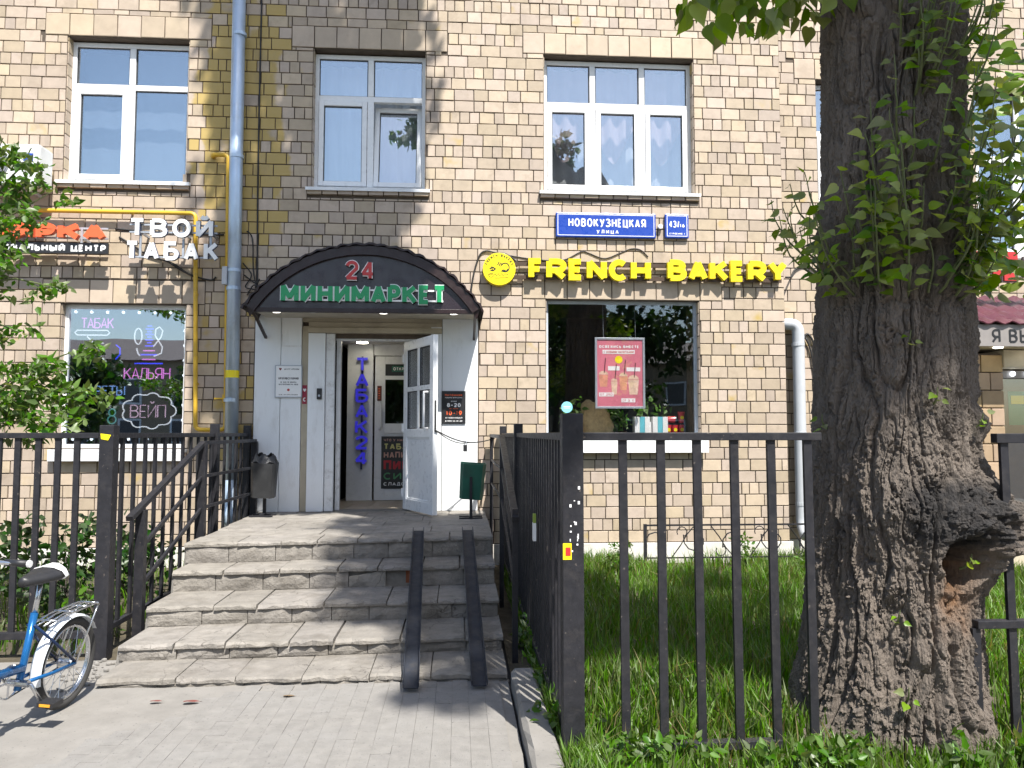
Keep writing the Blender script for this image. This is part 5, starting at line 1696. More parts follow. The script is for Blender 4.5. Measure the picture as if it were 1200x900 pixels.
# ================================================================== litter bins on the landing
def bin_(label, x, y, m, tilt, bag):
    z0 = ZS[4]
    b = thing('litter_bin', label, 'bin', (x, y, z0), 'tilting litter bins by the door')
    w, d, h = .145, .095, .40
    prof = [(-w, -d * .4), (-w * .75, -d), (w * .75, -d), (w, -d * .4), (w, d * .6), (-w, d * .6)]
    zb = z0 + .22
    mb = MB()
    n = len(prof)
    vv = [(u * .9, v * .9, 0) for u, v in prof] + [(u, v, h) for u, v in prof] + [(u * .93, v * .9, h) for u, v in prof] + [(u * .85, v * .82, .02) for u, v in prof]
    ff = [tuple(range(n - 1, -1, -1))] + [(i, (i + 1) % n, n + (i + 1) % n, n + i) for i in range(n)] + [(n + i, n + (i + 1) % n, 2 * n + (i + 1) % n, 2 * n + i) for i in range(n)] + [(2 * n + i, 2 * n + (i + 1) % n, 3 * n + (i + 1) % n, 3 * n + i) for i in range(n)] + [tuple(3 * n + i for i in range(n))]
    M = Matrix.Translation((x, y, zb)) @ Matrix.Rotation(R(tilt), 4, 'Y') @ Matrix.Rotation(R(6), 4, 'X')
    mb.add([M @ Vector(p) for p in vv], ff)
    mb.build('bucket', m, b)
    MB().box(x - .018, x + .018, y + d * .62, y + d * .62 + .02, z0, zb + h * .6).build('post', 'black_iron', b) if bag else MB().box(x - .016, x + .016, y - d - .03, y - d - .01, z0, zb + h * .62).build('post', 'black_iron', b)
    MB().box(x - .13, x + .13, y - .02 - d, y + .02 - d, z0, z0 + .018).box(x - .13, x + .13, y + d - .02, y + d + .02, z0, z0 + .018).box(x - .02, x + .02, y - d, y + d, z0 + .0185, z0 + .03).build('base', 'black_iron', b)
    if bag:
        V = [M @ Vector((w * 1.02 * math.cos(a) * (1 - .1 * k), d * math.sin(a) * (1 - .1 * k), h + .03 * k + .025 * math.sin(a * 5 + k))) for k in range(4) for a in [i * math.pi / 9 for i in range(18)]]
        MB().add(V, [(k * 18 + i, k * 18 + (i + 1) % 18, (k + 1) * 18 + (i + 1) % 18, (k + 1) * 18 + i) for k in range(3) for i in range(18)]).build('bin_bag', mat('bag_black', (.03, .03, .032), rough=.35, bump=.5, bscale=20, dist=.02), b, smooth=True)
bin_('dark grey litter bin with a black bag left of the doorway', -2.24, -.50, mat('bin_grey', (.03, .031, .033), rough=.55, var=.25, bump=.3, dirt=(.06, .055, .05), dirt_amt=.4), 3, True)
bin_('dark green litter bin at the landing corner behind the open door', .145, -.85, mat('bin_green', (.012, .10, .065), rough=.5, var=.25, bump=.3, dirt=(.03, .05, .04), dirt_amt=.4), 4, False)
# ================================================================== iron fences and railings
def picket(parent, x, y, z0, z1, w=.04, d=.02, along='x', lean=0.0):
    mb = MB()
    if along == 'x':
        mb.bar((x, y, z0), (x + lean, y, z1), w, d, (0, 1, 0))
    else:
        mb.bar((x, y, z0), (x, y + lean, z1), d, w, (0, 1, 0))
    return mb.build('picket', 'black_iron', parent)

RAILZ = 1.585
# front fence along the lawn, up to the tree
s = thing('iron_fence', 'black iron picket fence in front of the lawn, ending at the tree trunk', 'fence', (1.2, -5.75, 0), 'black iron fences')
MB().box(.517, .622, -5.80, -5.70, -.05, 1.70).build('post', 'black_iron', s, bevel=.004)
MB().box(.622, 1.86, -5.775, -5.725, RAILZ - .02, RAILZ + .02).build('top_rail', 'black_iron', s, bevel=.003)
MB().box(.622, 1.62, -5.775, -5.725, .035, .075).build('bottom_rail', 'black_iron', s, bevel=.003)
for i in range(6):
    picket(s, .835 + i * .192, -5.75, .06 if i < 5 else .10, RAILZ - .02, .042, .022, 'x', rng.uniform(-.006, .006) - .008)
MB().box(.517, .56, -5.8025, -5.8005, .98, 1.06).build('yellow_sticker', 'sign_yellow', s)
MB().box(.53, .555, -5.8045, -5.8026, 1.0, 1.04).build('sticker_print', 'sign_red', s)
mb = MB()
for i in range(14):
    x, z = rng.uniform(.55, .60), rng.uniform(1.0, 1.42)
    mb.box(x, x + rng.uniform(.004, .012), -5.802, -5.8005, z, z + rng.uniform(.004, .016))
mb.build('paint_chips', 'sign_white', s, kind='stuff')
# fence section on the far side of the trunk
s = thing('iron_fence', 'black iron fence section on the other side of the tree trunk', 'fence', (3.4, -5.75, 0), 'black iron fences')
MB().box(2.80, 4.4, -5.775, -5.725, RAILZ - .035, RAILZ + .015).build('top_rail', 'black_iron', s, bevel=.003)
MB().box(2.66, 4.4, -5.775, -5.725, .60, .64).build('middle_rail', 'black_iron', s, bevel=.003)
picket(s, 2.66, -5.75, .06, .60, .042, .022, 'x')
for i in range(8):
    picket(s, 2.86 + i * .192, -5.75, .06, RAILZ - .035, .042, .022, 'x', -.01)
# side fence from the corner post to the house, right of the stairs
s = thing('iron_fence', 'black iron side fence between stairs and lawn, seen edge-on', 'fence', (.52, -3.0, 0), 'black iron fences')
MB().box(.53, .57, -5.69, -.10, RAILZ - .02, RAILZ + .02).build('top_rail', 'black_iron', s, bevel=.003)
MB().box(.53, .57, -5.69, -.10, .10, .14).build('bottom_rail', 'black_iron', s, bevel=.003)
for y in (-2.55, -.14):
    MB().box(.51, .59, y - .04, y + .04, -.05, 1.69).build('post', 'black_iron', s, bevel=.004)
n = 41
for i in range(n):
    y = -5.55 + i * (5.3 / (n - 1))
    if abs(y + 2.55) < .06:
        continue
    picket(s, .55, y, .12, RAILZ - .02, .04, .02, 'y', rng.uniform(-.004, .004))
tg = thing('luggage_tag', 'small white tag with a green end hanging on the side fence', 'tag', (.53, -4.35, .9))
MB().box(.505, .525, -4.42, -4.36, .88, 1.0).build('tag_sheet', 'sign_white', tg)
MB().box(.506, .524, -4.42, -4.37, 1.0, 1.06).build('tag_end', mat('tag_green', (.25, .34, .05), rough=.5), tg)
# right handrail along the stairs
s = thing('handrail', 'flat black handrail along the stairs beside the side fence', 'handrail', (.40, -2.0, .65), 'stair handrails')
P0, P1, P2 = Vector((.41, -4.05, .16)), Vector((.41, -2.35, .65)), Vector((.41, -.12, .655))
MB().bar(P0 + Vector((0, -.05, .83)), P1 + Vector((0, 0, .92)), .05, .035).bar(P1 + Vector((0, .001, .92)), P2 + Vector((0, 0, .92)), .05, .035).build('top_bar', 'black_iron', s)
for k in (.62, .34):
    MB().bar(P0 + Vector((0, 0, k * .92)), P1 + Vector((0, 0, k)), .02, .02).bar(P1 + Vector((0, .001, k)), P2 + Vector((0, 0, k)), .02, .02).build('lower_bar', 'black_iron', s)
for p in (P0, P1, P2):
    MB().box(p.x - .02, p.x + .02, p.y - .02, p.y + .02, -.02, p.z + .9).build('post', 'black_iron', s)

# fence left of the stairs: front run and side run
s = thing('iron_fence', 'black iron picket fence behind the bicycle with a tall end post', 'fence', (-3.5, -3.8, 0), 'black iron fences')
MB().box(-2.585, -2.485, -3.85, -3.75, -.05, 1.66).build('post', 'black_iron', s, bevel=.004)
MB().box(-6.5, -2.60, -3.825, -3.775, RAILZ - .02, RAILZ + .02).build('top_rail', 'black_iron', s, bevel=.003)
MB().box(-6.5, -2.60, -3.825, -3.775, .14, .19).build('bottom_rail', 'black_iron', s, bevel=.003)
for i in range(26):
    picket(s, -2.755 - i * .137, -3.80, .165, RAILZ - .02, .04, .022, 'x', rng.uniform(-.006, .006))
MB().add([(-2.575, -3.853, 1.60), (-2.50, -3.854, 1.59), (-2.52, -3.855, 1.55), (-2.57, -3.853, 1.56)], [(0, 1, 2, 3)]).build('yellow_tape', 'sign_yellow', s)
s = thing('iron_fence', 'black iron side fence along the stairs below the downpipe', 'fence', (-2.54, -2.0, 0), 'black iron fences')
MB().box(-2.56, -2.52, -3.74, -.05, RAILZ - .02, RAILZ + .02).build('top_rail', 'black_iron', s, bevel=.003)
MB().box(-2.56, -2.52, -3.74, -.05, .17, .21).build('bottom_rail', 'black_iron', s, bevel=.003)
for y in (-1.35, -.1):
    MB().box(-2.58, -2.50, y - .04, y + .04, -.05, 1.70).build('post', 'black_iron', s, bevel=.004)
for i in range(17):
    y = -3.56 + i * .213
    if abs(y + 1.35) < .05 or y > -.16:
        continue
    picket(s, -2.54, y, .19, RAILZ - .02, .04, .022, 'y', rng.uniform(-.006, .006))
s = thing('handrail', 'black three-bar handrail sloping down the stairs beside the downpipe', 'handrail', (-2.42, -2.4, 0), 'stair handrails')
P0, P1, P2 = Vector((-2.44, -3.42, .18)), Vector((-2.44, -2.02, .65)), Vector((-2.44, -.14, .655))
hb = lambda k: (P0 + Vector((0, 0, k)), P1 + Vector((0, 0, k)), P2 + Vector((0, 0, k)))
a, b, c = hb(.86)
MB().bar(a - (b - a) * .16, b, .05, .035).bar(b + Vector((0, .001, 0)), c, .05, .035).build('top_bar', 'black_iron', s)
for k in (.54, .24):
    a, b, c = hb(k)
    MB().bar(a, b, .022, .03).bar(b + Vector((0, .001, 0)), c, .022, .03).build('lower_bar', 'black_iron', s)
for p, h in ((P0, .83), (P1, .85), (P2, .85)):
    MB().box(p.x - .035, p.x + .035, p.y - .035, p.y + .035, -.03, p.z + h).build('post', 'black_iron', s, bevel=.003)

# low ornamental fence by the house wall
s = thing('ornamental_fence', 'low black wrought-iron lawn fence with scrolls by the house plinth', 'fence', (3.1, -.6, 0))
FX0, FX1, FY = 2.20, 4.55, -.60
MB().bar((FX0, FY, .52), (FX1, FY, .52), .02, .02).build('top_bar', 'black_iron', s)
MB().bar((FX0, FY, .14), (FX1, FY, .14), .016, .016).build('bottom_bar', 'black_iron', s)
for x in (FX0, FX1):
    MB().box(x - .018, x + .018, FY - .018, FY + .018, -.03, .535).build('post', 'black_iron', s)
for i in range(5):
    x = FX0 + .12 + i * .47
    f = 1 if i % 2 == 0 else -1
    zc = .33
    sp = [(x + .02 + (.16 - .012 * k) * math.cos(R(200 - k * 34)), FY, zc + f * (-.02) + (.17 - .013 * k) * f * math.sin(R(200 - k * 34))) for k in range(9)]
    MB().tube(sp, .008, 6).build('scroll', 'black_iron', s)
    MB().tube([(x + .20, FY, zc - f * .18), (x + .30, FY, zc - f * .05), (x + .38, FY, zc + f * .08), (x + .46, FY, zc + f * .17)], .007, 6).build('scroll', 'black_iron', s)
    MB().tube([(x + .32 + .06 * math.cos(R(a)), FY, zc + f * (.11 + .06 * math.sin(R(a)))) for a in range(-60, 220, 30)], .006, 6).build('scroll', 'black_iron', s)

# ================================================================== bicycle
bk = thing('bicycle', 'blue folding bicycle with white saddle edge parked against the iron fence', 'bicycle', (-2.3, -4.82, 0))
mat('bike_blue', (.012, .11, .30), rough=.22, var=.06, metal=.35, bump=.02)
mat('bike_navy', (.012, .03, .09), rough=.3, metal=.2)
mat('chrome', (.62, .63, .65), rough=.22, metal=.95, var=.05, bump=.05)
mat('tyre_rubber', (.035, .034, .033), rough=.85, bump=.5, bscale=160)
mat('saddle_black', (.02, .02, .022), rough=.45)
mat('reflector', (.7, .32, .03), rough=.3)
BO, BA = Vector((-2.30, -4.83, 0)), R(-98)
STEER = 0
def bike(mb, name, m, parent=bk, smooth=True, front=False):
    """bike space: x forward from the rear hub, y to its left, z up; a slight lean on the stand"""
    M = Matrix.Translation(BO) @ Matrix.Rotation(BA, 4, 'Z') @ Matrix.Rotation(R(-3), 4, 'X')
    if front:
        M = M @ Matrix.Translation((.86, 0, 0)) @ Matrix.Rotation(R(STEER), 4, 'Z') @ Matrix.Translation((-.86, 0, 0))
    mb.v = [tuple(M @ Vector(p)) for p in mb.v]
    return mb.build(name, m, parent, smooth=smooth)
WR = .235
def wheel(cx):
    fr_ = cx > .5
    def C(n, r, y=0):
        return [(cx + r * math.cos(2 * math.pi * k / n), y, .262 + r * math.sin(2 * math.pi * k / n)) for k in range(n)]
    w = bike(MB().tube(C(44, .237), .0235, 10, closed=True), 'wheel_tyre', 'tyre_rubber', front=fr_)
    bike(MB().tube(C(44, .208, .006), .008, 8, closed=True).tube(C(44, .208, -.006), .008, 8, closed=True), 'rim', 'chrome', w, front=fr_)
    bike(MB().cyl((cx, -.045, .262), (cx, .045, .262), .022, n=12).cyl((cx, -.03, .262), (cx, -.036, .262), .034, n=12).cyl((cx, .03, .262), (cx, .036, .262), .034, n=12), 'hub', 'chrome', w, False, fr_)
    mb = MB()
    for k in range(28):
        a, b = 2 * math.pi * k / 28, 2 * math.pi * (k + (2.2 if k % 4 < 2 else -2.2)) / 28
        s_ = .033 if k % 2 else -.033
        mb.tube([(cx + .032 * math.cos(b), s_, .262 + .032 * math.sin(b)), (cx + .205 * math.cos(a), 0, .262 + .205 * math.sin(a))], .0014, 4)
    bike(mb, 'spokes', 'chrome', w, False, fr_)
    return w
def guard(cx, a0, a1, nm):
    mb = MB()
    vv = []
    n = 26
    for i in range(n + 1):
        a = R(a0 + (a1 - a0) * i / n)
        for y, r in ((-.034, .264), (-.022, .277), (.022, .277), (.034, .264)):
            vv.append((cx + r * math.cos(a), y, .262 + r * math.sin(a)))
    mb.add(vv, [(i * 4 + k, i * 4 + k + 1, i * 4 + 5 + k, i * 4 + 4 + k) for i in range(n) for k in range(3)])
    bike(mb, nm, 'white_guard', front=cx > .5)
mat('white_guard', (.70, .73, .76), rough=.3, metal=.2, var=.05, bump=.03)
wheel(0.0); wheel(1.0)
guard(0.0, -12, 150, 'mudguard'); guard(1.0, 30, 165, 'mudguard')
BBx, BBz = .40, .27
bike(MB().tube([(BBx, 0, BBz - .04), (.36, 0, .40), (.315, 0, .62)], .019, 12), 'seat_tube', 'bike_blue')
bike(MB().tube([(.315, 0, .615), (.30, 0, .70), (.285, 0, .79)], .014, 10), 'seat_post', 'chrome')
bike(MB().tube([(.375, 0, .34), (.60, 0, .36), (.80, 0, .50), (.835, 0, .57)], [.024, .025, .024, .022], 12), 'main_tube', 'bike_blue')
bike(MB().cyl((.58, 0, .325), (.62, 0, .39), .034, n=10), 'folding_joint', 'bike_navy', bk, False)
for s_ in (-1, 1):
    bike(MB().tube([(.39, s_ * .03, BBz), (.2, s_ * .055, .266), (0, s_ * .055, .262)], .010, 8), 'chain_stay', 'bike_blue')
    bike(MB().tube([(.335, s_ * .018, .56), (.18, s_ * .05, .42), (0, s_ * .056, .27)], .008, 8), 'seat_stay', 'bike_navy')
    bike(MB().tube([(-.17, s_ * .06, .56), (-.15, s_ * .062, .53), (0, s_ * .062, .27)], .005, 6), 'rack_strut', 'chrome')
    bike(MB().tube([(1.0, s_ * .05, .262), (.93, s_ * .05, .46), (.89, s_ * .02, .53), (.885, 0, .56)], .011, 8), 'fork_blade', 'bike_blue', front=True)
bike(MB().tube([(.90, 0, .52), (.845, 0, .66)], .022, 12), 'head_tube', 'bike_blue')
bike(MB().tube([(.85, 0, .65), (.825, 0, .80), (.82, 0, .985)], .013, 10), 'handlebar_stem', 'chrome', front=True)
bike(MB().tube([(.80, .29, .985), (.81, .18, .985), (.82, .06, .985), (.82, -.06, .985), (.81, -.18, .985), (.80, -.29, .985)], .011, 8), 'handlebar', 'chrome', front=True)
for s_ in (-1, 1):
    gp = bike(MB().tube([(.802, s_ * .17, .985), (.80, s_ * .285, .985)], .017, 12), 'handlebar_grip', 'saddle_black', front=True)
    bike(MB().cyl((.80, s_ * .285, .985), (.80, s_ * .296, .985), .0175, n=12), 'grip_cap', 'sign_white', gp, False, True)
# carrier
mb = MB()
for y in (-.055, -.02, .02, .055):
    mb.tube([(.26, y, .535), (.1, y, .565), (-.16, y, .575), (-.19, y, .56)], .005, 6)
for x in (.2, .06, -.08, -.18):
    mb.tube([(x, -.058, .552 if x > .1 else .572), (x, .058, .552 if x > .1 else .572)], .005, 6)
bike(mb, 'luggage_rack', 'chrome')
# saddle: black top with a white rear
def saddle(x0, x1, name, m, parent):
    n, k = 10, 10
    V = []
    for i in range(n + 1):
        t = x0 + (x1 - x0) * i / n                      # 0 rear, 1 nose
        w = .105 * (1 - t) ** .8 + .022 if t > .18 else .105 * .854 * (.35 + .65 * math.sin((t + .02) / .2 * math.pi / 2)) + .022
        top = .845 + .025 * (1 - t) ** 2 - .012 * t
        th = .05 - .02 * t
        for j in range(k):
            a = 2 * math.pi * j / k
            V.append((.17 + .27 * t, w * math.cos(a), top - th + th * math.sin(a) * (1 if math.sin(a) > 0 else .75)))
    F = [(i * k + j, i * k + (j + 1) % k, (i + 1) * k + (j + 1) % k, (i + 1) * k + j) for i in range(n) for j in range(k)]
    F += [tuple(range(k - 1, -1, -1)), tuple(range(n * k, n * k + k))]
    return bike(MB().add(V, F), name, m, parent)
sd = saddle(.24, 1.0, 'saddle', 'saddle_black', bk)
saddle(0.0, .245, 'white_rear', 'sign_white', sd)
bike(MB().tube([(.22, .03, .795), (.40, .02, .80)], .004, 5).tube([(.22, -.03, .795), (.40, -.02, .80)], .004, 5).cyl((.285, -.035, .79), (.285, .035, .79), .012, n=8), 'saddle_clamp', 'chrome', sd, False)
# drive train
cr = bike(MB().tube([(BBx + .085 * math.cos(a), -.05, BBz + .085 * math.sin(a)) for a in [k * math.pi / 16 for k in range(32)]], .005, 6, closed=True).cyl((BBx, -.06, BBz), (BBx, .06, BBz), .02, n=10).tube([(BBx - .08, -.05, BBz), (BBx + .08, -.05, BBz)], .006, 5).tube([(BBx, -.05, BBz - .08), (BBx, -.05, BBz + .08)], .006, 5), 'chainring', 'chrome', bk, False)
bike(MB().tube([(BBx, .07, BBz), (BBx - .09, .08, BBz - .125)], .010, 8), 'crank', 'chrome', cr)
bike(MB().tube([(BBx, -.07, BBz), (BBx + .09, -.08, BBz + .125)], .010, 8), 'crank', 'chrome', cr)
for s_, x, z in ((1, BBx - .09, BBz - .125), (-1, BBx + .09, BBz + .125)):
    pd = bike(MB().box(x - .045, x + .045, s_ * .085, s_ * .175, z - .012, z + .012) if s_ > 0 else MB().box(x - .045, x + .045, -.175, -.085, z - .012, z + .012), 'pedal', 'saddle_black', bk, False)
    for e in (-.046, .046):
        bike(MB().box(x + e - .002, x + e + .002, min(s_ * .1, s_ * .16), max(s_ * .1, s_ * .16), z - .007, z + .007), 'reflector', 'reflector', pd, False)
bike(MB().tube([(BBx, -.05, BBz + .085), (.2, -.05, .32), (0, -.05, .297)], .004, 5).tube([(BBx, -.05, BBz - .085), (.2, -.05, .205), (0, -.05, .227)], .004, 5), 'chain', 'saddle_black', bk, False)
# ================================================================== the old poplar
mat('leaf_green', (.07, .145, .022), rough=.42, var=.15, scale=6, bump=.1, bscale=30, transl=.38, island=.32, coords='POS')
mat('leaf_fresh', (.23, .32, .042), rough=.42, var=.15, scale=6, bump=.1, bscale=30, transl=.42, island=.30, coords='POS')
mat('leaf_dark', (.030, .072, .016), rough=.45, var=.2, scale=6, bump=.1, transl=.3, island=.3, coords='POS')
mat('twig', (.10, .12, .045), rough=.7, var=.2)
mat('limb_bark', (.11, .095, .08), rough=.95, var=.3, scale=8, bump=.8, bscale=20, dist=.02)

tree = thing('poplar_tree', 'huge old poplar with deeply furrowed bark, a burl and a rotten hollow', 'tree', (2.45, -5.35, 0))
nTh, nZ = 560, 620
th = np.concatenate([np.linspace(R(-225), R(-15), 480, endpoint=False), np.linspace(R(-15), R(135), 80, endpoint=False)])
zz = np.concatenate([np.linspace(-.12, 4.3, nZ - 60), np.linspace(4.32, 7.0, 60)])
TH_, Z_ = np.meshgrid(th, zz, indexing='ij')
def tree_axis(z):
    return 2.42 + .045 * z - .002 * z * z, -5.36 + .01 * z
def base_r(z):
    return .388 + .115 * np.exp(-np.maximum(z, 0) / .42) + .02 * np.sin(z * 1.3)
def dth(a, b):
    return (a - b + math.pi) % (2 * math.pi) - math.pi
Rr = base_r(Z_) * np.clip((7.05 - Z_) / .5, .05, 1) ** .5
Rr = Rr + .05 * np.exp(-np.maximum(Z_, 0) / .25) * np.sin(TH_ * 5 + 1.0) + .018 * np.sin(TH_ * 3 + Z_ * .7) + .012 * np.sin(TH_ * 7 - Z_ * 1.1)
# root flare to the left, shoulders, the burl with its hollow, a knob above it
Rr += .14 * np.exp(-(dth(TH_, R(195)) / .35) ** 2) * np.exp(-np.maximum(Z_, 0) / .30)
burl = np.exp(-(dth(TH_, R(-48)) / .55) ** 2) * np.exp(-((Z_ - 1.10) / .24) ** 2)
Rr += .24 * burl
Rr += .05 * np.exp(-(dth(TH_, R(-110)) / .5) ** 2) * np.exp(-((Z_ - 1.22) / .16) ** 2)
Rr += .075 * np.exp(-(dth(TH_, R(-38)) / .22) ** 2) * np.exp(-((Z_ - 1.66) / .10) ** 2)
jt = .30 * (fbm(TH_ * 4.5 + 9, Z_ * 9, 91, 5) - .48)
jz = .20 * (fbm(TH_ * 5 + 2, Z_ * 10, 92, 5) - .48)
hol = np.exp(-((dth(TH_, R(-74) + jt) / .22) ** 2 + ((Z_ - .95 + jz) / .115) ** 2) ** 2)
low = np.exp(-((dth(TH_, R(-78) + jt) / .24) ** 2 + ((Z_ - .74 + jz) / .15) ** 2))
Rr -= .33 * hol + .05 * low
U = TH_ * .45
wz = (fbm(U * 4 + 7, Z_ * 2.2, 11, 4) - .47)
wx = (fbm(U * 9 + 3, Z_ * 5.0, 12, 3) - .45)
uu = U + .16 * wz + .05 * wx
zw = Z_ + .25 * wx
n1 = vnoise(uu * 12, zw * 1.9 + 3, 21)
n2 = vnoise(uu * 25 + 5, zw * 5.0, 33)
n4 = vnoise(uu * 46 + 9, zw * 14.0, 37)
n3 = fbm(U * 75, Z_ * 55, 41, 3)
g1 = np.minimum(1, np.abs(2 * n1 - 1) * 4.2) ** .8
g2 = np.minimum(1, np.abs(2 * n2 - 1) * 4.0) ** .8
g4 = np.minimum(1, np.abs(2 * n4 - 1) * 3.0)
# flakes: plates that end in small steps
q5 = vnoise(uu * 20 + 3 * (n3 - .45), zw * 7 + 2.5 * (n3 - .45), 51) * 5
flake = (np.floor(q5) + np.clip((q5 - np.floor(q5)) * 6, 0, 1)) / 5
q6 = vnoise(uu * 44 + 2 * (n3 - .45), zw * 19 + 2 * (n3 - .45), 53) * 4
flake2 = (np.floor(q6) + np.clip((q6 - np.floor(q6)) * 5, 0, 1)) / 4
calm = np.clip(1 - 1.2 * hol - .7 * low, 0, 1)
up_ = np.clip((Z_ - 1.4) / 1.5, 0, 1)
Rr += calm * (.046 * (g1 - .7) * (1 - .35 * up_) + .022 * (g2 - .7) * g1 + .008 * (g4 - .6) + .026 * (flake - .5) * (1 - .4 * up_) + .014 * (flake2 - .5) + .018 * (n3 - .45))
Rr += burl * (.22 * (fbm(U * 11, Z_ * 15, 77, 5) - .45) + .09 * (np.abs(2 * fbm(U * 16, Z_ * 26, 78, 3) - .9) - .2))
Rr += (hol + low) * .11 * (fbm(U * 25, Z_ * 18, 88, 4) - .45)
ax, ay = tree_axis(Z_)
V = np.stack([ax + Rr * np.cos(TH_), ay + Rr * np.sin(TH_), Z_ + .01 * (n3 - .5)], -1).reshape(-1, 3)
idx = np.arange(nTh * nZ).reshape(nTh, nZ)
nx_ = np.roll(idx, -1, axis=0)
F = np.stack([idx[:, :-1], nx_[:, :-1], nx_[:, 1:], idx[:, 1:]], -1).reshape(-1, 4)
tme = np_mesh('trunk', V, F, False)
for nm, arr in (('wood', np.clip(hol * 1.2 + low * .85, 0, 1)), ('char', np.clip(np.exp(-(dth(TH_, R(-80)) / .62) ** 4) * np.exp(-((Z_ - 1.19) / .17) ** 4) * 1.25 + .9 * hol * (Z_ > .93), 0, 1)), ('rise', g1 * g2)):  # char on the burl, plus the hollow's upper half painted dark for its shade
    at = tme.attributes.new(nm, 'FLOAT', 'POINT')
    at.data.foreach_set('value', arr.astype(np.float32).ravel())
def bark_material():
    m = mat('poplar_bark', (.175, .145, .12), rough=.92, var=.45, scale=9, bump=1.0, bscale=70, dist=.03, dirt=(.12, .092, .072), dirt_amt=.45, dirt_scale=9, coords='POS', stretch=(1, 1, .3))
    nt = m.node_tree
    N, L = nt.nodes, nt.links
    b = N['Principled BSDF']
    src = b.inputs['Base Color'].links[0].from_socket
    def mixin(attr, col, src, gain=1.0):
        a = N.new('ShaderNodeAttribute')
        a.attribute_name = attr
        nz = N.new('ShaderNodeTexNoise')
        nz.inputs['Scale'].default_value = 22
        nz.inputs['Detail'].default_value = 6
        geo = N.new('ShaderNodeNewGeometry')
        L.new(geo.outputs['Position'], nz.inputs[0])
        mu = N.new('ShaderNodeMath')
        mu.operation = 'MULTIPLY_ADD'
        L.new(nz.outputs[0], mu.inputs[0])
        mu.inputs[1].default_value = 1.6
        mu.inputs[2].default_value = -.8
        ad = N.new('ShaderNodeMath')
        ad.operation = 'ADD'
        L.new(a.outputs['Fac'], ad.inputs[0])
        mm = N.new('ShaderNodeMath')
        mm.operation = 'MULTIPLY'
        L.new(a.outputs['Fac'], mm.inputs[0])
        L.new(mu.outputs[0], mm.inputs[1])
        L.new(mm.outputs[0], ad.inputs[1])
        ad.use_clamp = True
        mx = N.new('ShaderNodeMixRGB')
        L.new(ad.outputs[0], mx.inputs[0])
        L.new(src, mx.inputs[1])
        mx.inputs[2].default_value = (*col, 1)
        return mx.outputs[0]
    c = mixin('wood', (.20, .105, .05), src)
    c = mixin('char', (.03, .027, .026), c)
    L.new(c, b.inputs['Base Color'])
    return m
link('trunk', tme, bark_material(), tree)

# limbs
def limb(pts, r0, r1):
    P = [Vector(p) for p in pts]
    out, n = [], len(P)
    for i in range(n - 1):
        p0, p1, p2, p3 = P[max(i - 1, 0)], P[i], P[i + 1], P[min(i + 2, n - 1)]
        for k in range(5):
            t = k / 5
            out.append(0.5 * ((2 * p1) + (p2 - p0) * t + (2 * p0 - 5 * p1 + 4 * p2 - p3) * t * t + (3 * p1 - p0 - 3 * p2 + p3) * t ** 3))
    out.append(P[-1])
    m = len(out)
    return MB().tube(out, [r0 + (r1 - r0) * i / (m - 1) for i in range(m)], 10).build('limb', 'limb_bark', tree, smooth=True)
limb([(2.64, -5.3, 6.2), (1.5, -5.2, 7.4), (.5, -5.0, 9.6), (.1, -4.9, 12.5), (-.4, -4.7, 15)], .33, .06)
limb([(.5, -5.0, 9.6), (1.5, -6.4, 12.2), (3.0, -9.0, 14.4), (3.5, -10.8, 15.4)], .2, .05)
limb([(1.5, -6.4, 12.2), (3.4, -9.3, 13.9), (5.3, -12.2, 15.0)], .16, .05)
limb([(.5, -5.0, 9.6), (-.3, -4.8, 10.4), (-.7, -4.7, 11.6)], .12, .03)
limb([(3.0, -9.0, 14.4), (4.2, -9.3, 15.0), (4.9, -9.6, 15.6)], .1, .03)

def sunward(p, up):
    """the point reached from p going towards the sun until it is `up` metres higher"""
    return (p[0] + to_sun.x / to_sun.z * up, p[1] + to_sun.y / to_sun.z * up, p[2] + up)
cl_ = []
for i in range(105):                       # foliage that shades the wall round the downpipe
    x = rng.uniform(-2.95, -.75)
    z = rng.uniform(.9, 8.2)
    cl_.append((*sunward((x, 0, z), rng.uniform(7.2, 9.2)), rng.uniform(.32, .55), .8))
for i in range(13):
    cl_.append((*sunward((rng.uniform(-3.4, -2.5), 0, rng.uniform(.9, 7.8)), rng.uniform(7.5, 9)), rng.uniform(.14, .26), .8))
for i in range(66):                       # foliage that shades landing, right half of the stairs and the lawn
    y = rng.uniform(-4.3, -.5)
    xl_ = -1.55 + (-y - .4) / 4.2 * 1.0
    x = rng.uniform(xl_ + .25, 1.25)
    cl_.append((*sunward((x, y, .2), rng.uniform(13.6, 16.5)), rng.uniform(.36, .56), .75))
for i in range(8):
    x = rng.uniform(-.45, .5)
    cl_.append((*sunward((x, rng.uniform(-4.95, -4.4), 0), rng.uniform(13.5, 15)), rng.uniform(.14, .26), .75))
for i in range(5):
    cl_.append((*sunward((rng.uniform(1.8, 2.8), rng.uniform(-2.9, -1.5), .1), rng.uniform(13.5, 16)), rng.uniform(.3, .5), .75))
for i in range(44):                       # foliage that shades the upper trunk
    cl_.append((*sunward((2.5 + rng.uniform(-.5, .5), -5.8, rng.uniform(2.35, 4.8)), rng.uniform(11, 13.5)), rng.uniform(.3, .5), .75))
V, F = clump_leaves(cl_, 620, .16, .85)
link('crown', np_mesh('crown', V, F, True), 'leaf_green', tree)

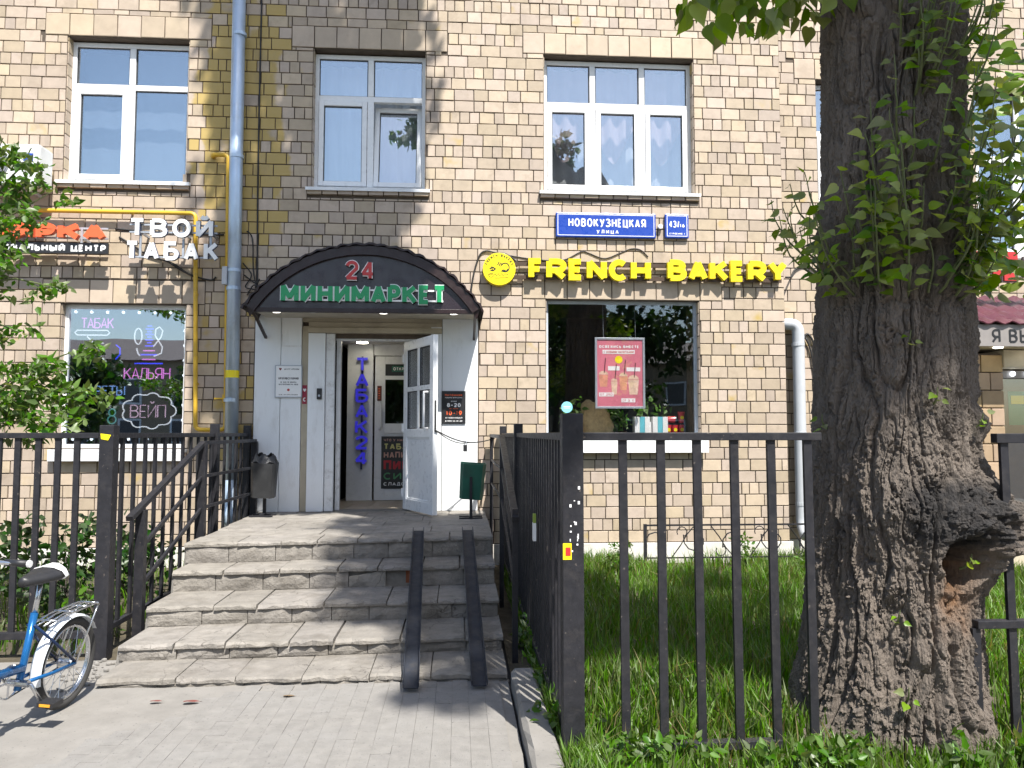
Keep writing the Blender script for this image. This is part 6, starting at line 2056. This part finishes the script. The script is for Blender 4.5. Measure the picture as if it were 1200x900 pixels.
# fresh shoots sprouting from the trunk, with single leaves
def leaf_mesh(w):
    V, F = leaf_arrays(np.zeros((1, 3)), np.array([[0, 0, 1.0]]), np.array([[0, -1.0, 0]]), np.array([1.0]), w, .3, True)
    return np_mesh('leaf', V, F, True)
LEAFM = [leaf_mesh(.78), leaf_mesh(.68), leaf_mesh(.88)]
for k, m in enumerate(LEAFM):
    m.materials.append(MATS['leaf_fresh' if k != 1 else 'leaf_green'])
def orient(D, U):
    D, U = Vector(D).normalized(), Vector(U)
    U = (U - D * U.dot(D)).normalized()
    X = D.cross(U)             # local x = S? frame: z -> D, -y -> U
    M = Matrix((X, -U, D)).transposed()
    return M.to_euler()
leaf_count = 0
massC, massD, massU, massS = [], [], [], []
def put_leaf(parent, p, D, U, size):
    global leaf_count
    if leaf_count < 290:
        leaf_count += 1
        link('leaf', rng.choice(LEAFM), None, parent, loc=p, rot=orient(D, U), scale=(size, size, size))
    else:
        massC.append(p); massD.append(Vector(D).normalized()); massU.append(U); massS.append(size)
def shoot(theta, z, length, out_, leaf, gap=.075, side=0.0):
    a = R(theta)
    x0, y0 = tree_axis(z)
    r = float(base_r(np.array(z))) - .01
    o_ = Vector((math.cos(a), math.sin(a), 0))
    tng = Vector((-math.sin(a), math.cos(a), 0))
    p = Vector((x0, y0, z)) + o_ * r
    pts = [p]
    n = max(5, int(length / .06))
    side += rng.uniform(-.25, .25)
    for i in range(1, n + 1):
        t = i / n
        d = o_ * (out_ * (1 - t) + .12) + tng * side * (.3 + t) + Vector((0, 0, .35 + .9 * t)) + Vector((rng.uniform(-.12, .12), rng.uniform(-.12, .12), 0))
        pts.append(pts[-1] + d.normalized() * length / n)
    sh = MB().tube(pts, [.0075 - .005 * i / n for i in range(n + 1)], 5).build('shoot', 'twig', tree)
    s = gap
    k = 0
    while s < length:
        q = s / length * n
        i = min(int(q), n - 1)
        p = pts[i].lerp(pts[i + 1], q - i)
        b = 2.4 * k + rng.uniform(-.6, .6)
        D = o_ * (.55 + .5 * math.cos(b)) + tng * math.sin(b) * 1.1 + Vector((0, 0, rng.uniform(-.55, .35)))
        U = Vector((rng.uniform(-.5, .5), rng.uniform(-.5, .2), rng.uniform(.3, 1.0))) + o_ * rng.uniform(.3, 1.2)
        st_ = D.normalized() * .03
        put_leaf(sh, p + st_, D, U, leaf * rng.uniform(.55, 1.15))
        s += gap * rng.uniform(.7, 1.3)
        k += 1
for i in range(48):
    shoot(-62 - 110 * rng.random() ** 1.4, rng.uniform(2.26, 2.75), rng.uniform(.25, .75), rng.uniform(.4, 1.0), .088, .055)
for i in range(9):
    shoot(rng.uniform(-75, -25), rng.uniform(2.3, 2.9), rng.uniform(.5, 1.0), rng.uniform(.6, 1.2), .092, .055, side=.1)
for i in range(30):
    shoot(rng.uniform(-118, -45), rng.uniform(2.8, 3.9), rng.uniform(.3, .7), rng.uniform(.4, .9), .088, .06)
for i in range(4):
    shoot(rng.uniform(-206, -192), rng.uniform(2.5, 2.85), rng.uniform(.35, .65), .9, .085)
for th_, z in ((-118, .62), (-112, .25), (-70, .9), (-92, 1.75), (-50, 1.62), (-172, 1.62), (-110, 2.05)):
    shoot(th_, z, .12, 1.4, .055, .03)
# leafy mass on the trunk's far side and the dark spray hanging into the top of the view
for k in range(300):
    p = Vector((2.98 + rng.gauss(.12, .22), -5.35 + rng.gauss(0, .25), rng.uniform(2.35, 3.95)))
    put_leaf(None, p, Vector((rng.gauss(0, 1), rng.gauss(-.3, 1), rng.gauss(-.4, .7))), Vector((rng.gauss(-.3, .4), rng.gauss(-.7, .4), .7)), .12 * rng.uniform(.6, 1.2))
for k in range(24):
    p0 = Vector((2.35, -5.5, 4.55)).lerp(Vector((1.35, -5.45, 4.30)), rng.random()) + Vector((rng.gauss(0, .05), rng.gauss(0, .1), rng.gauss(0, .06)))
    for j in range(10):
        p = p0 + Vector((rng.gauss(0, .07), rng.gauss(0, .1), -rng.uniform(0, .46)))
        put_leaf(None, p, Vector((rng.gauss(0, .5), rng.gauss(0, .5), -1.1)), Vector((rng.gauss(0, .6), -1, .3)), .12 * rng.uniform(.7, 1.2))
V, F = leaf_arrays(np.array([tuple(p) for p in massC]), np.array([tuple(p) for p in massD]), unit(np.array([tuple(u - d * u.dot(d)) for u, d in zip(massU, massD)])), np.array(massS), .75, .25, True)
o = link('leaf_rest', np_mesh('leaf_rest', V, F, True), mat('leaf_mixed', (.16, .245, .035), rough=.42, var=.15, scale=6, bump=.1, transl=.4, island=.4, coords='POS'), tree)
o['kind'] = 'stuff'
limb([(2.5, -5.5, 5.2), (2.0, -5.5, 4.75), (1.3, -5.45, 4.5)], .03, .006)

# ================================================================== tree and shrubs left, behind the fence
mp = thing('young_maple', 'young leafy maple reaching over the iron fence in front of the tobacco window', 'tree', (-4.3, -2.6, 0))
MB().tube([(-4.35, -2.6, -.05), (-4.3, -2.6, .8), (-4.15, -2.65, 1.6), (-4.1, -2.7, 2.6), (-4.2, -2.7, 3.6)], [.06, .05, .04, .03, .012], 8).build('trunk', 'limb_bark', mp, smooth=True)
mcl = []
def spray(p, q, n, r, m=mp):
    p, q = Vector(p), Vector(q) + Vector((-.14, 0, 0))
    MB().tube([p, p.lerp(q, .5) + Vector((0, 0, .06)), q], [.014, .009, .004], 5).build('branch', 'twig', m)
    for i in range(n):
        t = .25 + .75 * (i + .5) / n
        c = p.lerp(q, t)
        mcl.append((c.x + rng.gauss(0, .06), c.y + rng.gauss(0, .12), c.z + rng.gauss(0, .07), r * rng.uniform(.7, 1.2), .6))
spray((-4.2, -2.7, 3.2), (-3.35, -2.9, 3.65), 5, .15)
spray((-4.2, -2.7, 3.4), (-3.5, -2.9, 3.98), 7, .16)
spray((-4.2, -2.7, 3.5), (-3.75, -2.9, 4.12), 6, .15)
spray((-4.2, -2.7, 3.1), (-3.45, -3.0, 3.10), 5, .15)
spray((-4.2, -2.7, 2.9), (-3.3, -2.8, 2.85), 5, .11)
spray((-4.15, -2.7, 2.5), (-3.55, -2.9, 2.45), 4, .12)
spray((-4.1, -2.7, 1.9), (-2.95, -2.9, 2.35), 9, .15)
spray((-4.1, -2.7, 1.8), (-2.90, -3.0, 1.95), 9, .16)
spray((-4.1, -2.7, 1.6), (-3.0, -3.1, 1.72), 8, .15)
spray((-4.1, -2.7, 1.7), (-3.5, -3.2, 1.95), 6, .16)
spray((-4.1, -2.7, 3.4), (-4.9, -2.8, 3.7), 6, .2)
spray((-4.1, -2.7, 2.2), (-5.0, -2.8, 2.4), 6, .2)
V, F = clump_leaves(mcl, 1700, .085, .5, .35, .45)
link('crown', np_mesh('crown', V, F, True), mat('leaf_maple', (.085, .17, .028), rough=.42, var=.15, scale=6, bump=.1, transl=.4, island=.4, coords='POS'), mp)
for k, (x, y, r, h, lab) in enumerate(((-3.25, -2.9, .42, .8, 'dense green shrub behind the iron fence by the bicycle'), (-4.3, -2.6, .6, 1.0, 'broad green shrub at the foot of the young maple'), (-3.2, -1.6, .4, .5, 'low shrub under the tobacco window sill'), (-2.85, -3.3, .2, .35, 'small weedy bush between fence post and stairs flank'))):
    sh = thing('shrub', lab, 'shrub', (x, y, 0))
    c_ = [(x + rng.gauss(0, r * .5), y + rng.gauss(0, r * .4), h * rng.uniform(.15, 1.05), r * rng.uniform(.35, .55), .9) for i in range(16)]
    V, F = clump_leaves(c_, 900, .085, .55, .2, .4)
    link('foliage', np_mesh('foliage', V, F, True), 'leaf_dark' if k != 3 else 'leaf_green', sh)
    for j in range(5):
        MB().tube([(x + rng.gauss(0, .05), y + rng.gauss(0, .05), -.03), (x + rng.gauss(0, r * .4), y + rng.gauss(0, r * .3), h * .8)], [.012, .004], 5).build('stem', 'limb_bark', sh)

# ================================================================== grass and weeds
mat('grass_blade', (.098, .19, .026), rough=.5, var=.25, scale=1.2, bump=0, transl=.35, island=.35, coords='POS')
mat('grass_dry', (.20, .17, .065), rough=.6, var=.2, bump=0, transl=.3, island=.3)
def field(n, x0, x1, y0, y1, h0, h1, keep=None, w=.0055, name='grass', m='grass_blade', lean=.55):
    p = np.stack([nrg.uniform(x0, x1, n), nrg.uniform(y0, y1, n), np.full(n, -.01)], 1)
    d = fbm(p[:, 0] * 1.6 + 9, p[:, 1] * 1.6 + 4, 55, 3)
    ok = nrg.random(n) < np.clip((d - .22) * 4.5, .12, 1)
    if keep is not None:
        ok &= keep(p)
    p = p[ok]
    h = nrg.uniform(h0, h1, len(p)) * (.6 + .9 * fbm(p[:, 0] * 2.3, p[:, 1] * 2.3, 66, 3))
    V, F = blades(p, h, w, lean)
    o = link(name, np_mesh(name, V, F), m)
    o['kind'] = 'stuff'
    return o
off_tree = lambda p: (np.hypot(p[:, 0] - 2.42, p[:, 1] + 5.36) > .52)
o = field(62000, .62, 6.5, -5.68, -.12, .08, .25, off_tree)
tag(o, 'tall green grass on the lawn between fence and house', 'grass')
o = field(9000, .50, .72, -6.2, -.4, .06, .20, None)
tag(o, 'rough grass strip between kerb and side fence', 'grass')
o = field(9000, .55, 6.0, -6.3, -5.6, .05, .16, off_tree)
tag(o, 'short grass and weeds along the foot of the front fence', 'grass')
o = field(3500, .62, 5.0, -5.9, -.3, .10, .26, off_tree, .004, 'dry_grass', 'grass_dry', .9)
tag(o, 'dry straw blades scattered through the lawn', 'grass')
o = field(4200, -7, -2.62, -3.7, -.1, .05, .22, None)
tag(o, 'grass under the shrubs behind the bicycle fence', 'grass')
wd = []
for i in range(80):
    c = rng.choice(((1.35, -5.95), (1.7, -6.0), (.78, -5.95), (2.75, -5.98), (3.0, -6.0), (.62, -5.5), (.95, -5.85), (2.4, -6.05), (1.9, -5.9)))
    wd.append((c[0] + rng.gauss(0, .12), c[1] + rng.gauss(0, .06), rng.uniform(.02, .14), rng.uniform(.04, .08), .8))
for i in range(40):
    wd.append((.56 + rng.gauss(0, .05), rng.uniform(-5.8, -3.4), rng.uniform(.02, .16), rng.uniform(.04, .08), .9))
V, F = clump_leaves(wd, 3600, .06, .5, .0, .55)
o = link('weeds', np_mesh('weeds', V, F, True), 'leaf_green')
o['kind'] = 'stuff'
tag(o, 'leafy weeds growing at the fence foot and round the trunk base', 'weeds')
for x, y, r, h, lab in ((1.85, -1.0, .16, .42, 'small dark bush in the lawn near the house plinth'), (3.25, -.9, .12, .40, 'feathery weed tuft in front of the scroll fence'), (4.0, -1.2, .2, .35, 'grey-green weed clump near the corner pipe')):
    sh = thing('weed_bush', lab, 'shrub', (x, y, 0))
    V, F = clump_leaves([(x + rng.gauss(0, r * .5), y + rng.gauss(0, r * .5), h * rng.uniform(.2, 1), r * .6, 1) for i in range(9)], 2600, .055, .5, -.2, .4)
    link('foliage', np_mesh('foliage', V, F), 'leaf_green', sh)
    MB().tube([(x, y, -.03), (x, y, h * .8)], [.006, .002], 5).build('stem', 'twig', sh)
# fallen leaves
for k, (x, y, m, lab) in enumerate(((-1.62, -4.80, 'dead_red', 'reddish dead leaf lying below the lowest step'), (-1.82, -4.78, 'dead_red', 'narrow curled brown leaf below the lowest step'), (-1.05, -4.74, 'dead_brown', 'small dry brown leaf on the pavement below the stairs'))):
    mat('dead_red', (.16, .045, .035), rough=.7); mat('dead_brown', (.16, .11, .06), rough=.7)
    V, F = leaf_arrays(np.array([[x, y, .010]]), np.array([[1.0, .15, .02]]), np.array([[0, .1, 1.0]]), np.array([.11 if k < 1 else .08]), .45, .12, True)
    tag(link('fallen_leaf', np_mesh('fallen_leaf', V, F, True), m), lab, 'leaf', 'fallen leaves')

# ================================================================== pastry shop bay right of the trunk
ks = thing('pastry_shop', 'pastry shop bay with purple tiled awning, red letters and bulb-framed window', 'shop', (7.0, -1.2, 0))
mat('shop_stone', (.36, .26, .16), rough=.8, var=.15, bump=.4, island=.15)
mat('awning_purple', (.085, .018, .03), rough=.4, var=.15, bump=.1)
mat('fascia_grey', (.24, .22, .21), rough=.6)
mat('shop_cream', (.50, .44, .33), rough=.7, dirt=(.3, .24, .17), dirt_amt=.3)
KX0, KX1, KY = 5.86, 9.4, -1.2
MB().box(KX0 + .02, KX0 + .38, KY + .02, RY - .04, -.05, 2.52).build('pillar_core', 'mortar', ks)
for i in range(12):
    off = 0 if i % 2 else .11
    xs_ = [KX0, KX0 + .13 + off, KX0 + .40] if True else []
    for a, b in zip(xs_, xs_[1:]):
        MB().box(a + .005, b - .005, KY, KY + .03, .05 + i * .205, .245 + i * .205).build('pillar_stone', 'shop_stone', ks, bevel=.008)
MB().box(KX0 + .4, KX1, KY + .25, KY + .35, -.05, .55).build('stall_riser', 'shop_cream', ks)
frame_ring(KX0 + .42, KX1 - .1, .56, 2.34, .09, KY + .2, KY + .34).build('window_frame', 'fascia_grey', ks, bevel=.004)
MB().box(KX0 + .5, KX1 - .18, KY + .26, KY + .27, .64, 2.26).build('pane', 'shop_glass', ks)
for i in range(2):
    MB().box(KX0 + 1.4 + i * 1.0, KX0 + 1.46 + i * 1.0, KY + .21, KY + .33, .65, 2.25).build('mullion', 'fascia_grey', ks)
for i in range(16):
    MB().ball((KX0 + .45 + i * .19, KY + .17, 2.30), .03, 8, 6).build('bulb', BULB, ks, smooth=True)
for i in range(8):
    MB().ball((KX0 + .45, KY + .17, 2.10 - i * .2), .03, 8, 6).build('bulb', BULB, ks, smooth=True)
MB().box(KX0 + .4, KX1, KY - .02, RY - .04, 2.36, 2.56).build('beam', 'shop_cream', ks)
MB().box(KX0 - .15, KX1, KY - .35, RY - .04, 2.57, 2.60).build('soffit', 'shop_cream', ks)
for i in range(5):
    MB().cyl((KX0 + .2 + i * .45, KY - .2, 2.568), (KX0 + .2 + i * .45, KY - .2, 2.56), .05, n=12).build('soffit_lamp', LAMP, ks)
MB().box(KX0 - .16, KX1, KY - .38, KY - .352, 2.56, 2.80).build('fascia', 'fascia_grey', ks)
print_text(ks, 'Я ВЫПЕЧКА', KX0 + .0, KX0 + 1.05, 2.60, 2.75, KY - .3802, .022, 'sign_black', .004, .28)
nx, ny = 90, 14
V = []
for j in range(ny + 1):
    t = j / ny
    for i in range(nx + 1):
        x = KX0 - .2 + (KX1 - KX0 + .2) * i / nx
        st_ = .022 * ((t * 4) % 1.0)
        V.append((x, KY - .42 + .95 * t, 2.80 + .46 * t - st_ + .022 + .018 * math.sin(i / nx * 2 * math.pi * 20)))
F = [(j * (nx + 1) + i, j * (nx + 1) + i + 1, (j + 1) * (nx + 1) + i + 1, (j + 1) * (nx + 1) + i) for j in range(ny) for i in range(nx)]
aw = link('awning', np_mesh('awning', V, F), 'awning_purple', ks)
sol = aw.modifiers.new('thick', 'SOLIDIFY')
sol.thickness = .012
MB().box(KX0 - .1, KX1, KY + .55, RY - .04, 2.62, 3.26).build('upper_wall', 'mortar', ks)
s = thing('shop_sign', 'red letters of the pastry shop sign above the purple awning', 'sign', (6.6, -1.2, 3.35))
sign_letters(s, 'ПЕКАРНЯ', 6.02, 8.2, 3.38, 3.72, KY + .1, .09, .06, 'sign_red', .15, 'fascia_grey', .012)
rail(s, 6.0, 8.2, 3.45, KY + .101, .03, 'fascia_grey'); rail(s, 6.0, 8.2, 3.65, KY + .101, .03, 'fascia_grey')
for x in (6.2, 7.9):
    MB().bar((x, KY + .12, 3.5), (x, RY - .01, 3.5), .03, .03).build('stand_off', 'fascia_grey', s)
pk = thing('menu_board', 'green menu card hanging in the pastry shop window', 'poster', (6.6, KY + .3, 1.9))
MB().box(6.52, 6.74, KY + .285, KY + .295, 1.70, 2.10).build('card', mat('menu_green', (.03, .22, .07), rough=.5), pk)
MB().box(6.55, 6.71, KY + .280, KY + .2845, 1.95, 2.05).build('card_field', 'sign_yellow', pk)
MB().box(KX0 + .2, KX1, RY - .1, RY - .05, -.05, 2.56).build('shop_back', mat('shop_painted_glow', (.34, .22, .11), rough=.8), ks)  # warm light of the shop interior is put into this wall's colour

# ================================================================== across the street: what the panes mirror
op = thing('apartment_building', 'long low ochre house across the street, mirrored in the window panes', 'building', (0, -42, 0))
mat('ochre_wall', (.34, .26, .17), rough=.85, var=.12, coords='POS', scale=1)
mat('far_roof', (.12, .09, .08), rough=.8)
mat('far_pane', (.05, .06, .08), rough=.1)
MB().box(-34, 34, -52, -42, -.05, 6.4).build('wall', 'ochre_wall', op)
MB().add([(-34.4, -41.6, 6.4), (34.4, -41.6, 6.4), (34.4, -52.4, 6.4), (-34.4, -52.4, 6.4), (-32, -47, 8.4), (32, -47, 8.4)], [(0, 1, 5, 4), (2, 3, 4, 5), (1, 2, 5), (3, 0, 4), (0, 3, 2, 1)]).build('roof', 'far_roof', op)
for i in range(20):
    for j in range(2):
        x, z = -32 + i * 3.3, .9 + j * 2.6
        w = frame_ring(x, x + 1.4, z, z + 1.7, .12, -42.0, -41.94).build('window', 'sign_white', op)
        MB().box(x + .12, x + 1.28, -41.985, -41.975, z + .12, z + 1.58).build('pane', 'far_pane', w)
def street_tree(x, y, h, r, lab, conifer=False):
    t = thing('street_tree', lab, 'tree', (x, y, 0), 'trees across the street')
    MB().tube([(x, y, -.08), (x + .1, y, h * .45), (x, y, h * .9)], [.22, .15, .04], 8).build('trunk', 'limb_bark', t, smooth=True)
    if conifer:
        c = [(x + rng.gauss(0, .1) + r * (1 - k / 26) * math.cos(k * 2.4), y + r * (1 - k / 26) * math.sin(k * 2.4), h * (.2 + .8 * k / 26), .5 + .6 * (1 - k / 26), .6) for k in range(26)]
    else:
        c = []
        for k in range(30):
            d = Vector((rng.gauss(0, 1), rng.gauss(0, 1), rng.gauss(0, 1))).normalized() * r * rng.uniform(.4, 1)
            c.append((x + d.x, y + d.y, h * .62 + d.z * h * .36 / r, rng.uniform(.6, 1.1), .8))
    V, F = clump_leaves(c, 110, .34, .7)
    link('crown', np_mesh('crown', V, F), 'leaf_dark', t)
street_tree(4.2, -19.5, 13.6, 1.5, 'tall slim conifer across the street mirrored in the curtained window', True)
street_tree(2.0, -23, 9.6, 2.9, 'round street tree mirrored behind the drinks poster')
street_tree(7.2, -24, 9.8, 3.0, 'wide street tree mirrored at the edge of the bakery window')
street_tree(11.0, -23, 10, 2.9, 'tall street tree mirrored beside the grey pipe')
street_tree(4.6, -27, 9.6, 2.8, 'street tree mirrored between its two taller neighbours')
street_tree(-3.5, -26, 6.2, 2.2, 'lower street tree mirrored above the doorway')
street_tree(-9.5, -22, 4.6, 1.8, 'street tree mirrored in the tobacco window')
street_tree(-16, -23, 5.4, 2.0, 'far street tree mirrored at the edge of the tobacco window')
